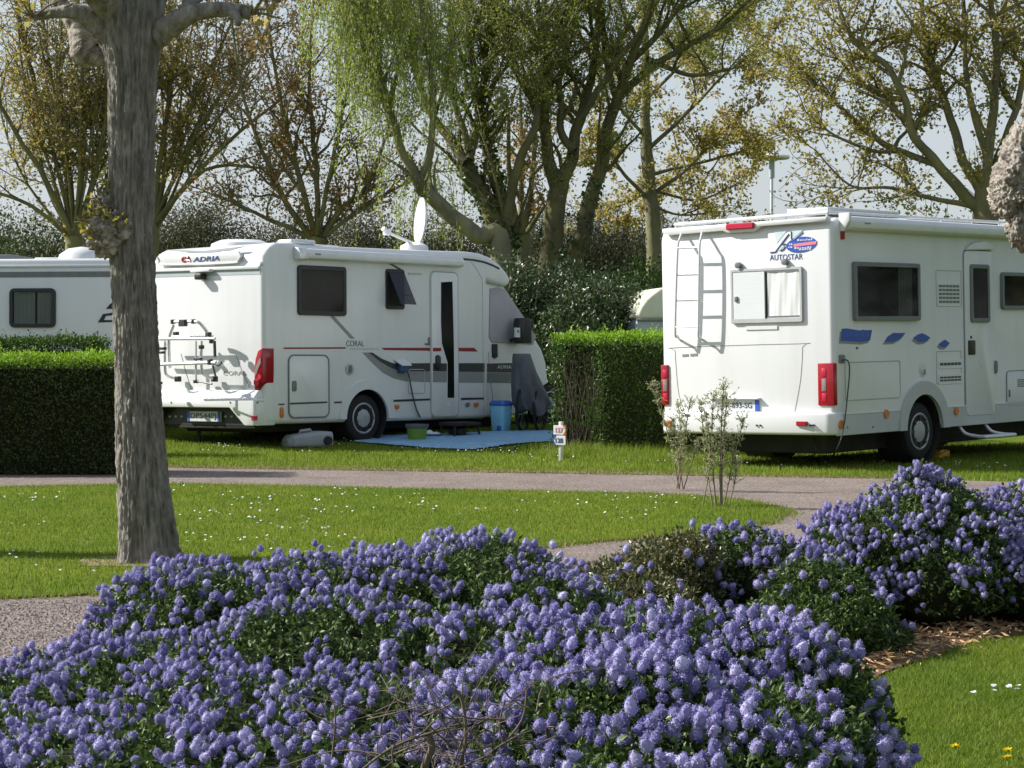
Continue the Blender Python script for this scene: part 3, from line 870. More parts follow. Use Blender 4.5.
    MB().add(V, [(0, 1, 2, 3), (7, 6, 5, 4), (0, 4, 5, 1), (1, 5, 6, 2), (2, 6, 7, 3), (3, 7, 4, 0)]).build('open_pane', glassmat('smoked_pane', (.03, .03, .04), .35), w2)
    MB().tube([(r2[0] + .06, -h - .02, zl + .15), (r2[0] + .06, -h - .2, zl + .12)], .006, 5).tube([(r2[1] - .06, -h - .02, zl + .15), (r2[1] - .06, -h - .2, zl + .12)], .006, 5).build('stay', M['black'], w2)
    st = px_side(fr, [(387, 262.8), (389.5, 262.5), (402, 269.3), (398, 269.3)])
    plate_side(fr, st, M['stripe_dark'], 'dark_accent', e, .006)
    vg = px_side(fr, [(408, 272.8), (421, 273), (421, 274.6), (408, 274.6)])
    plate_side(fr, vg, M['outline'], 'slim_vent', e, .012)
    # awning cassette
    x0, za = fr.side(302, 259, .1); _, zat = fr.side(303, 248.3, .1); x1 = fr.side(464, 261, .1)[0]
    cs = [(-h, za + .03), (-h - .05, za), (-h - .11, za + .02), (-h - .12, za + .08), (-h - .08, zat), (-h, zat + .01)]
    aw = MB().prism(cs, 'x', x0, x1).build('awning', M['white2'], e, bevel=.006, seg=1)
    MB().prism([(-h, za - .01), (-h - .12, za - .005), (-h - .13, za + .09), (-h - .085, zat + .012), (-h, zat + .02)], 'x', x0 - .06, x0 + .10).build('end_cap', M['alu'], aw, bevel=.01)
    MB().box((x0 + .22, -h - .122, za + .06), (x0 + .32, -h - .10, za + .085)).build('maker_plate', M['stripe_grey'], aw)
    # stripes
    plate_side(fr, px_side(fr, [(283, 347.4), (345.5, 347.2), (345.5, 348.7), (284, 349)]), M['stripe_red'], 'red_stripe', e)
    plate_side(fr, px_side(fr, [(381.5, 347.8), (474, 347.8), (477.8, 351.6), (384, 350)]), M['stripe_red'], 'red_stripe', e)
    z6 = lambda pts: [(256 + u / 3.2, 220 + v / 3.2) for u, v in pts]
    plate_side(fr, px_side(fr, [(329.8, 316), (333.8, 316), (354.6, 338.6), (350.5, 338.6)]), M['stripe_grey'], 'diagonal_stripe', e)
    plate_side(fr, px_side(fr, z6([(340, 424), (366, 424), (395, 452), (425, 470), (460, 484), (560, 485), (731, 487), (731, 521), (560, 519), (480, 516), (440, 507), (405, 488), (370, 455)])), M['stripe_grey'], 'grey_swoosh', e)
    plate_side(fr, px_side(fr, z6([(360, 424), (372, 424), (402, 444), (440, 459), (560, 458), (731, 458), (731, 486), (560, 484.5), (460, 483.5), (425, 470), (395, 452)])), M['stripe_dark'], 'dark_swoosh', e, .006)
    cst = px_side(fr, [(487, 363.5), (512, 363), (512, 372.5), (487, 372)], -.1)
    MB().prism(cst, 'y', -hc - .006, -hc + .004).build('dark_stripe', M['stripe_dark'], cb)
    cst = px_side(fr, [(487, 372.5), (512, 373), (512, 383), (487, 382.6)], -.1)
    MB().prism(cst, 'y', -hc - .005, -hc + .004).build('grey_stripe', M['frame_grey'], cb)
    p0 = fr.side(497, 368.6, -.1); p1 = fr.side(511, 368.6, -.1)
    text('ADRIA', (p0[0], -hc - .005, p0[1]), (1, 0, 0), (0, 0, 1), (0, -1, 0), p1[0] - p0[0], .05, M['plate'], 'lettering', cb)
    p0 = fr.side(346, 346.2); p1 = fr.side(364, 346.2); p2 = fr.side(346, 340.5)
    text('CORAL', (p0[0], -h - .001, p0[1]), (1, 0, 0), (0, 0, 1), (0, -1, 0), p1[0] - p0[0], p2[1] - p0[1], M['frame_grey'], 'lettering', e, .004)
    sm = MB(); x = fr.side(350, 349)[0]; xe = fr.side(378, 349)[0]; zz = fr.side(360, 349.8)[1]; g = np.random.default_rng(8)
    while x < xe:
        wv = g.uniform(.02, .05); sm.box((x, -h - .003, zz), (x + wv, -h, zz + .022)); x += wv + .02
    sm.build('small_print', M['outline'], e, smooth=False)
    # entrance door
    dr = side_rect(fr, 430.8, 272.5, 457.2, 416.3)
    d = MB().prism(rrect(*dr, .08), 'y', -h - .02, -h + .002).build('door', M['white'], e, bevel=.01)
    groove_side(fr, d, rrect(dr[0] - .01, dr[1] + .01, dr[2] - .01, dr[3] + .01, .085), M['outline'], 'door_seam', .012)
    dw = px_side(fr, z6([(592, 199), (628, 197), (631, 330), (633, 420), (634, 569), (613, 569), (613, 455), (604, 425), (595, 395), (592, 330)]), .02)
    MB().prism(dw, 'y', -h - .028, -h - .01).build('pane', M['glassdark'], d, bevel=.004, seg=1)
    dh = px_side(fr, z6([(573, 436), (580, 431), (588, 438), (588, 472), (581, 480), (573, 474)]), .02)
    MB().prism(dh, 'y', -h - .05, -h - .015).build('handle', M['black'], d, bevel=.01)
    for a, b in ((458, 486), (458, 521)):   # stripes carried over the door
        pass
    plate_side(fr, px_side(fr, z6([(566, 458.5), (610, 458.5), (610, 484.5), (566, 484.5)]), .02), M['stripe_dark'], 'dark_stripe', d, .004, .02)
    plate_side(fr, px_side(fr, z6([(566, 485.5), (610, 485.5), (610, 519), (566, 519)]), .02), M['stripe_grey'], 'grey_stripe', d, .004, .02)
    plate_side(fr, px_side(fr, z6([(566, 409), (592, 409), (592, 420), (566, 420)]), .02), M['stripe_red'], 'red_stripe', d, .004, .02)
    hk = fr.side(427, 343.5)
    MB().box((hk[0] - .05, -h - .02, hk[1] - .02), (hk[0] + .05, -h, hk[1] + .005)).box((hk[0] + .02, -h - .02, hk[1]), (hk[0] + .05, -h, hk[1] + .09)).build('door_stop', M['frame_grey'], e, bevel=.006)
    # garage door
    gr = side_rect(fr, 288.4, 355.2, 328.3, 417.3)
    gd = MB().prism(rrect(*gr, .09), 'y', -h - .012, -h + .002).build('garage_door', M['white'], e, bevel=.006)
    groove_side(fr, gd, rrect(*gr, .09), M['frame_grey'], 'door_seam', .012, off=.008)
    q = fr.side(293.2, 386); MB().prism(rrect(q[0] - .035, q[0] + .04, q[1] - .07, q[1] + .07, .02), 'y', -h - .03, -h - .008).build('latch', M['frame_grey'], gd, bevel=.008)
    # black accents near the lower edge
    z9 = lambda pts: [(230 + u / 6.02, 340 + v / 6.02) for u, v in pts]
    for par, pts, bs in ((e, z9([(290, 383), (326, 383), (326, 391), (290, 391)]), 0), (gd, z9([(362, 378), (584, 370), (584, 379), (362, 388)]), .012), (e, z9([(627, 371), (690, 369), (690, 378), (627, 381)]), 0),
                         (e, z6([(440, 575), (556, 571), (556, 577), (440, 582)]), 0), (e, z6([(656, 569), (728, 568), (728, 574), (656, 576)]), 0)):
        plate_side(fr, px_side(fr, pts, bs), M['stripe_dark'], 'dark_trim', par, .006, bs)
    for px, py, m, nm, w_, z_ in ((281.3, 412.5, 'orange', 'marker_light', .03, .07), (396, 406.8, 'orange', 'marker_light', .05, .03), (475.8, 404.5, 'orange', 'marker_light', .05, .03), (467.2, 404.5, 'frame_grey', 'fitting', .04, .03), (448, 405.5, 'white2', 'fitting', .04, .03)):
        q = fr.side(px, py)
        MB().prism(rrect(q[0] - w_, q[0] + w_, q[1] - z_, q[1] + z_, min(w_, z_) * .9), 'y', -h - .022, -h + .001).build(nm, M[m], e, bevel=.006)
    q = fr.side(349.2, 369); fcap = MB().prism(rrect(q[0] - .075, q[0] + .075, q[1] - .075, q[1] + .075, .07, 6), 'y', -h - .016, -h).build('filler_cap', M['outline'], e, bevel=.006)
    MB().prism(rrect(q[0] - .03, q[0] + .03, q[1] - .05, q[1] + .05, .028), 'y', -h - .028, -h - .01).build('lock', M['frame_grey'], fcap)
    groove_side(fr, e, rrect(*side_rect(fr, 408.5, 369.5, 424.5, 393.3), .03), M['outline'], 'flap_seam', .007)
    # dark roof edge line over the cab
    rp = px_side(fr, [(463, 259), (474, 260), (484, 262), (492, 265), (499, 268.5)], 0)
    MB().tube([(a, -h - .0, b) for a, b in rp], .016, 6).build('roof_edge_trim', M['stripe_dark'], e)
    rp = px_side(fr, [(471, 262), (476, 268), (482, 279), (482.5, 290), (483, 350), (484, 416)])
    MB().tube([(a, -h - .001, b) for a, b in rp], .006, 5).build('body_seam', M['outline'], e)
    # ---------------- back wall
    def rp3(px, py, off): q = fr.rear(px, py, off); return (-off, q[0], q[1])
    # moulded top panel with its lip, light band, camera
    bd = [fr.rear(*q) for q in ((152, 272.3), (257, 269.3), (257, 274.4), (152, 277.5))]
    yl = h - .05
    MB().prism([(yl, bd[0][1]), (-h + .06, bd[1][1]), (-h + .06, bd[2][1]), (yl, bd[3][1])], 'x', -.004, .01).build('grey_band', M['greypanel'], e)
    MB().prism([(yl, bd[0][1] + .045), (-h + .06, bd[1][1] + .045), (-h + .06, bd[1][1]), (yl, bd[0][1])], 'x', -.03, .01).build('band_lip', M['white'], e, bevel=.01)
    lip = [fr.rear(*q) for q in ((159, 257.5), (160.5, 261.5), (164, 264.6), (200, 264.2), (236, 262.6), (239.5, 260.5), (242.5, 256))]
    c0 = lip[3][0]
    MB().tube(smooth_path([(-.028, a, b) for a, b in lip], 3), .016, 6).build('badge_panel_edge', M['white'], e)
    MB().prism([(a, b) for a, b in lip] + [fr.rear(239, 251), fr.rear(160, 254)], 'x', -.022, .02).build('badge_panel', M['white'], e, bevel=.015)
    MB().prism([fr.rear(168, 249.8), fr.rear(205, 250.8), fr.rear(244, 246.4), fr.rear(230, 250.5), fr.rear(212, 252.6), fr.rear(190, 253)], 'x', -.024, .02).build('spoiler_shading', M['greypanel'], e)  # flat grey plate, its colour stands in for the shading of a recess
    p0 = fr.rear(192.8, 262, .03); p1 = fr.rear(219.5, 261.2, .03); p2 = fr.rear(193, 257.2, .03)
    hgt = p2[1] - p0[1]
    wd = p0[0] - p1[0]
    text('ADRIA', (-.024, p0[0], p0[1]), (0, -1, -.004), (0, 0, 1), (-1, 0, 0), wd, hgt, M['navy'], 'lettering', e, .004, .15, .02)
    q = fr.rear(181.7, 262, .03); q2 = fr.rear(190.5, 262, .03)
    lm = MB(); w_ = q[0] - q2[0]
    for a0, a1 in ((70, 300),):
        P = [(-.026, q[0] - w_ * .28 - .25 * w_ * math.cos(R(a)), q[1] + hgt * .5 + hgt * .48 * math.sin(R(a))) for a in range(60, 301, 20)]
        lm.tube(P, .013, 5)
    lm.tube([(-.026, q[0] - w_ * .55, q[1] + .01), (-.026, q[0] - w_ * .78, q[1] + hgt), (-.026, q[0] - w_ * .99, q[1] + .01), (-.026, q[0] - w_ * .6, q[1] + hgt * .35)], .013, 5)
    lm.build('red_logo', M['redpink'], e)
    c = fr.rear(200, 276, .08)
    MB().box((-.13, c[0] - .07, c[1] - .05), (-.02, c[0] + .07, c[1] + .035)).build('rear_camera', M['black'], e, bevel=.02)
    MB().box((-.09, c[0] - .2, c[1] + .05), (.0, c[0] + .2, c[1] + .09)).build('camera_hood', M['white2'], e, bevel=.012)
    cr = fr.rear(262, 263.5)
    MB().lathe([(.02, -.05), (.035, -.02), (.035, .02)], (0.03, -h + .05, cr[1]), 'x', 10).build('corner_marker', M['white2'], e)
    for pts in (((181, 353.5), (185.5, 371), (191.5, 389.5)), ((235.5, 353.5), (242, 371), (249.5, 387.5))):
        MB().tube([rp3(*q, .0) for q in pts], .006, 5).build('wall_seam', M['panel_line'], e)
    p0 = fr.rear(223.5, 375.3); p1 = fr.rear(246.5, 374.5); p2 = fr.rear(223.5, 371.5)
    text('CORAL', (-.001, p0[0], p0[1]), (0, -1, 0), (0, 0, 1), (-1, 0, 0), p0[0] - p1[0], .055, M['panel_line'], 'lettering', e, .004)
    # bumper: shelf, slanted front with a trapezoid opening, dark back
    sh = fr.rear(205, 398.5, .18)[1]; bb = fr.rear(205, 425, .18)[1]
    s2 = fr.rear(205, 390, 0)[1]
    def Y(px): return fr.rear(px, 410, .18)[0]
    yc = fr.rear(204.7, 416)[0]; ya = abs(Y(258) - yc); yo = abs(Y(244) - yc); yi = abs(Y(229) - yc)
    zo = fr.rear(205, 407.5, .18)[1]
    fp = [(h + .0, sh), (h + .0, bb), (yc + yo, bb), (yc + yi, zo), (yc - yi, zo), (yc - yo, bb), (-h + .0, bb), (-h + .0, sh)]
    MB().prism(fp, 'x', -.18, -.12).box((-.175, -h + .002, sh - .05), (.03, h - .002, sh + .0)).build('rear_bumper', M['white'], e, bevel=.018)
    V, Fc = hull_between([[(-.17, -h + .03, sh - .01), (-.17, h - .03, sh - .01), (0.03, h - .03, sh - .01), (.03, -h + .03, sh - .01)], [(-.05, -h + .05, s2), (-.05, h - .05, s2), (.03, h - .05, s2), (.03, -h + .05, s2)]])
    MB().add(V, Fc).build('bumper_shelf', M['white'], e, bevel=.015)
    for s in (-1, 1): MB().box((-.16, s * (h - .03) - .02, bb), (.2, s * (h - .03) + .02, sh)).build('bumper_side', M['white'], e, bevel=.015)
    MB().box((-.02, yc - yo - .02, bb - .02), (.0, yc + yo + .02, zo + .03)).build('plate_recess', M['black'], e)
    q = fr.rear(253.5, 418, .185); MB().box((-.19, q[0] - .045, q[1] - .03), (-.15, q[0] + .045, q[1] + .03)).build('reflector', M['redpink'], e, bevel=.008)
    for k in (170, 176, 182, 226, 232, 238):
        q = fr.rear(k, 416.5, .02); MB().box((-.028, q[0] - .018, q[1] - .012), (-.015, q[0] + .018, q[1] + .012)).build('slot', M['greypanel'], e)
    for px in (171, 230, 256): 
        q = fr.rear(px, 402.5, .185); MB().lathe([(.014, -.186), (.014, -.15)], (0, q[0], q[1]), 'x', 10).build('sensor', M['frame_grey'], e)
    q0 = fr.rear(188.3, 421.3, .05); q1 = fr.rear(220, 411.5, .05)
    pl = MB().box((-.065, q1[0], q0[1]), (-.018, q0[0], q1[1])).build('number_plate', M['plate'], e, bevel=.004, seg=1)
    MB().box((-.068, q0[0] - .05, q0[1]), (-.05, q0[0], q1[1])).build('plate_band', M['plate_blue'], pl)
    MB().box((-.068, q1[0], q0[1]), (-.05, q1[0] + .035, q1[1])).build('plate_band', M['plate_blue'], pl)
    wd = q0[0] - q1[0]
    text('DP544PJ', (-.066, q0[0] - .07, q0[1] + .022), (0, -1, 0), (0, 0, 1), (-1, 0, 0), wd - .13, q1[1] - q0[1] - .044, M['black'], 'lettering', pl)
    MB().box((-.02, -h + .15, bb - .05), (.12, h - .15, bb + .02)).build('cross_member', M['dark'], e, bevel=.02)
    q = fr.rear(198.8, 440, -.15); MB().tube([(.15, q[0], .36), (.15, q[0], .02)], .03, 8).box((.09, q[0] - .05, .0), (.21, q[0] + .05, .02)).build('steady_leg', M['dark'], e)
    # tail lights
    for s in (-1, 1):
        tl = [fr.rear(*q) for q in ((258.4, 391.8), (258.6, 370), (260.5, 359), (264.5, 350.8), (273.5, 347))]
        zs = [p[1] for p in tl]
        yb = h
        o = [(yb - .14, zs[0]), (yb - .145, zs[1]), (yb - .12, zs[2]), (yb - .07, zs[3]), (yb + .014, zs[4] - .01), (yb + .014, zs[2]), (yb + .014, zs[1]), (yb + .005, zs[0] + .12), (yb - .06, zs[0] + .03)]
        lt = MB().prism([(s * a, b) for a, b in o], 'x', -.04, .17).build('tail_light', M['red'], e, bevel=.012)
        MB().prism([(s * (yb - .13), zs[1] - .03), (s * (yb - .105), zs[1] + .05), (s * (yb - .05), zs[2] - .015), (s * (yb - .01), zs[2] + .02), (s * (yb - .01), zs[2] - .06), (s * (yb - .05), zs[1] + .03), (s * (yb - .12), zs[1] - .10)], 'x', -.046, -.02).build('clear_lens', M['clear'], lt)
        MB().lathe([(.05, -.046), (.055, -.02)], (0, s * (yb - .10), zs[1] - .16), 'x', 14).build('red_lens', M['redpink'], lt)
        MB().lathe([(.035, -.046), (.04, -.02)], (0, s * (yb - .04), zs[1] - .09), 'x', 14).build('red_lens', M['redpink'], lt)
    # roof: vents, dish
    Zr = 2.675
    MB().lathe([(.42, Zr - .02), (.40, Zr + .05), (.28, Zr + .10), (.05, Zr + .115)], (.75, .15, 0), 'z', 24).build('roof_vent', M['white2'], e, angle=50)
    MB().box((.6, -h + .12, Zr - .01), (1.05, -h + .40, Zr + .06)).build('roof_hatch', M['alu'], e, bevel=.02)
    MB().box((1.5, -.3, Zr - .02), (2.2, .4, Zr + .07)).build('roof_hatch', M['white2'], e, bevel=.03)
    q = fr.side(444, 252, -.5); MB().lathe([(.09, Zr - .08), (.08, Zr - .02), (.03, Zr)], (q[0], -.6, 0), 'z', 16).build('roof_cap', M['white2'], e)
    dx = fr.side(417, 245, -.9)[0]; zr = fr.side(417, 248, -.9)[1] - .02
    yd = -h + .9
    dish = empty('satellite_dish', (dx, yd, zr)); dish.parent = e
    MB().lathe([(.22, -.05), (.20, .05), (.10, .10)], (-.06, 0, 0), 'z', 20).build('dish_base', M['white2'], dish)
    # reflector seen nearly edge-on: faces backwards towards the low southern sky
    dcx = [fr.side(*q, -.9) for q in ((413.5, 243.5), (423.5, 197.5))]
    cen = ((dcx[0][0] + dcx[1][0]) / 2 - dx + .02, 0, (dcx[0][1] + dcx[1][1]) / 2 - zr)
    Lh = (dcx[1][1] - dcx[0][1]) / 2
    ax = unit(np.array([-.86, .50, .10])); up = unit(np.array([.15, 0, 1.0])); up = unit(up - ax * (up @ ax)); sd = np.cross(ax, up)
    V = []; Fc = []; n = 28
    for t in (0, 1):
        for rr in (1, .75, .5, .25, .02):
            for k in range(n):
                a = 2 * math.pi * k / n
                V.append(np.array(cen) + up * Lh * rr * math.cos(a) + sd * Lh * .86 * rr * math.sin(a) - ax * (.09 * (1 - rr * rr) + .012 * t))
    for t in (0, 1):
        for r_ in range(4):
            for k in range(n):
                b = t * 5 * n + r_ * n; Fc.append((b + k, b + (k + 1) % n, b + n + (k + 1) % n, b + n + k))
    for k in range(n): Fc.append((k, (k + 1) % n, 5 * n + (k + 1) % n, 5 * n + k))
    MB().add(V, Fc).build('reflector', M['lamp_white'], dish, angle=50)
    a0 = fr.side(412, 243, -.9); a1 = fr.side(387, 232, -.9)
    p0 = np.array((a0[0] - dx, 0, a0[1] - zr)); p1 = np.array((a1[0] - dx, 0, a1[1] - zr))
    MB().tube([p0, p1], .022, 6).build('arm', M['lamp_white'], dish)
    MB().box(p1 - .045, p1 + .045).tube([p1, p1 + np.array([-.08, 0, .05])], .04, 8).build('receiver', M['lamp_white'], dish, bevel=.01)
    MB().tube([(.0, 0, .05), np.array(cen) - up * Lh * .8 - ax * .05], .04, 6).build('mount', M['lamp_white'], dish)
    # socket with its open flap and the cable on the side wall
    q = fr.side(403, 368)
    sk = MB().box((q[0] - .12, -h - .08, q[1] - .06), (q[0] + .04, -h + .0, q[1] + .05)).build('socket', M['navy'], e, bevel=.012)
    V = [(q[0] - .18, -h - .005, q[1] + .11), (q[0] + .02, -h - .005, q[1] + .11), (q[0] + .07, -h - .10, q[1] + .03), (q[0] - .12, -h - .10, q[1] + .03)]
    V += [(a, b, c + .02) for a, b, c in V]
    MB().add(V, [(0, 1, 2, 3), (7, 6, 5, 4), (0, 4, 5, 1), (1, 5, 6, 2), (2, 6, 7, 3), (3, 7, 4, 0)]).build('flap', M['lamp_white'], sk)
    # bike rack
    o1 = .34
    rk = MB()
    rk.tube(smooth_path([rp3(170, 367, .04), rp3(169, 340, .30), rp3(173.5, 325.5, .34)], 4), .022, 8)
    rk.tube([rp3(171.5, 322, .34), rp3(193.5, 321.5, .34)], .018, 8)
    rk.tube(smooth_path([rp3(193, 321.5, .34), rp3(199, 322.5, .33), rp3(205, 329, .22), rp3(209, 336, .14)], 4), .022, 8)
    rk.tube([rp3(160, 339, .46), rp3(215, 338.5, .46)], .020, 8)
    rk.tube([rp3(158, 337.5, .2), rp3(213, 336.5, .2)], .018, 8)
    rk.tube([rp3(158, 364.5, .5), rp3(216, 362.5, .5)], .022, 8)
    rk.tube(smooth_path([rp3(165, 341, .3), rp3(165, 368, .3), rp3(168, 376, .2), rp3(178, 379, .06)], 4), .02, 8)
    rk.tube(smooth_path([rp3(201.5, 341, .3), rp3(201.5, 368, .3), rp3(206, 376, .2), rp3(216, 379, .06)], 4), .02, 8)
    rk.tube([rp3(196, 341, .46), rp3(196, 381, .46)], .014, 8)
    fr_ = rk.build('bike_rack', M['alu'], e, angle=60)
    for px, py, o_, sx, sz in ((183, 323, .36, .09, .06), (163, 348.5, .4, .07, .025), (162, 352.5, .4, .06, .022), (208.5, 335, .3, .05, .05), (211.5, 340, .44, .03, .06), (198, 359, .46, .09, .02), (201.5, 347, .32, .04, .035), (210, 362, .5, .04, .05), (214.5, 379, .08, .06, .05), (178, 379, .08, .06, .05), (196, 381.5, .46, .04, .03), (176, 333.5, .34, .05, .03), (193.5, 321.5, .34, .03, .04), (173, 321.8, .34, .03, .04), (159.5, 383, .4, .05, .025)):
        a = rp3(px, py, o_); MB().box((a[0] - .03, a[1] - sx * .75, a[2] - sz * .75), (a[0] + .03, a[1] + sx * .75, a[2] + sz * .75)).build('clamp', M['black'], fr_, bevel=.008, seg=1)
    for pts, r_ in (([rp3(196, 381, .46), rp3(212, 384, .52)], .012), ([rp3(214.5, 341, .44), rp3(215, 357, .46)], .02), ([rp3(213, 366, .5), rp3(215.5, 376, .3)], .015), ([rp3(209, 363, .5), rp3(219, 366, .55), rp3(222, 362, .55)], .010)):
        MB().tube(pts, r_, 6).build('strap', M['black'], fr_)
    return e

build_rack_motorhome()

# ------------------------------------------------------------------ white caravan beyond the hedge
FC = Frame([-9.6, 30.9, .1], R(-9), 0, -.016, 2.2)
def build_caravan():
    fr = FC; h = fr.h
    e = empty('caravan', fr.o, fr.R)
    tag(e, 'white caravan with a grey stripe under its roof, standing behind the dark hedge', 'caravan')
    x0 = 0.0; x1 = fr.side(147, 290)[0]
    za = fr.side(60, 258.5)[1]
    prof = [(x0, .45), (x0 - .05, 1.3), (x0 + .15, za - .1), (x0 + .3, za), (x1 - .2, za), (x1 + .05, za - .25), (x1 + .12, 1.3), (x1 + .02, .45)]
    MB().prism(prof, 'y', -h, h).build('body', M['white'], e, bevel=.04, seg=3)
    z1, z0 = fr.side(55, 271.6)[1], fr.side(55, 277.2)[1]
    MB().box((x0 + .05, -h - .005, z0), (x1 - .05, -h + .002, z1)).build('grey_stripe', M['frame_grey'], e)
    zl = fr.side(55, 266)[1]
    MB().box((x0 + .1, -h - .02, zl - .02), (x1 - .1, -h + .002, zl + .015)).build('roof_moulding', M['alu'], e, bevel=.008)
    side_window(fr, e, side_rect(fr, 10, 288.3, 56, 327.5), .05, M['black'], M['glass_clear'], .035, .07, [(.02, .56), (.62, .98)])
    side_window(fr, e, side_rect(fr, -70, 289, -25, 328), .05, M['black'], M['glass'], .035, .07, [(.02, .3)])
    for pts in (((106, 309), (110, 304), (117, 301), (117, 308.5)), ((98, 322.5), (103, 314), (117, 312), (117, 314.5), (106, 316), (104, 320), (117, 320), (117, 322))):
        plate_side(fr, px_side(fr, pts), M['black'], 'black_emblem', e, .004)
    zt = za
    a = fr.side(36, 256, -.8); b = fr.side(61, 256, -.8)
    MB().box((a[0], -.4, zt - .02), (b[0], .2, zt + .06)).build('roof_hatch', M['white2'], e, bevel=.03)
    c = fr.side(80, 256, -.8)
    MB().lathe([(.36, zt - .02), (.33, zt + .10), (.2, zt + .19), (.03, zt + .22)], (c[0], -.2, 0), 'z', 24).build('roof_vent', M['white2'], e, angle=50)
    a = fr.side(-12, 256, -.8); b = fr.side(18, 256, -.8)
    MB().box((a[0], -.5, zt - .02), (b[0], .3, zt + .10)).build('solar_panel', M['frame_grey'], e, bevel=.02)
    for x in (x0 + 1.9,):
        for s in (-1, 1): wheel(e, (x, s * (h - .14), .31), .31, .18, s)
    MB().box((x0 + .2, -h + .3, .25), (x1 - .2, h - .3, .47)).build('chassis', M['dark'], e)
    return e
build_caravan()

# ------------------------------------------------------------------ cream caravan behind the box hedge
def build_cream():
    Y = 37.0
    a = at(636.5, 330, Y); 
    e = empty('caravan', (a[0], Y, .0), rz=R(8))
    tag(e, 'small cream caravan with a rounded end, half hidden behind the trimmed hedge', 'caravan')
    zt = at(660, 286, Y)[2]; zb = at(640, 319.5, Y)[2]
    sc = Y / F
    prof = [(0, zb), (.01, zb + .10), (.06, zb + .22), (.16, zb + .36), (.28, zb + .46), (.42, zt - .03), (.7, zt), (3.4, zt + .02), (3.9, zt - .3), (4.1, zb)]
    MB().prism(prof, 'y', -.05, 1.95).build('cream_top', M['cream'], e, bevel=.06, seg=3)
    MB().prism([(0, .45), (-.03, 1.0), (0, zb - .012), (4.1, zb - .012), (4.1, .45)], 'y', -.04, 1.94).build('lower_body', M['greypanel'], e, bevel=.03)
    MB().tube([(-.01, -.06, zb - .005), (4.1, -.06, zb - .005)], .022, 6).build('rubbing_strip', M['stripe_grey'], e)
    for y in (.1, 1.8): wheel(e, (2.0, y, .3), .3, .17, -1 if y < 1 else 1)
build_cream()
# ================================================================== SMALL THINGS ON THE PITCHES
def on_ground(px, py): 
    p = gnd(px, py); return p

# trim of the ground-sheet
def build_groundsheet():
    out = [(328, 438.5), (345, 436.5), (400, 436), (450, 434.5), (500, 432), (530, 431.5), (556, 431.5), (558, 437), (556, 442.5), (530, 444), (505, 447), (478, 450.5), (455, 450.5), (425, 449.3), (385, 446), (350, 442.8)]
    P = np.array([gnd(*q) for q in out])
    c = P.mean(0)
    g = np.random.default_rng(2)
    xs = np.arange(P[:, 0].min(), P[:, 0].max(), .07); ys = np.arange(P[:, 1].min(), P[:, 1].max(), .07)
    X, Yg = np.meshgrid(xs, ys)
    ins = inpoly(X, Yg, P)
    idx = -np.ones(X.shape, int); V = []; Fc = []
    for a in range(X.shape[0]):
        for b in range(X.shape[1]):
            if ins[a, b]:
                idx[a, b] = len(V)
                x, y = X[a, b], Yg[a, b]
                w = noise.noise(Vector((x * 2.2, y * 2.2, 0))) * .018 + noise.noise(Vector((x * 6, y * 6, 3))) * .008
                V.append((x, y, float(gz(x, y)) + .022 + w * (.4 if True else 1)))
    for a in range(X.shape[0] - 1):
        for b in range(X.shape[1] - 1):
            q = (idx[a, b], idx[a, b + 1], idx[a + 1, b + 1], idx[a + 1, b])
            if min(q) >= 0: Fc.append(q)
    o = raw_mesh('groundsheet', V, np.array(Fc), M['mat_blue'], None, True)
    tag(o, 'blue woven groundsheet spread on the grass beside the rack motorhome', 'groundsheet')
build_groundsheet()

def build_bin():
    p = gnd(501, 430.8) + np.array([0, -.12, -.005])
    s = p[1] / F
    w = 20 * s / 2; hgt = 31 * s
    e = empty('pedal_bin', p, rz=R(-38))
    tag(e, 'light blue plastic bin with a darker blue lid beside the front of the motorhome', 'bin')
    a = rrect(-w * .78, w * .78, -w * .72, w * .72, .05); b = rrect(-w * .92, w * .92, -w * .85, w * .85, .05)
    V, Fc = hull_between([[(x, y, 0) for x, y in a], [(x, y, hgt * .84) for x, y in b]])
    bd = MB().add(V, Fc).build('bin_body', M['binblue'], e, bevel=.006)
    V, Fc = hull_between([[(x * 1.08, y * 1.08, hgt * .84) for x, y in b], [(x * 1.08, y * 1.08, hgt * .92) for x, y in b], [(x * .8, y * .8, hgt) for x, y in b]])
    MB().add(V, Fc).build('lid', M['lidblue'], e, bevel=.01)
    MB().box((w * .1, -w * .86, .0), (w * .62, -w * .70, .09)).build('pedal_recess', M['lidblue'], bd, bevel=.02)
    MB().box((-w * .8, -w * .80, hgt * .55), (-w * .72, -w * .5, hgt * .84)).build('handle', M['lidblue'], bd, bevel=.01)
build_bin()

def build_tub():
    p = gnd(417, 440.5); s = p[1] / F
    e = empty('collapsible_tub', p)
    tag(e, 'small green folding tub with a grey rim on the groundsheet', 'tub')
    hgt = 15 * s
    MB().lathe([(9.0 * s, 0), (10 * s, hgt * .5), (10.5 * s, hgt * .72), (10.0 * s, hgt * .72), (9.2 * s, hgt * .2), (.01, hgt * .1)], (0, 0, .02), 'z', 28).build('tub_body', M['green_tub'], e, angle=50)
    MB().lathe([(10.5 * s, hgt * .72), (11.6 * s, hgt * .78), (11.8 * s, hgt), (10.9 * s, hgt), (10.4 * s, hgt * .72)], (0, 0, .02), 'z', 28).build('rim', M['tub_grey'], e, angle=50)
build_tub()

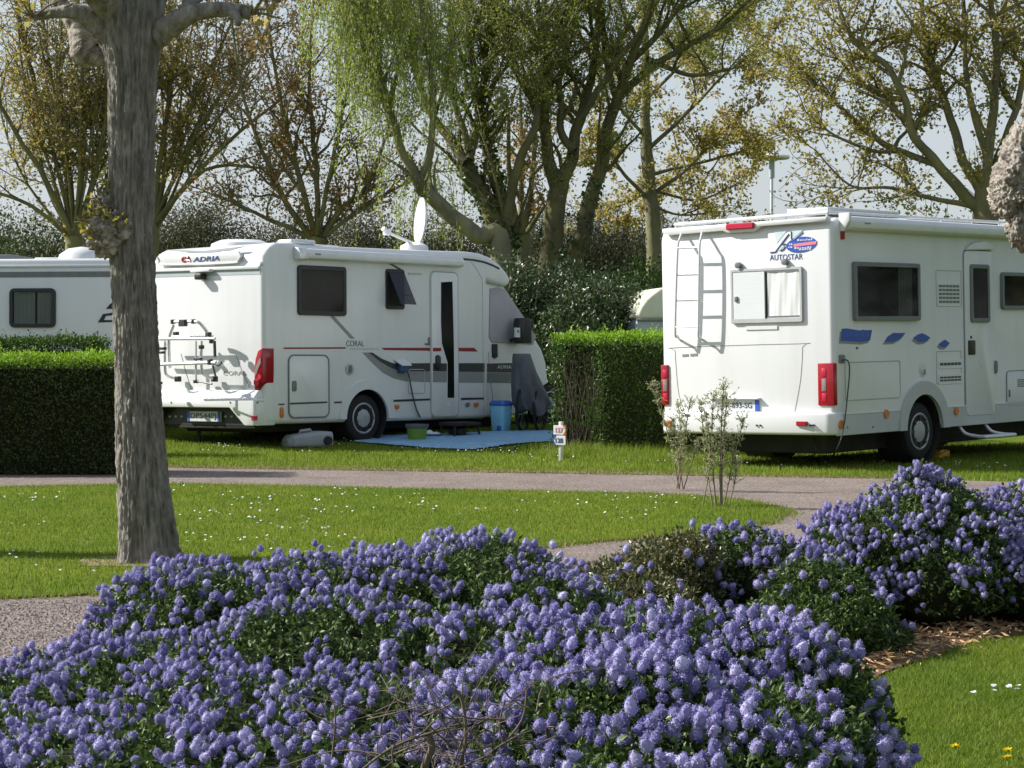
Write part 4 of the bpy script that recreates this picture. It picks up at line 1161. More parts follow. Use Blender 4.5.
def build_stool():
    p = gnd(460, 436); s = p[1] / F
    e = empty('folding_stool', p, rz=R(40))
    tag(e, 'low dark folding table standing under the motorhome door', 'folding table')
    w, dd, hh = 17 * s, .18, 14 * s
    MB().box((-w, -dd, hh - .05), (w, dd, hh)).build('table_top', M['dark'], e, bevel=.012)
    for x in (-w * .85, w * .85):
        for y in (-dd * .8, dd * .8): MB().tube([(x, y, hh - .04), (x * 1.12, y * 1.1, 0)], .018, 6).build('leg', M['dark'], e)
    MB().box((-w * .5, -dd * .7, .0), (w * .1, dd * .7, hh * .6)).build('crate_shelf', M['dark'], e, bevel=.02)
    # crumpled pale cloth
    q = gnd(432, 437); g = np.random.default_rng(4)
    V = []; Fc = []; n = 14
    for i in range(n):
        for j in range(n):
            u, v = (i / (n - 1) - .5) * .26, (j / (n - 1) - .5) * .2
            r2 = min(1, 4 * (u / .13) ** 2 * .25 + 4 * (v / .1) ** 2 * .25)
            z = (.05 + .09 * noise.noise(Vector((u * 14, v * 14, 1)))) * (1 - r2) 
            V.append((q[0] + u, q[1] + v, q[2] + .05 + max(z * .7, -.005)))
            if i and j: a = i * n + j; Fc.append((a, a - 1, a - n - 1, a - n))
    tag(raw_mesh('cloth', V, np.array(Fc), M['curtain'], None, True), 'crumpled whitish cloth lying beside the green tub', 'cloth')
build_stool()

def build_tank():
    p = gnd(306, 447); s = p[1] / F
    e = empty('waste_tank', p, rz=R(30))
    tag(e, 'grey plastic waste tank lying on the grass under the motorhome', 'waste tank')
    w, hh = 23 * s, 15.5 * s
    secs = []
    for x, k, y in ((-w, .55, .10), (-w * .8, .78, .16), (-w * .2, .9, .2), (w * .3, 1.0, .22), (w * .95, 1.0, .22), (w, .92, .2)):
        secs.append([(x, a * 1, b) for a, b in rrect(-y, y, .0, hh * k, .05)])
    V, Fc = hull_between(secs)
    b = MB().add(V, Fc).build('tank_body', M['tank'], e, bevel=.006)
    MB().lathe([(.055, -.03), (.06, .0), (.05, .02)], (w * .7, -.225, .09), 'y', 16).build('cap', M['dark'], e)
    MB().tube([(-w * .3, 0, hh * .86), (-w * .28, 0, hh * 1.05), (w * .2, 0, hh * 1.12), (w * .25, 0, hh * .97)], .018, 6).build('handle', M['tank'], e)
build_tank()

def build_chock():
    p = gnd(936.5, 458.5); s = p[1] / F
    e = empty('wheel_chock', (p[0], p[1], 0), rz=R(48))
    tag(e, 'yellow plastic wheel ramp lying beside the rear wheel of the ladder motorhome', 'wheel chock')
    MB().prism([(-.16, 0), (.16, 0), (.16, .10), (.08, .09), (-.16, .02)], 'y', -.09, .09).build('ramp', M['yellow'], e, bevel=.004)
    MB().box((-.02, -.07, .01), (.13, .07, .108)).build('tread', M['yellow'], e, bevel=.004)
build_chock()

def build_bikes():
    """two wheels showing below a grey cover"""
    p = gnd(534, 431)
    Y = p[1]
    e = empty('covered_bicycle', p, rz=R(15))
    tag(e, 'bicycle under a draped grey cover with its wheels showing, in front of the motorhome cab', 'bicycle')
    s = Y / F
    def L(px, py, off=0.0):          # local coordinates in the bicycle's own upright plane
        x = (px - 534) * s / math.cos(R(15)); z = (431 - py) * s
        return x, z
    cw, sw_ = math.cos(R(58)), math.sin(R(58))      # the wheels stand turned towards the road
    for px, r in ((523, .32), (540, .32)):
        x, _ = L(px, 0)
        wv = []
        for k in range(32):
            a = 2 * math.pi * k / 32; wv.append((x + r * math.cos(a) * cw, r * math.cos(a) * sw_, r + r * math.sin(a)))
        wh = MB().tube(wv, .024, 6, closed=True).build('wheel', M['tyre'], e)
        sp = MB()
        for k in range(12):
            a = math.pi * 2 * k / 12; sp.tube([(x, 0, r), (x + r * .93 * math.cos(a) * cw, r * .93 * math.cos(a) * sw_, r + r * .93 * math.sin(a))], .004, 4)
        sp.build('spokes', M['frame_grey'], wh)
    x0, x1 = L(523, 0)[0], L(540, 0)[0]
    f = MB()
    xm = (x0 + x1) / 2
    f.tube([(x0, 0, .33), (x0 + .06, 0, .62), (x1 - .04, 0, .66), (x1, 0, .33)], .02, 6).tube([(x0 + .06, 0, .62), (xm, 0, .32), (x1 - .04, 0, .66)], .018, 6).tube([(xm, 0, .32), (x0, 0, .33)], .014, 6)
    f.build('frame', M['dark'], e)
    # cloth: loft of outlines from the ridge down, with folds
    prof = [(353.5, 513, 530), (358, 512.5, 531.5), (372, 512, 536.5), (385, 511.5, 543), (397, 512, 549), (405, 513, 553), (409, 516, 551.5)]
    V = []; Fc = []; n = 72
    rows = []
    yy = [p_[0] for p_ in prof]
    for k in range(40):
        t = k / 39
        y = 353.5 + (409 - 353.5) * t
        l = np.interp(y, yy, [p_[1] for p_ in prof]); r = np.interp(y, yy, [p_[2] for p_ in prof])
        rows.append((y, l, r, t))
    for y, l, r, t in rows:
        xl, z = L(l, y); xr, _ = L(r, y)
        cx, hw = (xl + xr) / 2, (xr - xl) / 2
        dpt = .10 + .16 * t ** .6
        for k in range(n):
            a = 2 * math.pi * k / n
            fold = 1 + t * (.16 * math.sin(a * 7 + 1.6 * math.sin(t * 4)) + .09 * math.sin(a * 12 + t * 3))
            dz = t * .035 * math.sin(a * 5) + (-.06 * math.sin(a) ** 2 * t)
            V.append((cx + hw * math.cos(a) * (.97 + .03 * fold), dpt * math.sin(a) * fold, z + dz))
    for r_ in range(39):
        for k in range(n):
            Fc.append((r_ * n + k, r_ * n + (k + 1) % n, (r_ + 1) * n + (k + 1) % n, (r_ + 1) * n + k))
    m = MB().add(V, Fc + [tuple(range(n))]).build('cover', M['cover'], e, angle=80)
build_bikes()

def build_sign():
    p = gnd(561, 461.5); s = p[1] / F
    e = empty('pitch_sign', p, rz=R(-34))
    tag(e, 'small white post with two number plates at the edge of the gravel road', 'sign')
    hh = 40 * s
    MB().box((-.022, -.022, 0), (.022, .022, hh)).build('post', M['postwhite'], e, bevel=.006)
    w = 7.2 * s; u = 9.3 * s
    for top, col, edge, txt, kind in ((hh - .045, 'pink_decal', 'orange', '127', 1), (hh - .045 - u - .012, 'navy', 'blue_decal', '128', -1)):
        z0 = top - u
        pl = MB().box((-w, -.036, z0), (w, -.024, top)).build('number_board', M['lamp_white'], e, bevel=.003, seg=1)
        k = kind
        ed = MB()
        ed.prism([(k * w, z0), (k * w, z0 + u * .5), (k * w * .55, z0)], 'y', -.040, -.03).prism([(k * w, top), (k * w * .55, top), (k * w, z0 + u * .5)], 'y', -.040, -.03)
        ed.build('arrow_corners', M[edge], pl, smooth=False)
        text(txt, (-w * .62, -.037, z0 + u * .24), (1, 0, 0), (0, 0, 1), (0, -1, 0), w * 1.2, u * .52, M[col], 'lettering', pl, .004, 0, .01)
build_sign()

def build_lamp():
    Y = 62.0
    p = at(771.5, 300, Y); s = Y / F
    e = empty('street_lamp', (p[0], Y, 0))
    tag(e, 'tall pale lamp post with a flat round head, beyond the motorhomes', 'lamp post')
    zt = at(772, 157.5, Y)[2]
    MB().tube([(0, 0, 0), (0, 0, 1.2), (0, 0, zt - .55)], [.06, .052, .045], 12).build('pole', M['lamp_white'], e)
    MB().tube([(0, 0, zt - .6), (0, 0, zt - .08)], .085, 12).build('collar', M['greypanel'], e)
    MB().lathe([(.12, -.10), (.30, -.06), (.50, -.045), (.53, .0), (.50, .05), (.3, .085), (.02, .10)], (0, 0, zt), 'z', 32).build('lamp_head', M['lamp_white'], e, angle=50)
build_lamp()

def build_cable():
    fr = FA; h = fr.h
    P = []
    for px, py, o in ((842, 360, .02), (848, 361, .06), (849.5, 372, .05), (847.5, 395, .04), (844, 425, .05), (838, 447, .10)):
        a = fr.side(px, py, o); P.append(fr.wor((a[0], -(h + o), a[1])))
    for px, py in ((828, 461.5), (815, 463.5), (803, 459)):
        q = gnd(px, py); P.append((q[0], q[1], .02))
    q = fr.wor((.5, .1, .05)); P += [tuple(fr.wor((.25, -.75, .15))), tuple(fr.wor((.3, -.7, .35)))]
    o = MB().tube(smooth_path(P, 6), .008, 6).build('power_cable', M['stripe_dark'])
    tag(o, 'thin grey power cable hanging from the ladder motorhome in a loop to the grass', 'cable')
    fr = FB; h = fr.h
    P = []
    for px, py, o in ((406, 369, .06), (409, 376, .06), (412, 392, .05), (416, 408, .04), (420, 417, .02)):
        a = fr.side(px, py, o); P.append(fr.wor((a[0], -(h + o), a[1])))
    q = gnd(430, 430); pass
    o = MB().tube(smooth_path(P, 6), .012, 6).build('power_cable', M['cable'])
    tag(o, 'dark power cable running down the side of the rack motorhome below its open socket flap', 'cable')
build_cable()

# ================================================================== GROUND
def ground_mat():
    m, nt, out = newmat('grass_ground')
    p = nd(nt, 'ShaderNodeBsdfPrincipled'); p.inputs['Roughness'].default_value = .9; p.inputs['Specular IOR Level'].default_value = .1
    a = noise_node(nt, .6, 5); b = noise_node(nt, 9, 6); c = noise_node(nt, 60, 3)
    r1 = ramp(nt, a.outputs['Fac'], [(.3, (.10, .155, .013)), (.5, (.135, .195, .016)), (.7, (.165, .20, .030))])
    r2 = ramp(nt, b.outputs['Fac'], [(.3, (.55, .6, .5)), (.7, (1.3, 1.25, 1.2))])
    mx = nd(nt, 'ShaderNodeMix', data_type='RGBA', blend_type='MULTIPLY'); mx.inputs[0].default_value = 1
    nt.links.new(r1.outputs[0], mx.inputs[6]); nt.links.new(r2.outputs[0], mx.inputs[7])
    r3 = ramp(nt, c.outputs['Fac'], [(.25, (.6, .62, .55)), (.75, (1.35, 1.3, 1.2))])
    m2 = nd(nt, 'ShaderNodeMix', data_type='RGBA', blend_type='MULTIPLY'); m2.inputs[0].default_value = 1
    nt.links.new(mx.outputs[2], m2.inputs[6]); nt.links.new(r3.outputs[0], m2.inputs[7])
    nt.links.new(m2.outputs[2], p.inputs['Base Color'])
    bp = nd(nt, 'ShaderNodeBump'); bp.inputs['Strength'].default_value = .8; bp.inputs['Distance'].default_value = .03
    nt.links.new(c.outputs['Fac'], bp.inputs['Height']); nt.links.new(bp.outputs[0], p.inputs['Normal'])
    nt.links.new(p.outputs[0], out.inputs[0])
    return m
M['ground'] = ground_mat()

def gravel_mat():
    m, nt, out = newmat('pink_grey_gravel')
    p = nd(nt, 'ShaderNodeBsdfPrincipled'); p.inputs['Roughness'].default_value = .9; p.inputs['Specular IOR Level'].default_value = .2
    tc = nd(nt, 'ShaderNodeTexCoord')
    v = nd(nt, 'ShaderNodeTexVoronoi'); v.inputs['Scale'].default_value = 75
    nt.links.new(tc.outputs['Object'], v.inputs['Vector'])
    r = ramp(nt, v.outputs['Color'], [(.0, (.105, .083, .074)), (.35, (.185, .150, .128)), (.65, (.265, .217, .187)), (1, (.42, .36, .315))])
    a = noise_node(nt, 1.3, 6); r2 = ramp(nt, a.outputs['Fac'], [(.3, (.78, .76, .75)), (.7, (1.12, 1.1, 1.08))])
    mx = nd(nt, 'ShaderNodeMix', data_type='RGBA', blend_type='MULTIPLY'); mx.inputs[0].default_value = 1
    nt.links.new(r.outputs[0], mx.inputs[6]); nt.links.new(r2.outputs[0], mx.inputs[7])
    nt.links.new(mx.outputs[2], p.inputs['Base Color'])
    bp = nd(nt, 'ShaderNodeBump'); bp.inputs['Strength'].default_value = .7; bp.inputs['Distance'].default_value = .012
    nt.links.new(v.outputs['Distance'], bp.inputs['Height']); bp.invert = True
    nt.links.new(bp.outputs[0], p.inputs['Normal'])
    nt.links.new(p.outputs[0], out.inputs[0])
    return m
M['gravel'] = gravel_mat()
M['soil'] = mat('mulch_soil', [(.06, .035, .02), (.17, .10, .05), (.30, .19, .10)], .95, 30, 8, None, (60, 1, None))
M['bare'] = mat('bare_earth', [(.20, .13, .08), (.30, .21, .13), (.15, .13, .06)], .95, 14, 8, None, (40, .8, None))

def build_ground():
    xs = np.concatenate([[-400, -120, -60, -30], np.arange(-16, 16.1, .5), [30, 60, 120, 400]])
    ys = np.concatenate([[-30, 0, 3], np.arange(5, 45.1, .5), [55, 80, 150, 300, 800]])
    X, Yg = np.meshgrid(xs, ys)
    Z = gz(X, Yg) 
    V = np.stack([X, Yg, Z], -1).reshape(-1, 3)
    nx = len(xs); i = np.arange(len(ys) - 1)[:, None] * nx + np.arange(nx - 1)[None]
    Fc = np.stack([i, i + 1, i + nx + 1, i + nx], -1).reshape(-1, 4)
    tag(raw_mesh('ground', V, Fc, M['ground'], None, True), kind='structure')
build_ground()

def wob(P, amp, g, n=7, smooth=1):
    out = []
    for a in range(len(P)):
        p, q = np.array(P[a][:2]), np.array(P[(a + 1) % len(P)][:2])
        k = max(2, int(np.linalg.norm(q - p) / .22))
        for i in range(k):
            r = p + (q - p) * i / k
            out.append(r + np.array([noise.noise(Vector((r[0] * 1.9, r[1] * 1.9, 1))), noise.noise(Vector((r[0] * 1.9, r[1] * 1.9, 7)))]) * amp)
    return np.array(out)

def sheet(name, P, z, m, kind='structure', lip=0.0):
    P = np.asarray(P)
    bm = bmesh.new()
    vs = [bm.verts.new((p[0], p[1], float(gz(p[0], p[1])) + z)) for p in P]
    f = bm.faces.new(vs)
    if f.normal.z < 0: f.normal_flip()
    if lip:
        vb = [bm.verts.new((p[0], p[1], float(gz(p[0], p[1])) + z - lip)) for p in P]
        for i in range(len(P)):
            j = (i + 1) % len(P); bm.faces.new((vs[i], vs[j], vb[j], vb[i]))
        bmesh.ops.recalc_face_normals(bm, faces=bm.faces)
    bmesh.ops.triangulate(bm, faces=[f for f in bm.faces if len(f.verts) > 4])
    me = bpy.data.meshes.new(name); bm.to_mesh(me); bm.free()
    me.materials.append(m)
    return tag(link(name, me), kind=kind)

g0 = np.random.default_rng(21)
def G(pts): return [gnd(*p)[:2] for p in pts]
path_out = [np.array((-13.0, 26.6))] + G([(-60, 464.2), (166, 465.8), (340, 467.8), (560, 471), (673, 472.7), (731, 475), (885, 478.5), (1060, 484), (1150, 500), (1060, 512), (960, 530), (860, 556), (790, 566), (700, 580), (600, 592), (480, 612), (300, 640), (120, 656), (0, 668), (-90, 679)]) + [np.array((-6, 9.0)), np.array((-13, 9.0))]
island = G([(-420, 489), (0, 489.5), (165, 485.5), (300, 488), (400, 490.8), (560, 493.5), (640, 495.5), (700, 498), (750, 503.5), (779, 510), (786, 516), (765, 524.5), (720, 533), (640, 540), (575, 544.5), (520, 551.5), (400, 566), (250, 582), (105, 595.5), (0, 600), (-100, 608), (-420, 622)])
PATH = wob(path_out, .05, g0); ISL = wob(island, .07, g0)
sheet('gravel_path', PATH, .005, M['gravel'])
sheet('lawn', ISL, .016, M['ground'], lip=.03)
bed = G([(556, 600), (600, 580), (700, 572), (800, 560), (900, 540), (1030, 520), (1250, 525), (1250, 622), (1040, 634), (985, 641), (935, 655), (905, 668), (885, 676), (860, 690), (760, 720), (640, 720), (560, 680)])
BED = wob(bed, .05, g0)
sheet('mulch_bed', BED, .012, M['soil'])
# worn earth round the trunk and dry verge along the road
TREE = at(146, 560, 13.15)
ring_ = [(TREE[0] + (.36 + .10 * noise.noise(Vector((math.cos(a) * 2, math.sin(a) * 2, 2)))) * math.cos(a) * 1.15, TREE[1] + (.36 + .1 * noise.noise(Vector((math.cos(a) * 2, math.sin(a) * 2, 5)))) * math.sin(a)) for a in np.linspace(0, 2 * math.pi, 40, endpoint=False)]
sheet('bare_earth', ring_, .021, M['bare'])

# ------------------------------------------------------------------ grass blades
def blades(n, region, hmin, hmax, wd, g, zoff=0.0, lean=.5):
    """random blades in a polygon; 2-triangle blades"""
    P = np.asarray(region)
    lo, hi = P.min(0), P.max(0)
    x = g.uniform(lo[0], hi[0], n * 3); y = g.uniform(lo[1], hi[1], n * 3)
    k = inpoly(x, y, P); x = x[k][:n]; y = y[k][:n]
    return blades_at(x, y, hmin, hmax, wd, g, zoff, lean)

def blades_at(x, y, hmin, hmax, wd, g, zoff=0.0, lean=.5):
    n = len(x)
    z = gz(x, y) + zoff
    a = g.uniform(0, 2 * np.pi, n); h = g.uniform(hmin, hmax, n); w = g.uniform(.6, 1.2, n) * wd
    b = g.uniform(0, 2 * np.pi, n); l = g.uniform(.1, lean, n) * h
    dx, dy = np.cos(a) * w / 2, np.sin(a) * w / 2
    V = np.stack([np.stack([x - dx, y - dy, z], 1), np.stack([x + dx, y + dy, z], 1), np.stack([x + np.cos(b) * l, y + np.sin(b) * l, z + h], 1)], 1).reshape(-1, 3)
    return V, np.arange(3 * n).reshape(n, 3)

def cat(parts):
    V = []; Fc = []; n = 0
    for v, f in parts:
        V.append(v); Fc.append(f + n); n += len(v)
    return np.concatenate(V), np.concatenate(Fc)

gg = np.random.default_rng(33)
VIS_ISL = [p for p in G([(-60, 489.5), (165, 485.5), (400, 490.8), (640, 495.5), (700, 498), (750, 503.5), (779, 510), (786, 516), (765, 524.5), (720, 533), (575, 544.5), (520, 551.5), (400, 566), (250, 582), (105, 595.5), (0, 600), (-60, 603)])]
parts = [blades(120000, VIS_ISL, .012, .032, .007, gg, .016)]
# fringe that softens the lawn's edge
def fringe(poly, per, spread, g):
    P = np.asarray(poly); Q = np.roll(P, -1, 0)
    L = np.linalg.norm(Q - P, axis=1); n = int(per * L.sum())
    k = g.choice(len(P), n, p=L / L.sum()); t = g.random(n)[:, None]
    p = P[k] + (Q[k] - P[k]) * t + g.normal(0, spread, (n, 2))
    return p[:, 0], p[:, 1]
x, y = fringe(ISL, 500, .05, gg)
k = (y > 11) & (x > -6)
parts.append(blades_at(x[k], y[k], .015, .045, .008, gg, .008, .9))
verge = G([(-60, 464.2), (166, 465.8), (340, 467.8), (560, 471), (673, 472.7), (731, 475), (885, 478.5), (1060, 484)]) + [np.array((9, 26)), np.array((9, 29)), np.array((2, 31)), np.array((-2, 32.5)), np.array((-8, 30))]
SHEETP = G([(326, 439), (345, 436), (400, 435.5), (450, 434), (500, 431.5), (557, 431), (559, 437), (556, 443), (530, 444.5), (505, 447.5), (478, 451), (455, 451), (425, 450), (385, 446.5), (350, 443.3)])
P_ = np.asarray(verge); bx = gg.uniform(P_[:, 0].min(), P_[:, 0].max(), 330000); by = gg.uniform(P_[:, 1].min(), P_[:, 1].max(), 330000)
k = inpoly(bx, by, P_) & ~inpoly(bx, by, SHEETP); bx, by = bx[k][:130000], by[k][:130000]
parts.append(blades_at(bx, by, .02, .055, .012, gg, 0.0))
x, y = fringe(G([(-60, 464.2), (166, 465.8), (340, 467.8), (560, 471), (673, 472.7), (731, 475), (885, 478.5)]), 350, .06, gg)
k = y > 21
parts.append(blades_at(x[k], y[k], .02, .05, .014, gg, 0, .8))
LAWN2 = G([(855, 700), (885, 676), (905, 668), (935, 655), (985, 641), (1040, 634), (1250, 622), (1330, 790), (860, 790)])
parts.append(blades(105000, LAWN2, .010, .030, .0042, gg, 0.0, 1.2))
# rough tufts at the foot of the trimmed hedge and round the sign
tu = []
for px, py, n, sp, hm in ((580, 455, 900, .35, .22), (610, 456, 900, .4, .2), (640, 458, 700, .3, .18), (560, 459, 300, .10, .16), (543, 457, 200, .12, .12), (660, 462, 400, .3, .15), (146, 556, 500, .2, .07)):
    p = gnd(px, py)
    tu.append(blades_at(gg.normal(p[0], sp, n), gg.normal(p[1], sp * .5, n), hm * .3, hm, .010, gg, 0, .6))
parts += tu
V, Fc = cat(parts)
tag(raw_mesh('grass', V, Fc, M['blade']), 'short green grass of the lawns and verges', 'grass', kind='stuff')
x, y = fringe(G([(-60, 464.6), (166, 466.4), (340, 468.4), (560, 471.6), (673, 473.3), (731, 475.6), (885, 479.1), (1060, 485)])[:-1], 420, .035, gg)
k = y > 21
pd = [blades_at(x[k], y[k], .01, .035, .016, gg, 0, 1.4)]
x, y = fringe(ISL, 160, .04, gg); k = (y > 11) & (x > -6)
pd.append(blades_at(x[k], y[k], .01, .03, .012, gg, .01, 1.5))
V, Fc = cat(pd)
tag(raw_mesh('dry_grass', V, Fc, M['blade_dry']), 'dry straw coloured grass along the edges of the gravel', 'grass', kind='stuff')

# ------------------------------------------------------------------ daisies
def daisies(name, spots, label):
    P = np.array(spots); n = len(P)
    g = np.random.default_rng(71)
    r = g.uniform(.007, .0115, n); nrm = unit(np.stack([g.normal(-.1, .35, n), g.normal(-.25, .35, n), np.ones(n)], 1))
    u = unit(np.cross(nrm, [[0, 1, 0.2]])); v = np.cross(nrm, u)
    V = []
    for k in range(7):
        a = 2 * np.pi * k / 7
        V.append(P + (u * math.cos(a) + v * math.sin(a)) * r[:, None])
    V = np.stack(V, 1).reshape(-1, 3)
    o = raw_mesh(name, V, np.arange(7 * n).reshape(n, 7), M['daisy'])
    tag(o, label, 'daisies', kind='stuff')
sp = []
gd = np.random.default_rng(90)
cl = [(30, 500), (60, 505), (30, 530), (205, 500), (240, 505), (225, 515), (260, 512), (300, 505), (330, 515), (270, 525), (200, 540), (250, 545), (290, 555), (340, 545), (190, 520), (400, 500), (440, 512), (350, 498), (500, 515), (560, 505), (620, 500), (660, 505), (640, 520), (690, 503), (300, 535), (380, 555), (180, 495), (20, 560), (70, 575)]
for cx, cy in cl:
    for _ in range(gd.integers(4, 13)):
        p = gnd(cx + gd.normal(0, 22), cy + gd.normal(0, 3.6))
        if inpoly(p[0], p[1], ISL): sp.append((p[0], p[1], .075 + gd.normal(0, .006) - .025))
for cx, cy, n, sx in ((225, 449, 16, 10), (500, 453, 40, 25), (430, 452, 8, 20), (545, 449, 6, 8), (280, 455, 8, 40), (690, 464, 8, 30), (760, 466, 10, 40), (860, 466, 12, 40), (930, 468, 10, 30), (990, 470, 10, 20), (345, 444, 14, 10), (545, 462, 6, 20)):
    for _ in range(n):
        p = gnd(cx + gd.normal(0, sx), cy + gd.normal(0, 1.6)); sp.append((p[0], p[1], p[2] + .055))
for cx, cy in ((993, 698), (993, 703), (1007.5, 699), (1015.5, 701.5), (1016.5, 698), (972, 705), (1030, 715)):
    p = gnd(cx, cy); sp.append((p[0], p[1], .05)); sp.append((p[0] + .008, p[1] + .004, .05))
daisies('daisies', sp, 'white daisies dotted through the short grass')

def dandelion(px, py, label):
    p = gnd(px, py + 9)
    e = empty('dandelion', p)
    tag(e, label, 'dandelion')
    MB().tube([(0, 0, 0), (.004, 0, .02), (0, 0, .036)], .0025, 5).build('stalk', M['green_tub'], e)
    g = np.random.default_rng(int(px)); n = 90
    a = g.uniform(0, 2 * np.pi, n); t = g.uniform(.1, .75, n)
    D = np.stack([np.cos(a) * np.cos(t), np.sin(a) * np.cos(t), np.sin(t)], 1)
    V, Fc = leaves(np.tile([[0, 0, .036]], (n, 1)), D, g.uniform(.012, .021, n), .006, g)
    raw_mesh('flower_head', V, Fc, M['dandelion'], e)
dandelion(955.5, 749, 'open yellow dandelion in the lawn, the one on its own')
dandelion(1007, 760, 'open yellow dandelion in the lawn at the right edge, below a smaller bud')
dandelion(1008, 752.5, 'small yellow dandelion bud just above an open one')

# wood chips
def chips():
    g = np.random.default_rng(5)
    x, y = [], []
    reg = np.array(G([(840, 690), (880, 674), (930, 657), (985, 642), (1040, 634), (1060, 600), (900, 600), (800, 620), (780, 660)]))
    lo, hi = reg.min(0), reg.max(0)
    n = 9000
    X = g.uniform(lo[0], hi[0], n); Yc = g.uniform(lo[1], hi[1], n); k = inpoly(X, Yc, reg); X, Yc = X[k], Yc[k]
    X += g.normal(0, .05, len(X)); Yc += g.normal(0, .05, len(X))
    m = len(X)
    D = np.stack([g.normal(size=m), g.normal(size=m), g.normal(0, .3, m)], 1)
    V, Fc = leaves(np.stack([X, Yc, g.uniform(.015, .05, m)], 1), D, g.uniform(.02, .075, m), g.uniform(.006, .016, m), g)
    tag(raw_mesh('wood_chips', V, Fc, M['chip']), 'brown wood chips spread under the bushes', 'wood chips', kind='stuff')
chips()

def pebbles():
    g = np.random.default_rng(6)
    reg = np.array(G([(-20, 605), (105, 600), (200, 588), (330, 575), (330, 640), (100, 660), (-20, 672)]))
    lo, hi = reg.min(0), reg.max(0); n = 9000
    X = g.uniform(lo[0], hi[0], n); Yc = g.uniform(lo[1], hi[1], n); k = inpoly(X, Yc, reg) & ~inpoly(X, Yc, ISL); X, Yc = X[k], Yc[k]
    m = len(X); r = g.uniform(.004, .011, m)
    O = np.array([(1, 0, 0), (0, 1, 0), (-1, 0, 0), (0, -1, 0), (0, 0, .8)])
    a = g.uniform(0, 6.28, m); ca, sa = np.cos(a), np.sin(a)
    Q = np.stack([np.stack([o[0] * ca - o[1] * sa, (o[0] * sa + o[1] * ca) * .7, np.full(m, o[2])], 1) for o in O], 1) * r[:, None, None]
    V = (np.stack([X, Yc, np.full(m, .006)], 1)[:, None] + Q).reshape(-1, 3)
    b = np.arange(m)[:, None] * 5
    Fc = np.concatenate([b + np.array([[i, (i + 1) % 4, 4]]) for i in range(4)])
    tag(raw_mesh('loose_gravel', V, Fc, leafmat('gravel_stone', [(.14, .11, .11), (.26, .21, .20), (.40, .35, .33)], 0, .9, .2)), 'loose pinkish gravel stones on the path', 'gravel', kind='stuff')
pebbles()
# ================================================================== BUSHES AND HEDGES
def ell_sample(E, n, g, zmin=-.35):
    """points on the outside of a union of ellipsoids E [(cx,cy,cz,rx,ry,rz)] -> P, N"""
    E = np.array(E)
    A = (E[:, 3] * E[:, 4]) ** .8 + (E[:, 3] * E[:, 5]) ** .8 + (E[:, 4] * E[:, 5]) ** .8
    k = g.choice(len(E), n, p=A / A.sum())
    d = unit(g.normal(size=(n, 3)))
    d[:, 2] = np.where(d[:, 2] < zmin, -d[:, 2], d[:, 2])
    P = E[k, :3] + d * E[k, 3:]
    N = unit(d / E[k, 3:])
    ok = np.ones(n, bool)
    for j in range(len(E)):
        q = (P - E[j, :3]) / E[j, 3:]
        ok &= ~(((q ** 2).sum(1) < .93) & (k != j))
    ok &= P[:, 2] > .02
    return P[ok], N[ok]

def ico(c, r, sub=2):
    bm = bmesh.new(); bmesh.ops.create_icosphere(bm, subdivisions=sub, radius=1)
    V = np.array([v.co[:] for v in bm.verts]); Fc = np.array([[v.index for v in f.verts] for f in bm.faces]); bm.free()
    return V * np.array(r) + np.array(c), Fc

ICO1 = ico((0, 0, 0), (1, 1, 1), 2)

def flower_heads(P, N, g, size):
    """conical, fluffy heads: a knobbly core and a fuzz of tiny florets"""
    n = len(P)
    ax = unit(N * .6 + np.array([0, 0, .55]) + g.normal(0, .35, (n, 3)))
    s = g.uniform(.64, 1.18, n) * size
    u = unit(np.cross(ax, g.normal(size=(n, 3)))); v = np.cross(ax, u)
    el = g.uniform(.95, 1.45, n)
    out = []
    CV, CF = ICO1
    jit = .98 + g.normal(0, .05, (n, len(CV)))
    tp = 1 - .25 * CV[None, :, 2]
    X = CV[None, :, 0] * tp * jit * s[:, None] * .8; Yv = CV[None, :, 1] * tp * jit * s[:, None] * .8; Z = CV[None, :, 2] * jit * s[:, None] * .85 * el[:, None]
    V = P[:, None] + u[:, None] * X[..., None] + v[:, None] * Yv[..., None] + ax[:, None] * (Z + s[:, None] * .6)[..., None]
    F1 = (np.arange(n)[:, None, None] * len(CV) + CF[None]).reshape(-1, 3)
    # florets
    K = 150
    d = unit(g.normal(size=(n, K, 3)))
    tp = 1 - .25 * d[..., 2]
    rad = g.uniform(.80, 1.05, (n, K))
    lx = d[..., 0] * tp * rad * s[:, None]; ly = d[..., 1] * tp * rad * s[:, None]; lz = d[..., 2] * rad * s[:, None] * el[:, None]
    C0 = P[:, None] + u[:, None] * lx[..., None] + v[:, None] * ly[..., None] + ax[:, None] * (lz + s[:, None] * .6)[..., None]
    C0 = C0.reshape(-1, 3)
    q1 = unit(g.normal(size=C0.shape)); q2 = np.cross(q1, unit(g.normal(size=C0.shape)))
    fs = g.uniform(.0022, .0040, len(C0))[:, None] * (size / .026)
    V2 = np.stack([C0 + q1 * fs, C0 + q2 * fs, C0 - q1 * fs, C0 - q2 * fs], 1).reshape(-1, 3)
    F2 = np.arange(len(V2)).reshape(-1, 4)
    return (V.reshape(-1, 3), F1), (V2, F2)

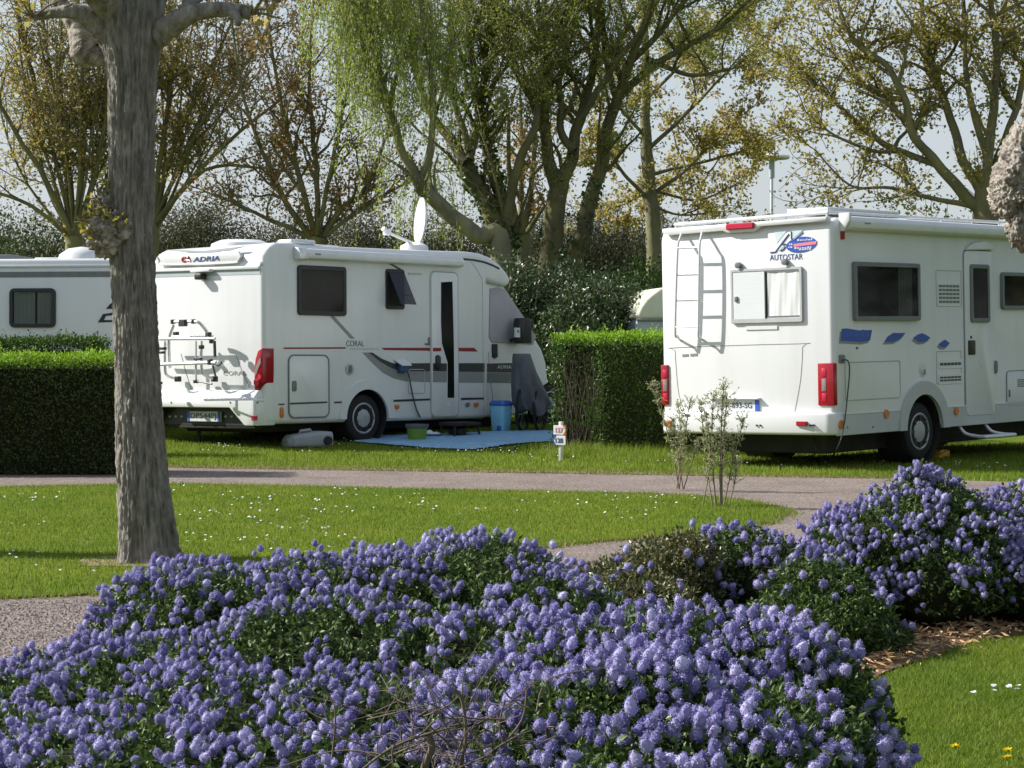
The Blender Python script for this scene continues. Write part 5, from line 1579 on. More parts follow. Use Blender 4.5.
def spaced(P, d, nmax):
    """indices of points at least d apart"""
    cell = {}; out = []
    for i, p in enumerate(P):
        c = tuple(np.floor(p / d).astype(int)); ok = True
        for dx in (-1, 0, 1):
            for dy in (-1, 0, 1):
                for dz in (-1, 0, 1):
                    for j in cell.get((c[0] + dx, c[1] + dy, c[2] + dz), ()):
                        if ((P[j] - p) ** 2).sum() < d * d: ok = False; break
                    if not ok: break
                if not ok: break
            if not ok: break
        if ok:
            cell.setdefault(c, []).append(i); out.append(i)
            if len(out) >= nmax: break
    return np.array(out)

def bush(name, label, E, nfl, nlf, seed, leaf='cean_leaf', size=.0158, patch=.0, noise_s=2.6, leafL=(.016, .032), extra_stems=40, group='blue flowering bushes', lean=.35):
    g = np.random.default_rng(seed)
    Em = np.array(E)
    c = Em[:, :3].mean(0); c = np.array([c[0], c[1], 0.0])
    e = empty(name, c)
    tag(e, label, 'shrub', group)
    # woody stems
    T = Tubes()
    P, N = ell_sample(E, extra_stems * 3, g, -.1)
    for k in range(min(extra_stems, len(P))):
        b = Em[int(np.argmin(((P[k] - Em[:, :3]) ** 2).sum(1)))]
        r0 = np.array([b[0], b[1], 0]) + np.array([g.normal(0, b[3] * .25), g.normal(0, b[4] * .25), 0])
        tip = r0 + (P[k] - r0) * g.uniform(.85, 1.0)
        mid = (r0 + tip) / 2 + g.normal(0, .05, 3)
        T.add(np.array(smooth_path([r0, mid, tip], 4)) - c, np.linspace(g.uniform(.006, .014), .002, 9), 5)
    T.build('stems', M['stem'], e)
    # leaves: several layers through the outer shell, in sprigs
    ns = nlf // 9
    P, N = ell_sample(E, ns * 2, g)
    dep = g.random(len(P)) ** 1.4 * .17
    nz = np.array([noise.noise(Vector(p * 3.0)) for p in P])
    P = P - N * dep[:, None] + N * (.05 * nz)[:, None]
    P = P[:ns]; N = N[:ns]
    sd = unit(N * .7 + np.array([0, 0, .45]) + g.normal(0, .5, P.shape))
    Pl = np.repeat(P, 9, 0) + np.repeat(sd, 9, 0) * np.tile(np.linspace(-.035, .035, 9), len(P))[:, None]
    Dl = unit(np.repeat(sd, 9, 0) * .5 + g.normal(0, .7, Pl.shape))
    m = len(Pl)
    V, Fc = leaves(Pl - c, Dl, g.uniform(*leafL, m), g.uniform(.009, .016, m) * (leafL[1] / .032), g)
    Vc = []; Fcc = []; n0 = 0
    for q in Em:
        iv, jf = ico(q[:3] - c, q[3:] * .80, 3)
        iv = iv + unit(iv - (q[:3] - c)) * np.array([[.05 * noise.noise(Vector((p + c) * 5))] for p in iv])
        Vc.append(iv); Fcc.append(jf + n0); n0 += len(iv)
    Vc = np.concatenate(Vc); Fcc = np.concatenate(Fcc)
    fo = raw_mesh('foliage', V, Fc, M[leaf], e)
    raw_mesh('shade_core', Vc, Fcc, M['core'], e)  # solid dark hull in place of the shade behind the leaves
    # flowers in drifts
    if nfl:
        P, N = ell_sample(E, nfl * 5, g, -.2)
        nz = np.array([.22 * noise.noise(Vector(p * noise_s + Vector((seed, 0, 0)))) + 1.0 * noise.noise(Vector(p * 8.5)) for p in P])
        keep = (nz > patch) & (g.random(len(P)) < np.clip(.5 + .75 * N[:, 2] - lean * N[:, 0], .07, 1))
        P, N = P[keep], N[keep]
        nz2 = np.array([noise.noise(Vector(p * 3.0)) for p in P])
        P = P + N * (.05 * nz2 + np.abs(g.normal(0, .020, len(P))))[:, None]
        # each tip carries one to three heads
        ex = g.random(len(P)) < .6
        P2 = P[ex] + unit(g.normal(size=(ex.sum(), 3))) * size * 2.0; N2 = N[ex]
        P = np.concatenate([P, P2]); N = np.concatenate([N, N2])
        sel = spaced(P, size * 1.75, nfl)
        P, N = P[sel], N[sel]
        (V1, F1), (V2, F2) = flower_heads(P - c, N, g, size)
        print(name, seed, 'heads', len(P))
        o = raw_mesh('flower_heads', np.concatenate([V1, V2]), [F1, F2 + len(V1)], M['blossom'], e, False)
        pass
        o['kind'] = 'stuff'
        nh = len(P); tv = np.clip(.5 + .28 * g.normal(size=nh), 0, 1)
        at_ = o.data.attributes.new('tint', 'FLOAT', 'POINT')
        at_.data.foreach_set('value', np.concatenate([np.repeat(tv, len(V1) // nh), np.repeat(tv, len(V2) // nh)]).astype(np.float32))
    return e, c

def lump(px, ytop, Y, rx, ry=None, zc=.42):
    zt = CAMZ - (ytop - HOR) / F * Y
    X = (px - 512) / F * Y
    return (X, Y, zt * zc, rx, ry or rx, zt * (1 - zc))

EA = [lump(480, 545, 8.2, .42, .6), lump(400, 556, 8.1, .46, .6), lump(540, 575, 7.9, .36, .5), lump(300, 566, 8.0, .46, .6), lump(200, 572, 8.0, .40, .6), lump(115, 650, 7.6, .44, .6),
      lump(20, 716, 7.2, .5, .6), lump(-70, 734, 7.0, .5, .6), lump(330, 610, 7.3, .55, .6), lump(170, 652, 7.0, .5, .6), lump(470, 620, 7.2, .45, .55), lump(60, 726, 6.5, .5, .55),
      lump(220, 690, 6.3, .5, .55), lump(380, 690, 6.3, .42, .5), lump(-80, 720, 6.1, .5, .5), lump(120, 735, 5.8, .45, .45), lump(300, 748, 5.7, .42, .4)]
bush('ceanothus_bush', 'broad low bush covered in violet blue flowers, running out of the left edge', EA, 3300, 190000, 41, extra_stems=120, patch=.02)
EB = [lump(690, 611, 6.1, .40, .45), lump(590, 637, 6.2, .34, .42), lump(510, 678, 6.0, .28, .4), lump(770, 624, 6.0, .28, .4), lump(818, 662, 5.9, .20, .34), lump(840, 705, 5.8, .16, .3),
      lump(640, 668, 5.5, .40, .4), lump(760, 690, 5.5, .34, .4), lump(560, 720, 5.4, .30, .35), lump(700, 730, 5.1, .38, .35), lump(815, 745, 5.4, .18, .3)]
eB, cB = bush('ceanothus_bush', 'nearest rounded bush with large violet blue flower heads and bare twigs on its near side', EB, 1500, 110000, 42, extra_stems=90, patch=-.03, size=.0188, lean=.7)
EC = [lump(925, 478, 10.6, .42, .5), lump(920, 464, 10.5, .10, .12), lump(880, 505, 10.4, .40, .5), lump(850, 545, 10.2, .30, .4), lump(965, 505, 10.5, .36, .5), lump(925, 540, 10.2, .42, .4)]
bush('ceanothus_bush', 'tall dome shaped bush dusted with blue flowers in front of the ladder motorhome', EC, 900, 36000, 43, extra_stems=50, patch=-.08, size=.0172)
EC2 = [lump(1015, 492, 10.7, .30, .5), lump(1062, 484, 10.8, .45, .5), lump(1030, 540, 10.3, .34, .4), lump(1110, 500, 10.8, .45, .5)]
bush('ceanothus_bush', 'blue flowered bush cut by the right edge, behind the wood chips', EC2, 700, 30000, 44, extra_stems=40, patch=-.05, size=.0172)
ED = [lump(740, 525, 10.0, .27, .35), lump(700, 545, 9.9, .25, .35), lump(775, 545, 9.8, .22, .3)]
bush('ceanothus_bush', 'small leafy bush with a few blue flowers in front of the saplings', ED, 150, 16000, 45, extra_stems=40, patch=-.02, size=.020)
ED2 = [lump(658, 545, 9.6, .27, .35), lump(612, 562, 9.5, .22, .3), lump(640, 575, 9.2, .3, .3), lump(690, 538, 9.7, .18, .3)]
bush('ceanothus_bush', 'straggly bronze green bush with very few flowers behind the nearest bush', ED2, 30, 26000, 46, 'cean_leaf2', extra_stems=160, size=.020)
EE = [lump(815, 560, 9.5, .25, .35), lump(845, 590, 9.4, .24, .3), lump(800, 600, 9.2, .28, .3), lump(870, 620, 9.3, .18, .25)]
bush('ceanothus_bush', 'low dark green bush nearly without flowers beside the wood chips', EE, 40, 26000, 47, extra_stems=50, patch=.1, size=.020)

# bare dead twigs at the foot of the nearest bush
def dead_twigs():
    g = np.random.default_rng(77)
    T = Tubes()
    for k in range(150):
        px = g.normal(455, 48); py = g.uniform(705, 790)
        Y = g.uniform(5.15, 5.5)
        p = at(px, py, Y)
        d = unit(np.array([g.normal(0, 1), g.normal(-.1, .4), g.normal(.25, .45)]))
        L = g.uniform(.06, .26)
        q = p + d * L * .5 + g.normal(0, .018, 3); r = p + d * L + g.normal(0, .03, 3)
        T.add(np.array(smooth_path([p, q, r], 4)) - cB, np.linspace(g.uniform(.0013, .003), .0008, 9), 4)
    for pts, r in ((((418, 790), (425, 765), (432, 748), (428, 735)), .009), (((350, 780), (385, 752), (415, 738), (450, 728)), .0035), (((505, 700), (500, 730), (515, 765), (540, 772)), .0025), (((527, 690), (522, 720), (500, 748)), .003), (((460, 765), (466, 735), (462, 700), (455, 690)), .0045)):
        P = [at(x, y, 5.2) for x, y in pts]
        T.add(np.array(smooth_path(P, 4)) - cB, r, 6)
    T.build('dead_twigs', M['stem'], eB)
dead_twigs()

def hedge(name, label, origin, rz, L, Wd, H, n, seed, side='privet', top='privet_top', bare=False, lsize=(.03, .055), group='clipped hedges', lit_d=.16):
    """clipped hedge: box from origin along local x (L) and y (Wd); leaf shell over stems and a core coloured as inner shade"""
    g = np.random.default_rng(seed)
    e = empty(name, origin, rz=R(rz))
    tag(e, label, 'hedge', group)
    def shell(k, box, depth, jitter=.03):
        areas = [L * H, L * H, Wd * H, Wd * H, L * Wd]
        f = g.choice(5, k, p=np.array(areas) / sum(areas))
        u, v = g.random(k), g.random(k)
        P = np.zeros((k, 3)); N = np.zeros((k, 3))
        for i, fn in enumerate((lambda a, b: (np.stack([a * L, 0 * a, b * H], 1), (0, -1, 0)), lambda a, b: (np.stack([a * L, 0 * a + Wd, b * H], 1), (0, 1, 0)),
                                lambda a, b: (np.stack([0 * a, a * Wd, b * H], 1), (-1, 0, 0)), lambda a, b: (np.stack([0 * a + L, a * Wd, b * H], 1), (1, 0, 0)), lambda a, b: (np.stack([a * L, b * Wd, 0 * a + H], 1), (0, 0, 1)))):
            s_ = f == i
            p, nn = fn(u[s_], v[s_]); P[s_] = p; N[s_] = nn
        nz = np.array([noise.noise(Vector(p * 1.7 + Vector((seed, 0, 0)))) * .085 + noise.noise(Vector(p * 6)) * .04 for p in P])
        d = g.random(k) ** 1.3 * depth
        return P - N * (d - nz)[:, None] + g.normal(0, .012, P.shape), N, f, u, v
    P, N, f, u, v = shell(n, None, .13)
    keep = np.ones(len(P), bool)
    if bare:      # left end has thin, bare patches
        nz = np.array([noise.noise(Vector(p * 3.2)) for p in P])
        keep &= ~((f == 2) & (nz * 1.5 + .30 - .9 * np.abs(P[:, 1] / Wd - .45) * 2 - np.clip((P[:, 2] - H + .35) * 4, 0, 3) + .35 > .12) & (g.random(len(P)) < .82))
    P, N, f = P[keep], N[keep], f[keep]
    D = unit(N * .6 + np.array([0, 0, .5]) + g.normal(0, .6, P.shape))
    V, Fc = leaves(P, D, g.uniform(*lsize, len(P)), g.uniform(.6, .9, len(P)) * lsize[1] * .55, g)
    lit_top = (P[:, 2] > H - lit_d) & (g.random(len(P)) < np.clip((P[:, 2] - H + lit_d) * 8, 0, 1))  # sunlit upper band painted by height with the brighter leaf
    raw_mesh('foliage', V, Fc, [M[side], M[top]], e, midx=lit_top.astype(int))
    # inner twigs
    T = Tubes()
    for k in range(int(60 * L) + 40):
        x, y = g.uniform(.04, L - .04), g.uniform(.28, Wd - .28)
        if k < 40: x, y = g.uniform(.05, .2), g.uniform(.1, Wd - .1)
        b = np.array([x, y, 0]); t = b + np.array([g.normal(0, .10), g.normal(0, .24), H * g.uniform(.5, .97)])
        t[0] = np.clip(t[0], .03, L - .03); t[1] = np.clip(t[1], .05, Wd - .05)
        m_ = (b + t) / 2 + np.array([g.normal(0, .05), g.normal(0, .05), 0])
        T.add(smooth_path([b, m_, t], 3), np.linspace(g.uniform(.004, .011), .002, 7), 4)
    T.build('stems', M['stem'], e)
    cs = MB().box((.18, .14, .02), (L - .12, Wd - .14, H - .14)).build('shade_core', M['core'], e, smooth=False)  # solid box, dark as the shade within the hedge
    # vigorous shoots above the clipped top
    k = int(110 * L)
    x, y = g.uniform(0, L, k), g.uniform(0, Wd, k)
    Pn = []; Dn = []
    for a in range(k):
        hh = abs(g.normal(0, .04)) + (.09 if g.random() < .06 else 0)
        for q in range(6):
            Pn.append((x[a], y[a], H - .03 + hh * q / 5)); Dn.append(unit(np.array([g.normal(), g.normal(), .6])))
    V, Fc = leaves(np.array(Pn), np.array(Dn), g.uniform(*lsize, len(Pn)), lsize[1] * .45, g)
    raw_mesh('new_shoots', V, Fc, M[top], e)
    return e

hedge('hedge', 'trimmed green hedge with a bare twiggy end between the two motorhomes', (1.10, 26.35, 0), 48.3, 6.0, .86, 1.52, 42000, 51, bare=True)
xr = (140 - 512) / F * 22.4
hedge('hedge', 'dark clipped hedge with a bright leafy top, left of the big tree trunk', (xr - 6.6, 22.15, 0), 0, 6.5, .95, 1.27, 76000, 52, side='hedge_dark', lsize=(.024, .046), lit_d=.17)
hedge('hedge', 'second clipped hedge showing just above the dark one, below the caravan window', (-11.5, 26.0, 0), 0, 6.4, .7, 1.46, 60000, 53, side='hedge_dark', top='privet', lsize=(.03, .05))

def sapling(px, py, stems, label, seed):
    g = np.random.default_rng(seed)
    p = gnd(px, py); p[2] = .02
    s = p[1] / F
    e = empty('willow_sapling', p)
    tag(e, label, 'sapling', 'thin saplings at the lawn edge')
    T = Tubes(); LP = []; LD = []
    for sx, tx, ty, r in stems:
        b = np.array([(sx - px) * s, g.normal(0, .04), 0]); t = np.array([(tx - px) * s, g.normal(0, .08), (py - ty) * s])
        m_ = b + (t - b) * .5 + np.array([g.normal(0, .03), g.normal(0, .03), 0])
        P = np.array(smooth_path([b, m_, t], 6))
        T.add(P, np.linspace(r, .003, len(P)), 5)
        n = int(np.linalg.norm(t - b) * 85)
        for k in range(n):
            f = g.uniform(.22, 1) ** .8
            q = P[min(int(f * (len(P) - 1)), len(P) - 1)]
            d = unit(np.array([g.normal(0, .6), g.normal(0, .6), .9])); L = g.uniform(.03, .12)
            T.add([q, q + d * L], np.array([.0022, .0012]), 3)
            for j in range(4):
                LP.append(q + d * L * g.uniform(.2, 1.1)); LD.append(unit(d * .6 + g.normal(0, .6, 3)))
    T.build('stems', M['bark_twig'], e)
    V, Fc = leaves(np.array(LP), np.array(LD), g.uniform(.02, .042, len(LP)), .010, g)
    raw_mesh('foliage', V, Fc, M['sapling'], e)
sapling(678, 491, [(679, 650, 384, .008), (677, 678, 405, .009), (680, 690, 400, .007), (683, 672, 420, .006), (684, 700, 440, .006)], 'thin grey green sapling nearer the trimmed hedge', 61)
sapling(720, 508, [(720, 722, 386, .012), (722, 727, 395, .012), (712, 700, 402, .007), (702, 705, 415, .006), (725, 742, 420, .007), (716, 712, 398, .009), (729, 732, 440, .006)], 'taller many stemmed sapling in front of the number plate of the ladder motorhome', 62)
# ================================================================== TREES
def grow(g, T, start, d, L, r, n=5, wig=.12, up=.15, sides=4):
    """wandering branch; returns its points"""
    P = [np.array(start)]
    d = unit(np.array(d, float))
    for k in range(n):
        d = unit(d + g.normal(0, wig, 3) + np.array([0, 0, up]) * (L / n) * .3)
        P.append(P[-1] + d * L / n)
    P = np.array(P)
    T.add(P, np.linspace(r, max(r * .35, .004), n + 1), sides)
    return P

def leafy(g, P, n, spread):
    k = g.integers(1, len(P), n)
    t = g.random(n)[:, None]
    return P[k - 1] + (P[k] - P[k - 1]) * t + g.normal(0, spread, (n, 3))

def tree(name, label, Y, limbs, seed, leaf, nsec=6, nter=5, nleaf=10, lsize=(.07, .13), secL=.45, upb=.6, out=.9, bark='bark_far', group='trees behind the motorhomes',
         first=.3, ivy=None, weep=None, dens=None, lw=.8, terL=(.35, .8), zmax=11.5, secr=.4, fan=None, thin=1.0):
    g = np.random.default_rng(seed)
    b = at(limbs[0][0][0], limbs[0][0][1], Y)
    base = np.array([b[0], Y, float(gz(b[0], Y))])
    e = empty(name, base)
    tag(e, label, 'tree', group)
    T = Tubes(); TW = Tubes()
    LP = []; s = Y / F
    if fan:                      # more thin upright stems out of the crotch
        bx, by, nf, spread = fan
        limbs = list(limbs)
        for q in range(nf):
            dx = g.uniform(-1, 1) * spread; r0 = g.uniform(1.6, 3.0)
            limbs.append([(bx + dx * .04, by, r0), (bx + dx * .45 + g.normal(0, 6), by - 70, r0 * .8), (bx + dx * .8 + g.normal(0, 8), by - 150, r0 * .6), (bx + dx + g.normal(0, 10), by - 250 - g.uniform(0, 60), r0 * .35)])
    ivyP = []
    for li, lb in enumerate(limbs):
        dyt = 0.0 if li == 0 else g.uniform(-1.6, 1.6)
        pts = []; rad = []
        for k, (px, py, rp) in enumerate(lb):
            p = at(px, py, Y + dyt * k / max(1, len(lb) - 1))
            pts.append(p); rad.append(rp * s * (thin if li else 1.0))
        if li == 0:
            pts.insert(0, base.copy() + np.array([0, 0, -.05])); rad.insert(0, rad[0] * 1.35)
        P = np.array(smooth_path(pts, 5))
        rr = np.interp(np.linspace(0, len(rad) - 1, len(P)), np.arange(len(rad)), rad)
        wob_ = np.array([[noise.noise(Vector((p[0] * 2, p[2] * 2, seed + i))) for i in range(3)] for p in P]) * np.minimum(rr, .08)[:, None] * .8
        P = P + wob_
        T.add(P - base, rr, 10)
        if ivy and li in ivy:
            a, bb, cnt = ivy[li]
            k = g.uniform(a, bb, cnt) * (len(P) - 1); i0 = k.astype(int).clip(0, len(P) - 2)
            q = P[i0] + (P[i0 + 1] - P[i0]) * (k - i0)[:, None]; d = rdir(cnt, g)
            ivyP.append(q + d * (rr[i0] * g.uniform(.9, 1.6, cnt))[:, None])
        Ltot = np.linalg.norm(np.diff(P, axis=0), axis=1).sum()
        dirn = unit(P[-1] - P[len(P) // 2])
        f0 = .72 if (li == 0 and len(limbs) > 1) else first
        ns = max(2, int(nsec * Ltot / 4)) if li else max(1, int(nsec * .35))
        fr = np.sort(g.uniform(f0, 1, ns))
        fr[-1] = 1.0
        for f in fr:
            i = min(int(f * (len(P) - 1)), len(P) - 1)
            st = P[i]
            td = unit(P[min(i + 1, len(P) - 1)] - P[max(i - 1, 0)])
            d = unit(td * .5 + unit(g.normal(size=3) * np.array([1, 1, .4])) * out + np.array([0, 0, upb]))
            if f == 1.0: d = unit(td + g.normal(0, .15, 3))
            L = g.uniform(.6, 1.25) * secL * 3.2
            S_ = grow(g, T, st - base, d, L, max(.012, min(rr[i] * .7, .05) * (secr / .4)), 6, .16, upb * .5, 5)
            for q in range(nter):
                j = g.integers(1, len(S_))
                dd = unit(unit(S_[j] - S_[j - 1]) * .7 + g.normal(0, .7, 3) + np.array([0, 0, .25]))
                if weep:
                    Wp = [S_[j]]
                    d2 = unit(dd + np.array([0, 0, .1])); LL = g.uniform(*weep)
                    for w in range(8):
                        d2 = unit(d2 * .55 + np.array([g.normal(0, .05), g.normal(0, .05), -.5])); Wp.append(Wp[-1] + d2 * LL / 8)
                    Tp = np.array(Wp); TW.add(Tp, np.linspace(.007, .002, 9), 3)
                    LP.append(leafy(g, Tp, nleaf, .035))
                else:
                    Tp = grow(g, TW, S_[j], dd, g.uniform(*terL), .010, 4, .2, .3, 3)
                    if dens is None or g.random() < dens(Tp[-1] + base): LP.append(leafy(g, Tp, nleaf, .07))
    tr = T.build('trunk', M[bark], e)
    TW.build('twigs', M['bark_twig'], e)
    if LP:
        LP = np.concatenate(LP); m = len(LP)
        if weep: D = unit(np.array([0, 0, -1.0]) + g.normal(0, .45, (m, 3)))
        else: D = rdir(m, g) + np.array([0, 0, -.15])
        V, Fc = leaves(LP, D, g.uniform(*lsize, m), g.uniform(*lsize, m) * lw, g)
        raw_mesh('crown', V, Fc, M[leaf], e)
    if ivyP:
        q = np.concatenate(ivyP) - base
        V, Fc = leaves(q, rdir(len(q), g), g.uniform(.07, .14, len(q)), g.uniform(.06, .11, len(q)), g)
        raw_mesh('ivy', V, Fc, M['ivy'], e)
    return e

# far left plane: many stems fanning upward
tree('plane_tree', 'multi stemmed tree with olive leaves rising behind the white caravan', 46, [
    [(74, 262, 9), (72, 235, 9)],
    [(72, 240, 6), (45, 180, 4.5), (8, 120, 3.5), (-30, 40, 2.2), (-50, -40, 1.5)], [(72, 240, 5), (58, 170, 4), (35, 90, 3), (15, 0, 2), (5, -60, 1.4)],
    [(73, 240, 5), (68, 160, 4), (50, 70, 3), (40, -20, 2), (38, -90, 1.2)], [(74, 238, 5), (84, 150, 4), (82, 60, 3), (75, -30, 2), (72, -100, 1.2)],
    [(76, 238, 5), (98, 160, 3.6), (108, 90, 2.8), (112, 0, 2), (118, -80, 1.2)], [(70, 238, 4), (30, 205, 3), (-20, 185, 2.2), (-60, 150, 1.5)],
    [(76, 236, 3.6), (60, 110, 2.6), (62, 10, 1.8), (64, -60, 1.2)]], 101, 'plane_leaf', nsec=9, nter=8, nleaf=7, first=.26, secL=.30, fan=(73, 240, 16, 110), thin=.62, bark='bark_moss', lsize=(.05, .095))
tree('plane_tree', 'tree with wide spread yellow green leaves just right of the big trunk', 47, [
    [(150, 262, 8), (151, 225, 8)],
    [(151, 228, 5), (190, 180, 4), (230, 140, 3), (285, 95, 2), (320, 60, 1.2)], [(151, 228, 5), (172, 150, 4), (200, 90, 3), (232, 20, 2), (250, -50, 1.2)],
    [(152, 226, 5), (165, 120, 3.6), (178, 40, 2.6), (190, -60, 1.6)], [(152, 225, 4), (205, 170, 3), (262, 168, 2), (300, 175, 1.3)], [(151, 226, 4), (210, 110, 3), (262, 40, 2), (285, -40, 1.2)]],
    102, 'plane_leaf', nsec=9, nter=8, nleaf=7, first=.26, secL=.30, fan=(152, 230, 12, 120), thin=.62, bark='bark_moss', lsize=(.05, .095))
tree('plane_tree', 'sparse vase shaped tree with rust brown young leaves behind the rack motorhome', 45, [
    [(316, 262, 9), (318, 238, 10)],
    [(312, 240, 5), (285, 200, 4), (262, 150, 3), (242, 90, 2), (232, 20, 1.4)], [(316, 238, 5), (300, 180, 4), (285, 120, 3), (272, 50, 2), (262, -30, 1.3)],
    [(318, 238, 5), (316, 170, 3.6), (310, 100, 2.8), (312, 20, 2), (318, -50, 1.2)], [(320, 240, 5), (345, 205, 4), (362, 195, 3), (385, 140, 2), (396, 80, 1.4)],
    [(320, 240, 4), (352, 215, 3), (392, 190, 2.2), (425, 175, 1.5)], [(313, 240, 4), (275, 222, 3), (240, 205, 2), (215, 195, 1.3)], [(318, 236, 4), (335, 150, 2.8), (348, 80, 2), (352, 0, 1.3)]],
    103, 'plane_rust', nsec=16, nter=10, nleaf=7, first=.2, secL=.34, thin=.7, lsize=(.06, .10))
# willow: leaning limb and hanging sprays
tree('willow_tree', 'willow with a leaning limb and hanging bright green sprays above the satellite dish', 41, [
    [(500, 246, 10), (478, 236, 8.5), (450, 215, 8), (432, 196, 7.5), (420, 184, 7)],
    [(422, 186, 6), (405, 155, 4.5), (394, 128, 4), (385, 95, 3.2), (372, 40, 2.4), (352, -25, 1.8), (345, -80, 1.4)], [(394, 128, 3.6), (372, 70, 2.4), (350, 0, 1.6), (338, -60, 1.2)],
    [(388, 110, 2.6), (400, 50, 2), (392, -30, 1.4)], [(420, 184, 4.5), (432, 130, 3.2), (430, 70, 2.4), (420, 0, 1.6), (415, -60, 1.2)]],
    104, 'willow', nsec=13, nter=11, nleaf=38, secL=.36, weep=(1.0, 2.3), lsize=(.06, .10), lw=.36, upb=.7, out=.75, first=.45)
fine = dict(bark='bark_green', lsize=(.05, .09), lw=.5, secL=.50, upb=.7, terL=(.5, 1.1))
hi = lambda p: float(np.clip((p[2] - 4.1) / 1.8, .05, 1))
tree('ash_tree', 'ivy clad tree forking low behind the cab of the rack motorhome', 42, [
    [(506, 262, 11), (503, 236, 11)],
    [(503, 238, 10), (488, 205, 9), (468, 172, 9), (466, 158, 8)], [(466, 162, 5.5), (455, 146, 5), (440, 128, 4.5), (425, 100, 3.5), (410, 55, 3), (388, 15, 2.4), (372, -30, 1.6)],
    [(468, 160, 5), (475, 135, 4), (478, 100, 3.2), (470, 50, 2.4), (465, -20, 1.6)], [(505, 238, 8), (500, 190, 7), (490, 160, 6), (482, 120, 4), (485, 60, 3), (492, -10, 2)],
    [(504, 236, 6.5), (512, 190, 5), (520, 160, 4.5), (536, 120, 3.5), (540, 60, 2.6), (545, 0, 1.8)], [(470, 150, 4), (452, 90, 3), (450, 30, 2), (448, -40, 1.4)]],
    105, 'ash_leaf', nsec=11, nter=9, nleaf=44, dens=hi, ivy={0: (0, 1, 900), 1: (0, .7, 500), 4: (0, .7, 700)}, **fine)
tree('ash_tree', 'thick mossy trunk dividing into two upright limbs, middle of the three by the laurels', 42.5, [
    [(551, 268, 12), (552, 240, 11), (556, 205, 10), (560, 182, 9)],
    [(557, 188, 8), (548, 160, 6.5), (544, 125, 5.5), (548, 80, 4), (540, 30, 3), (535, -40, 2)], [(561, 184, 7.5), (572, 155, 6.5), (580, 118, 5.5), (592, 70, 4), (598, 20, 3), (602, -50, 2)],
    [(574, 150, 4.5), (562, 130, 4), (560, 90, 3), (566, 40, 2.2), (570, -20, 1.5)], [(580, 118, 4), (612, 70, 3), (640, 30, 2.2), (660, -20, 1.5)], [(546, 120, 4), (520, 80, 3), (508, 30, 2.2), (500, -30, 1.5)]],
    106, 'ash_leaf', nsec=11, nter=9, nleaf=44, dens=hi, ivy={0: (0, .6, 220)}, **fine)
tree('ash_tree', 'curved mossy trunk leaning right below the leafy crown, rightmost of the three by the laurels', 43, [
    [(576, 268, 8.5), (580, 240, 8), (590, 205, 7.5), (600, 175, 7), (606, 135, 6.5)],
    [(606, 138, 6), (612, 112, 5.5), (622, 90, 5), (632, 60, 4), (648, 10, 3), (660, -50, 2)], [(622, 90, 4.5), (660, 62, 3.4), (698, 40, 2.6), (735, 15, 1.8), (760, -20, 1.2)],
    [(618, 98, 4), (606, 60, 3), (600, 10, 2.2), (598, -40, 1.4)], [(632, 62, 3.6), (670, 20, 2.6), (700, -20, 1.8)], [(648, 60, 3), (690, 75, 2.2), (728, 70, 1.5)]],
    107, 'ash_leaf', nsec=12, nter=9, nleaf=44, dens=hi, ivy={0: (.0, .8, 420)}, **fine)
tree('plane_tree', 'pale young tree with several thin upright stems between the mossy trunks', 47, [
    [(524, 268, 8), (522, 235, 9)], [(518, 235, 4), (512, 200, 3.2), (509, 170, 2.6), (508, 120, 1.8)], [(521, 234, 4), (521, 195, 3), (522, 150, 2), (520, 90, 1.4)], [(524, 234, 4), (530, 195, 3), (534, 150, 2), (538, 90, 1.4)],
    [(526, 234, 3), (534, 222, 2.4), (545, 206, 1.6)]], 108, 'plane_rust', nsec=7, nter=4, nleaf=14, secL=.4)
tree('plane_tree', 'upright plane tree with layered drooping sprays of olive leaves beside the laurels', 50, [
    [(654, 268, 7.5), (652, 215, 7.5), (648, 165, 6.5), (646, 120, 5), (645, 60, 4), (645, -30, 2.5)],
    [(650, 200, 4), (628, 178, 3), (614, 160, 2.4), (604, 140, 1.8)], [(650, 195, 4), (680, 175, 3), (705, 150, 2.2), (735, 120, 1.5)], [(652, 190, 3.6), (670, 195, 2.6), (700, 200, 2), (735, 185, 1.4)],
    [(648, 150, 4), (690, 110, 3), (730, 70, 2), (768, 40, 1.4)], [(648, 140, 3.5), (622, 110, 2.6), (600, 90, 1.8)], [(650, 175, 3.5), (710, 160, 2.5), (745, 150, 1.7), (768, 140, 1.1)], [(646, 100, 3.2), (690, 55, 2.4), (740, 10, 1.6), (790, -10, 1.1)], [(650, 205, 2.6), (680, 215, 1.8), (715, 212, 1.2)], [(654, 188, 3), (630, 200, 2), (608, 202, 1.3)]],
    109, 'plane_leaf', nsec=12, nter=9, nleaf=24, thin=.6, secL=.36, upb=.05, out=1.0, lsize=(.065, .115))
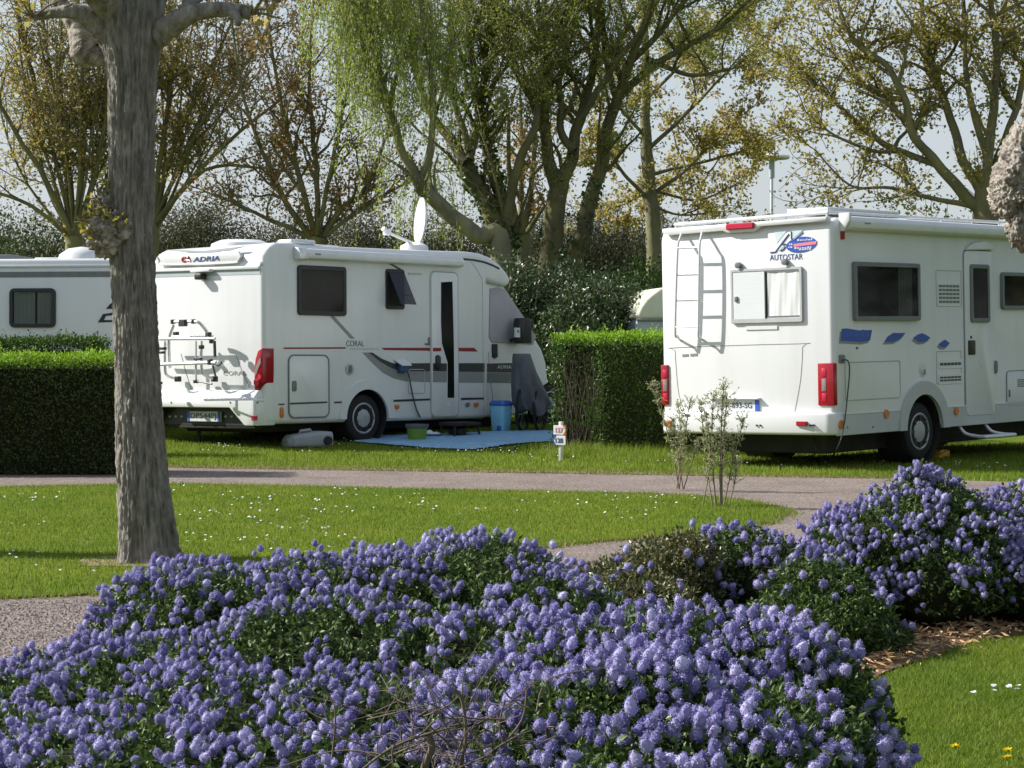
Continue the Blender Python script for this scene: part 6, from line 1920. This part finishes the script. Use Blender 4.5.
tree('plane_tree', 'wide limbed tree with yellowish young leaves behind the roof of the ladder motorhome', 38, [
    [(988, 262, 13), (986, 215, 13), (988, 170, 11)],
    [(984, 212, 9), (960, 190, 7.5), (935, 165, 6.5), (915, 135, 5.5), (905, 100, 4.8), (885, 65, 4), (855, 40, 3), (840, 10, 2)],
    [(940, 168, 5), (915, 158, 4.4), (888, 146, 4), (860, 125, 3.4), (838, 105, 2.6), (815, 85, 2), (800, 60, 1.3)],
    [(985, 200, 7), (960, 150, 6), (945, 100, 5), (928, 50, 4), (920, -10, 3), (915, -60, 2)], [(986, 178, 7), (992, 120, 6), (996, 60, 5), (990, -10, 3.6), (985, -70, 2.4)],
    [(970, 205, 4), (930, 198, 3), (890, 188, 2.2), (850, 185, 1.5), (815, 150, 1.1)], [(990, 180, 6), (1015, 110, 4.5), (1030, 40, 3.4), (1040, -40, 2)], [(905, 100, 3.4), (872, 92, 2.6), (840, 60, 1.8), (820, 20, 1.2)],
    [(988, 160, 5), (968, 90, 4), (965, 30, 3), (960, -40, 2)], [(905, 152, 3), (870, 150, 2.2), (835, 135, 1.6), (806, 112, 1)]],
    110, 'plane_yel', nsec=16, nter=10, nleaf=11, thin=.78, bark='bark_moss', secL=.36, lsize=(.05, .095), upb=.4)

# ------------------------------------------------------------------ grey-green scrub and laurels
def scrub(name, label, px, ytop, Y, w, seed, leaf='olive_leaf', n=9000, lsize=(.08, .16), group='shrubs behind the pitches', d=1.6, lw=.4):
    g = np.random.default_rng(seed)
    zt = CAMZ - (ytop - HOR) / F * Y
    X = (px - 512) / F * Y
    e = empty(name, (X, Y, 0))
    tag(e, label, 'shrub', group)
    T = Tubes(); k = 70; LP = []
    tips = []
    for i in range(k):
        a = g.uniform(0, 2 * np.pi); rr = w * g.random() ** .6
        t = np.array([rr * math.cos(a), rr * math.sin(a) * d / max(w, d) * 1.0, zt * (1 - .35 * (rr / w) ** 2) * g.uniform(.72, 1.04)])
        P = np.array(smooth_path([np.array([t[0] * .25, t[1] * .25, 0]), t * np.array([.6, .6, .5]) + g.normal(0, .12, 3), t], 5))
        T.add(P, np.linspace(.04, .006, len(P)), 4)
        m = n // k
        q = P[g.integers(2, len(P), m)] + g.normal(0, 1, (m, 3)) * np.array([w * .15, d * .15, zt * .06])
        LP.append(q)
    T.build('stems', M['bark_twig'], e)
    LP = np.concatenate(LP); LP = LP[LP[:, 2] > .05]
    D = unit(rdir(len(LP), g) + np.array([0, 0, .6]))
    V, Fc = leaves(LP, D, g.uniform(*lsize, len(LP)), g.uniform(*lsize, len(LP)) * lw, g)
    raw_mesh('foliage', V, Fc, M[leaf], e)
    return e
k = 0
for px, yt, Y, w in ((30, 215, 62, 2.4), (120, 222, 63, 2.6), (205, 205, 61, 2.4), (285, 225, 63, 2.2), (380, 212, 62, 2.6), (455, 214, 63, 2.4), (545, 212, 61, 2.2), (610, 210, 62, 2.0), (650, 220, 63, 1.6), (700, 225, 64, 1.6), (-40, 220, 62, 2.4)):
    lab = ('grey green shrub behind the white caravan roof', 'grey green shrub hidden mostly by the big trunk', 'tall soft grey green shrub between the big trunk and the rack motorhome', 'grey green shrub behind the rust leaved tree', 'brownish shrub behind the satellite dish', 'grey shrub behind the leaning willow limb',
           'grey green shrub between the mossy trunks', 'pale olive shrub right of the mossy trunks', 'olive shrub beside the upright plane trunk', 'low shrub behind the roof of the ladder motorhome', 'shrub beyond the caravan at the left edge')[k]
    scrub('wild_shrub', lab, px, yt, Y, w, 200 + k, 'olive_leaf', 64000, (.07, .15), d=1.8); k += 1
scrub('wild_shrub', 'dark bushy evergreen low behind the white caravan', 25, 222, 52, 2.0, 230, 'hedge_dark', 9000, (.08, .15), lw=.6)
scrub('wild_shrub', 'wispy bush top showing above the roof of the ladder motorhome', 838, 190, 60, .9, 231, 'olive_leaf', 900, (.07, .13))
scrub('wild_shrub', 'bright green bush behind the wide limbed tree', 925, 190, 52, 2.2, 232, 'privet', 5000, (.08, .14), lw=.6)
for i, (px, yt, Y, w, lf, lab) in enumerate(((515, 264, 38.5, 1.0, 'laurel', 'dark glossy laurel against the cab of the rack motorhome'), (560, 264, 39.0, 1.2, 'laurel', 'dark laurel below the mossy trunks'), (612, 270, 38.5, 1.1, 'laurel', 'glossy laurel with pale flashes left of the cream caravan'),
                                             (655, 262, 40.5, .9, 'privet', 'mid green bush above the cream caravan'), (588, 285, 37.5, .9, 'laurel', 'lower dark laurel just above the trimmed hedge'))):
    scrub('laurel_bush', lab, px, yt, Y, w, 240 + i, lf, 22000, (.055, .11), 'laurels behind the trimmed hedge', d=.9, lw=.55)
# clipped far hedge that closes the field behind the caravans
hedge('hedge', 'long rough hedge closing the field behind all the trees', (-32, 68, 0), 0, 62, 1.6, 4.2, 120000, 260, side='olive_leaf', top='olive_leaf', lsize=(.18, .34))

# ------------------------------------------------------------------ the big near trunk
def near_tree():
    g = np.random.default_rng(300)
    e = empty('pollarded_plane_tree', (TREE[0], TREE[1], 0))
    tag(e, 'big grey trunk of a pollarded tree with a leafy burl, standing on the lawn', 'tree')
    Y = TREE[1]; s = Y / F
    prof = [(566, 147.5, 36), (556, 147, 33.5), (545, 146, 31), (520, 144, 29), (480, 141.5, 27), (430, 138.5, 24.8), (380, 136.5, 23), (330, 134.5, 22.6), (280, 132, 22.5), (240, 130, 23.2), (200, 130, 23), (150, 130, 23.6), (100, 130, 24.5), (70, 130, 26), (45, 129, 30), (20, 128, 32), (-10, 128, 30), (-40, 128, 24)]
    yy = np.array([p[0] for p in prof]); xx = np.array([p[1] + 1.5 for p in prof]); rr = np.array([p[2] for p in prof])
    n, rows = 180, 560
    V = np.zeros((rows, n, 3))
    ys = np.linspace(566, -40, rows)
    a = np.linspace(0, 2 * np.pi, n, endpoint=False)
    for i, y in enumerate(ys):
        c = at(np.interp(y, yy[::-1], xx[::-1]), y, Y); r = np.interp(y, yy[::-1], rr[::-1]) * s * .93
        fl = max(0, (y - 480) / 86)
        lob = 1 + fl * .10 * np.sin(a * 5 + .7) + .015 * np.sin(a * 3 + y * .01)
        if y < 90: lob = lob + (90 - y) / 130 * .16 * np.sin(a * 3 + 2.2)
        V[i, :, 0] = c[0] + r * lob * np.cos(a); V[i, :, 1] = Y + r * lob * np.sin(a); V[i, :, 2] = max(c[2], -.03) if i == 0 else c[2]
    Vf = V.reshape(-1, 3)
    N = Vf - np.repeat(V.mean(1), n, 0); N[:, 2] = 0; N = unit(N)
    ang = np.tile(a, rows)
    d = np.array([noise.noise(Vector((math.cos(t) * 9, math.sin(t) * 9, p[2] * 3.2))) for t, p in zip(ang, Vf)])
    d2 = np.array([noise.noise(Vector((math.cos(t) * 15, math.sin(t) * 15, p[2] * 11))) for t, p in zip(ang, Vf)])
    dm = .012 * (.6 - 2.6 * np.abs(d)) + .010 * (.5 - 2.4 * np.abs(d2))
    Vf = Vf + N * dm[:, None] - np.array([TREE[0], TREE[1], 0])
    i = np.arange(rows - 1)[:, None] * n + np.arange(n)[None]; j = np.arange(rows - 1)[:, None] * n + (np.arange(n)[None] + 1) % n
    Fc = np.stack([i, j, j + n, i + n], -1).reshape(-1, 4)
    raw_mesh('trunk', Vf, Fc, M['bark_near'], e, True)
    base = np.array([TREE[0], TREE[1], 0])
    def lump_tube(pts, rad, name, m, sides=40, amp=.26):
        P = np.array(smooth_path([np.array(p) for p in pts], 20)); r = np.interp(np.linspace(0, len(rad) - 1, len(P)), np.arange(len(rad)), rad)
        Vt, Ft = tube_arrays(P, r, sides)
        cc = np.repeat(P, sides, 0); nn = unit(Vt - cc); rw = np.repeat(r, sides)
        q = np.array([noise.noise(Vector(p * 7)) * .8 + .6 * noise.noise(Vector(p * 22)) - .7 * abs(noise.noise(Vector(p * 45))) for p in Vt])
        Vt = Vt + nn * (q * amp * rw)[:, None]
        k = len(Vt); Vt = np.concatenate([Vt, [P[0], P[-1]]])
        ii = np.arange(sides)
        cap = np.concatenate([np.stack([ii, (ii + 1) % sides, np.full(sides, k)], 1), np.stack([ii + (len(P) - 1) * sides, (ii + 1) % sides + (len(P) - 1) * sides, np.full(sides, k + 1)], 1)])
        return raw_mesh(name, Vt - base, [Ft, cap], M[m], e, True)
    A = lambda px, py, dy=0: at(px, py, Y + dy)
    lump_tube([A(124, 50, .02), A(100, 26, -.08), A(78, 13, -.15), A(55, 13, -.15), A(33, 17, -.18)], [.09, .08, .05, .036, .03], 'limb', 'bark_near')
    lump_tube([A(112, 62, .05), A(92, 55, .05), (A(86, 50, .05)), A(76, 26, .1), A(58, 0, .15), A(40, -40, .2)], [.03, .085, .10, .058, .05, .04], 'limb', 'bark_knob')
    lump_tube([A(122, 40, .03), A(110, 10, -.12), A(92, -25, -.3), A(80, -90, -.35)], [.10, .10, .10, .09], 'limb', 'bark_near')
    lump_tube([A(138, 40, .1), A(146, 5, .2), A(160, -40, .3), A(172, -110, .4)], [.14, .12, .10, .09], 'limb', 'bark_near')
    lump_tube([A(146, 52, .02), A(161, 33, -.03), A(182, 18, -.1), A(214, 10, -.12), A(240, 11, -.12), A(251, 14, -.12)], [.05, .08, .062, .05, .046, .036], 'limb', 'bark_near')
    lump_tube([A(226, 10, -.12), A(236, 16, -.16), A(239, 24, -.2)], [.03, .03, .02], 'limb', 'bark_near', 12)
    lump_tube([A(180, 18, -.1), A(190, 4, -.05), A(204, -12, 0), A(220, -60, .1)], [.035, .04, .035, .03], 'limb', 'bark_near')
    lump_tube([A(128, 20, 0), A(128, -20, 0), A(124, -90, 0)], [.13, .11, .09], 'limb', 'bark_near')
    # burl with tufts of shoots and young leaves
    bl = A(116, 232, -.02)
    iv, jf = ico((0, 0, 0), (1, 1, 1), 5)
    q = np.array([noise.noise(Vector(p * 2.2)) * .35 + noise.noise(Vector(p * 6)) * .3 + noise.noise(Vector(p * 14)) * .16 for p in iv])
    Vb = iv * (1 + q)[:, None] * np.array([.165, .15, .15]) + (bl - base)
    raw_mesh('burl', Vb, jf, M['bark_knob'], e, True)
    iv2 = iv * (1 + q[::-1])[:, None] * np.array([.09, .09, .10]) + (A(112, 205, -.03) - base)
    raw_mesh('burl', iv2, jf, M['bark_near'], e, True)
    T = Tubes(); LP = []
    for k in range(80):
        dd = unit(np.array([g.normal(-.5, .6), g.normal(-.4, .6), g.normal(.1, .6)]))
        st = bl - base + dd * .13 + np.array([g.normal(0, .03), 0, g.uniform(-.02, .16)])
        P = grow(g, T, st, dd + np.array([0, 0, .2]), g.uniform(.03, .12), .0035, 3, .3, .3, 4)
        if g.random() < .6: LP.append(leafy(g, P, 4, .015))
    T.build('shoots', M['bark_twig'], e)
    LP = np.concatenate(LP)
    V, Fc = leaves(LP, rdir(len(LP), g), g.uniform(.03, .06, len(LP)), g.uniform(.025, .045, len(LP)), g)
    raw_mesh('young_leaves', V, Fc, M['plane_yel'], e)
    # knuckles and a few shoots high above the picture
    T = Tubes(); LP = []
    for px, py, dy in ((40, -40, .2), (80, -90, -.35), (172, -110, .4), (124, -90, 0), (220, -60, .1), (33, 17, -.18), (251, 14, -.12)):
        c = A(px, py, dy) - base
        for k in range(14 if py < 0 else 6):
            P = grow(g, T, c, unit(np.array([g.normal(0, .6), g.normal(0, .6), 1 if py < 0 else .3])), g.uniform(.5, 1.3) if py < 0 else g.uniform(.1, .3), .010, 5, .15, .3, 4)
            LP.append(leafy(g, P, 9 if py < 0 else 3, .03))
    T.build('twigs', M['bark_twig'], e)
    LP = np.concatenate(LP)
    V, Fc = leaves(LP, rdir(len(LP), g), g.uniform(.04, .08, len(LP)), g.uniform(.03, .06, len(LP)), g)
    raw_mesh('crown', V, Fc, M['plane_leaf'], e)
near_tree()

# ------------------------------------------------------------------ knobbly tree that reaches in from the right
def knob_tree():
    Y = 13.2
    b = at(1085, 400, Y); base = np.array([b[0], Y, 0.0])
    e = empty('pollarded_plane_tree', base)
    tag(e, 'gnarled pale knob of a pollarded tree reaching in from the right edge', 'tree')
    iv, jf = ico((0, 0, 0), (1, 1, 1), 6)
    def knob(px, py, r, dy, seed, name='knob'):
        c = at(px, py, Y + dy)
        q = np.array([noise.noise(Vector(p * 1.6 + Vector((seed, 0, 0)))) * .28 + abs(noise.noise(Vector(p * 5 + Vector((seed, 0, 0))))) * .26 + abs(noise.noise(Vector(p * 10))) * .17 + noise.noise(Vector(p * 22)) * .03 for p in iv])
        raw_mesh(name, iv * (1 + q)[:, None] * np.array(r) + c - base, jf, M['bark_knob'], e, True)
    knob(1013, 196, (.135, .16, .14), 0, 1)
    knob(1022, 182, (.16, .18, .18), -.03, 21)
    knob(1030, 158, (.16, .18, .20), .05, 5)
    knob(1021, 226, (.085, .10, .12), -.05, 9)
    knob(1024, 244, (.04, .06, .055), -.05, 11)
    knob(1046, 118, (.12, .14, .20), .05, 13)
    T = Tubes()
    T.add(np.array(smooth_path([at(1085, 470, Y) * np.array([1, 1, 0]), at(1086, 300, Y), at(1082, 200, Y), at(1070, 100, Y), at(1060, -20, Y)], 6)) - base, np.linspace(.26, .15, 25), 20)
    T.add(np.array(smooth_path([at(1082, 240, Y), at(1056, 190, Y), at(1046, 150, Y), at(1056, 90, Y), at(1070, 20, Y), at(1076, -60, Y)], 6)) - base, np.linspace(.16, .08, 31), 16)
    T.build('trunk', M['bark_knob'], e)
knob_tree()

# a second pollard out on the left, whose shade falls on the lawn and the path
def side_tree():
    g = np.random.default_rng(310)
    base = np.array([-4.9, 13.9, 0.0])
    e = empty('pollarded_plane_tree', base)
    tag(e, 'pollarded tree standing outside the left edge, casting shade on the lawn', 'tree')
    T = Tubes(); TW = Tubes(); LP = []
    T.add(smooth_path([(0, 0, 0), (.03, 0, 1.2), (-.02, .02, 2.4), (0, 0, 3.3)], 5), np.linspace(.22, .17, 16), 16)
    for k in range(6):
        a = k * 1.05
        P = grow(g, T, (0, 0, 3.1), (math.cos(a) * .8, math.sin(a) * .4, .7), 1.0, .09, 5, .1, .3, 8)
        for q in range(9):
            t = grow(g, TW, P[-1], unit(np.array([g.normal(0, .6), g.normal(0, .6), 1])), g.uniform(.5, 1.2), .01, 4, .15, .3, 4)
            LP.append(leafy(g, t, 10, .04))
    T.build('trunk', M['bark_near'], e); TW.build('twigs', M['bark_twig'], e)
    LP = np.concatenate(LP); V, Fc = leaves(LP, rdir(len(LP), g), g.uniform(.05, .09, len(LP)), g.uniform(.04, .07, len(LP)), g)
    raw_mesh('crown', V, Fc, M['plane_leaf'], e)
side_tree()

# unseen trees added behind the viewer and on the right: they shade the low sky and show in the window glass
def back_tree(x, y, hgt, w, seed, label):
    g = np.random.default_rng(seed)
    e = empty('added_tree', (x, y, 0)); tag(e, label, 'tree', 'unseen trees added for shade and reflections')
    T = Tubes(); T.add(smooth_path([(0, 0, 0), (.05, 0, hgt * .3), (0, .05, hgt * .7)], 4), np.linspace(.28, .1, 9), 10)
    LP = []
    for k in range(40):
        d = unit(np.array([g.normal(), g.normal(), g.normal(.2, .6)])); c = np.array([0, 0, hgt * .58]) + d * np.array([w, w, hgt * .40]) * g.uniform(.3, 1)
        T.add(smooth_path([(0, 0, hgt * g.uniform(.25, .6)), c * np.array([.5, .5, .8]), c], 3), np.linspace(.07, .015, 7), 5)
        LP.append(c + g.normal(0, 1, (170, 3)) * np.array([w * .2, w * .2, hgt * .09]))
    T.build('trunk', M['bark_far'], e)
    LP = np.concatenate(LP); V, Fc = leaves(LP, rdir(len(LP), g), g.uniform(.18, .36, len(LP)), g.uniform(.14, .26, len(LP)), g)
    raw_mesh('crown', V, Fc, M['hedge_dark'], e)
for i, (x, y, hh, w_) in enumerate(((-9, -9, 8, 2.8), (-3, -11, 9, 3), (4, -9, 8, 2.8), (10, -8, 9, 3.2), (16, -4, 8.5, 3), (21, 2, 9, 3.2), (25, 9, 8, 3), (24, 17, 8.5, 3.2), (23, 25, 8.5, 3.2), (22.5, 32, 9, 3.2), (23, 39, 9, 3.2))):
    back_tree(x, y, hh, w_, 400 + i, 'unseen leafy tree added round the lawn to darken low sky and window reflections')

# ================================================================== LIGHT, SKY, CAMERA
EL, AZ_BACK = 35.0, 12.0        # the sun stands on the left, a little behind the picture plane
sv = np.array([-math.cos(R(EL)) * math.cos(R(AZ_BACK)), math.cos(R(EL)) * math.sin(R(AZ_BACK)), math.sin(R(EL))])
sun = bpy.data.lights.new('sun', 'SUN'); sun.energy = 4.9; sun.angle = R(.55); sun.color = (1.0, .965, .91)
so = bpy.data.objects.new('sun', sun); COL.objects.link(so)
so.rotation_euler = Vector(-sv).to_track_quat('-Z', 'Y').to_euler()
w = bpy.data.worlds.new('World'); S.world = w; w.use_nodes = True
nt = w.node_tree
bg = nt.nodes['Background']
sky = nt.nodes.new('ShaderNodeTexSky'); sky.sky_type = 'NISHITA'; sky.sun_disc = False
sky.sun_elevation = R(EL); sky.sun_rotation = math.atan2(sv[0], sv[1])
sky.air_density = 1.3; sky.dust_density = .9; sky.ozone_density = 2.2; sky.altitude = 20
# thin pale cloud veil: strongest low down, thinner overhead
tc = nt.nodes.new('ShaderNodeTexCoord'); sx = nt.nodes.new('ShaderNodeSeparateXYZ'); nt.links.new(tc.outputs['Generated'], sx.inputs[0])
mr = nt.nodes.new('ShaderNodeMapRange'); mr.inputs[1].default_value = 0.0; mr.inputs[2].default_value = .7; mr.inputs[3].default_value = .88; mr.inputs[4].default_value = .45
nt.links.new(sx.outputs[2], mr.inputs[0])
vm = nt.nodes.new('ShaderNodeMix'); vm.data_type = 'RGBA'; vm.inputs[7].default_value = (3.15, 3.38, 3.72, 1)
nt.links.new(mr.outputs[0], vm.inputs[0]); nt.links.new(sky.outputs[0], vm.inputs[6]); nt.links.new(vm.outputs[2], bg.inputs[0]); bg.inputs[1].default_value = .12
S.view_settings.view_transform = 'Standard'; S.view_settings.look = 'None'; S.view_settings.gamma = 1.0
S.view_settings.use_curve_mapping = False
S.view_settings.exposure = .62
cam = bpy.data.cameras.new('camera'); co = bpy.data.objects.new('camera', cam); COL.objects.link(co)
cam.sensor_width = 36; cam.lens = F / 1024 * 36; cam.clip_end = 3000; cam.clip_start = .1
co.location = CAM; co.rotation_euler = (R(90) - PIT, 0, 0)
S.camera = co
S.render.resolution_x, S.render.resolution_y = 1024, 768
try:
    S.cycles.max_bounces = 6; S.cycles.transparent_max_bounces = 8; S.cycles.use_denoising = True
except Exception: pass
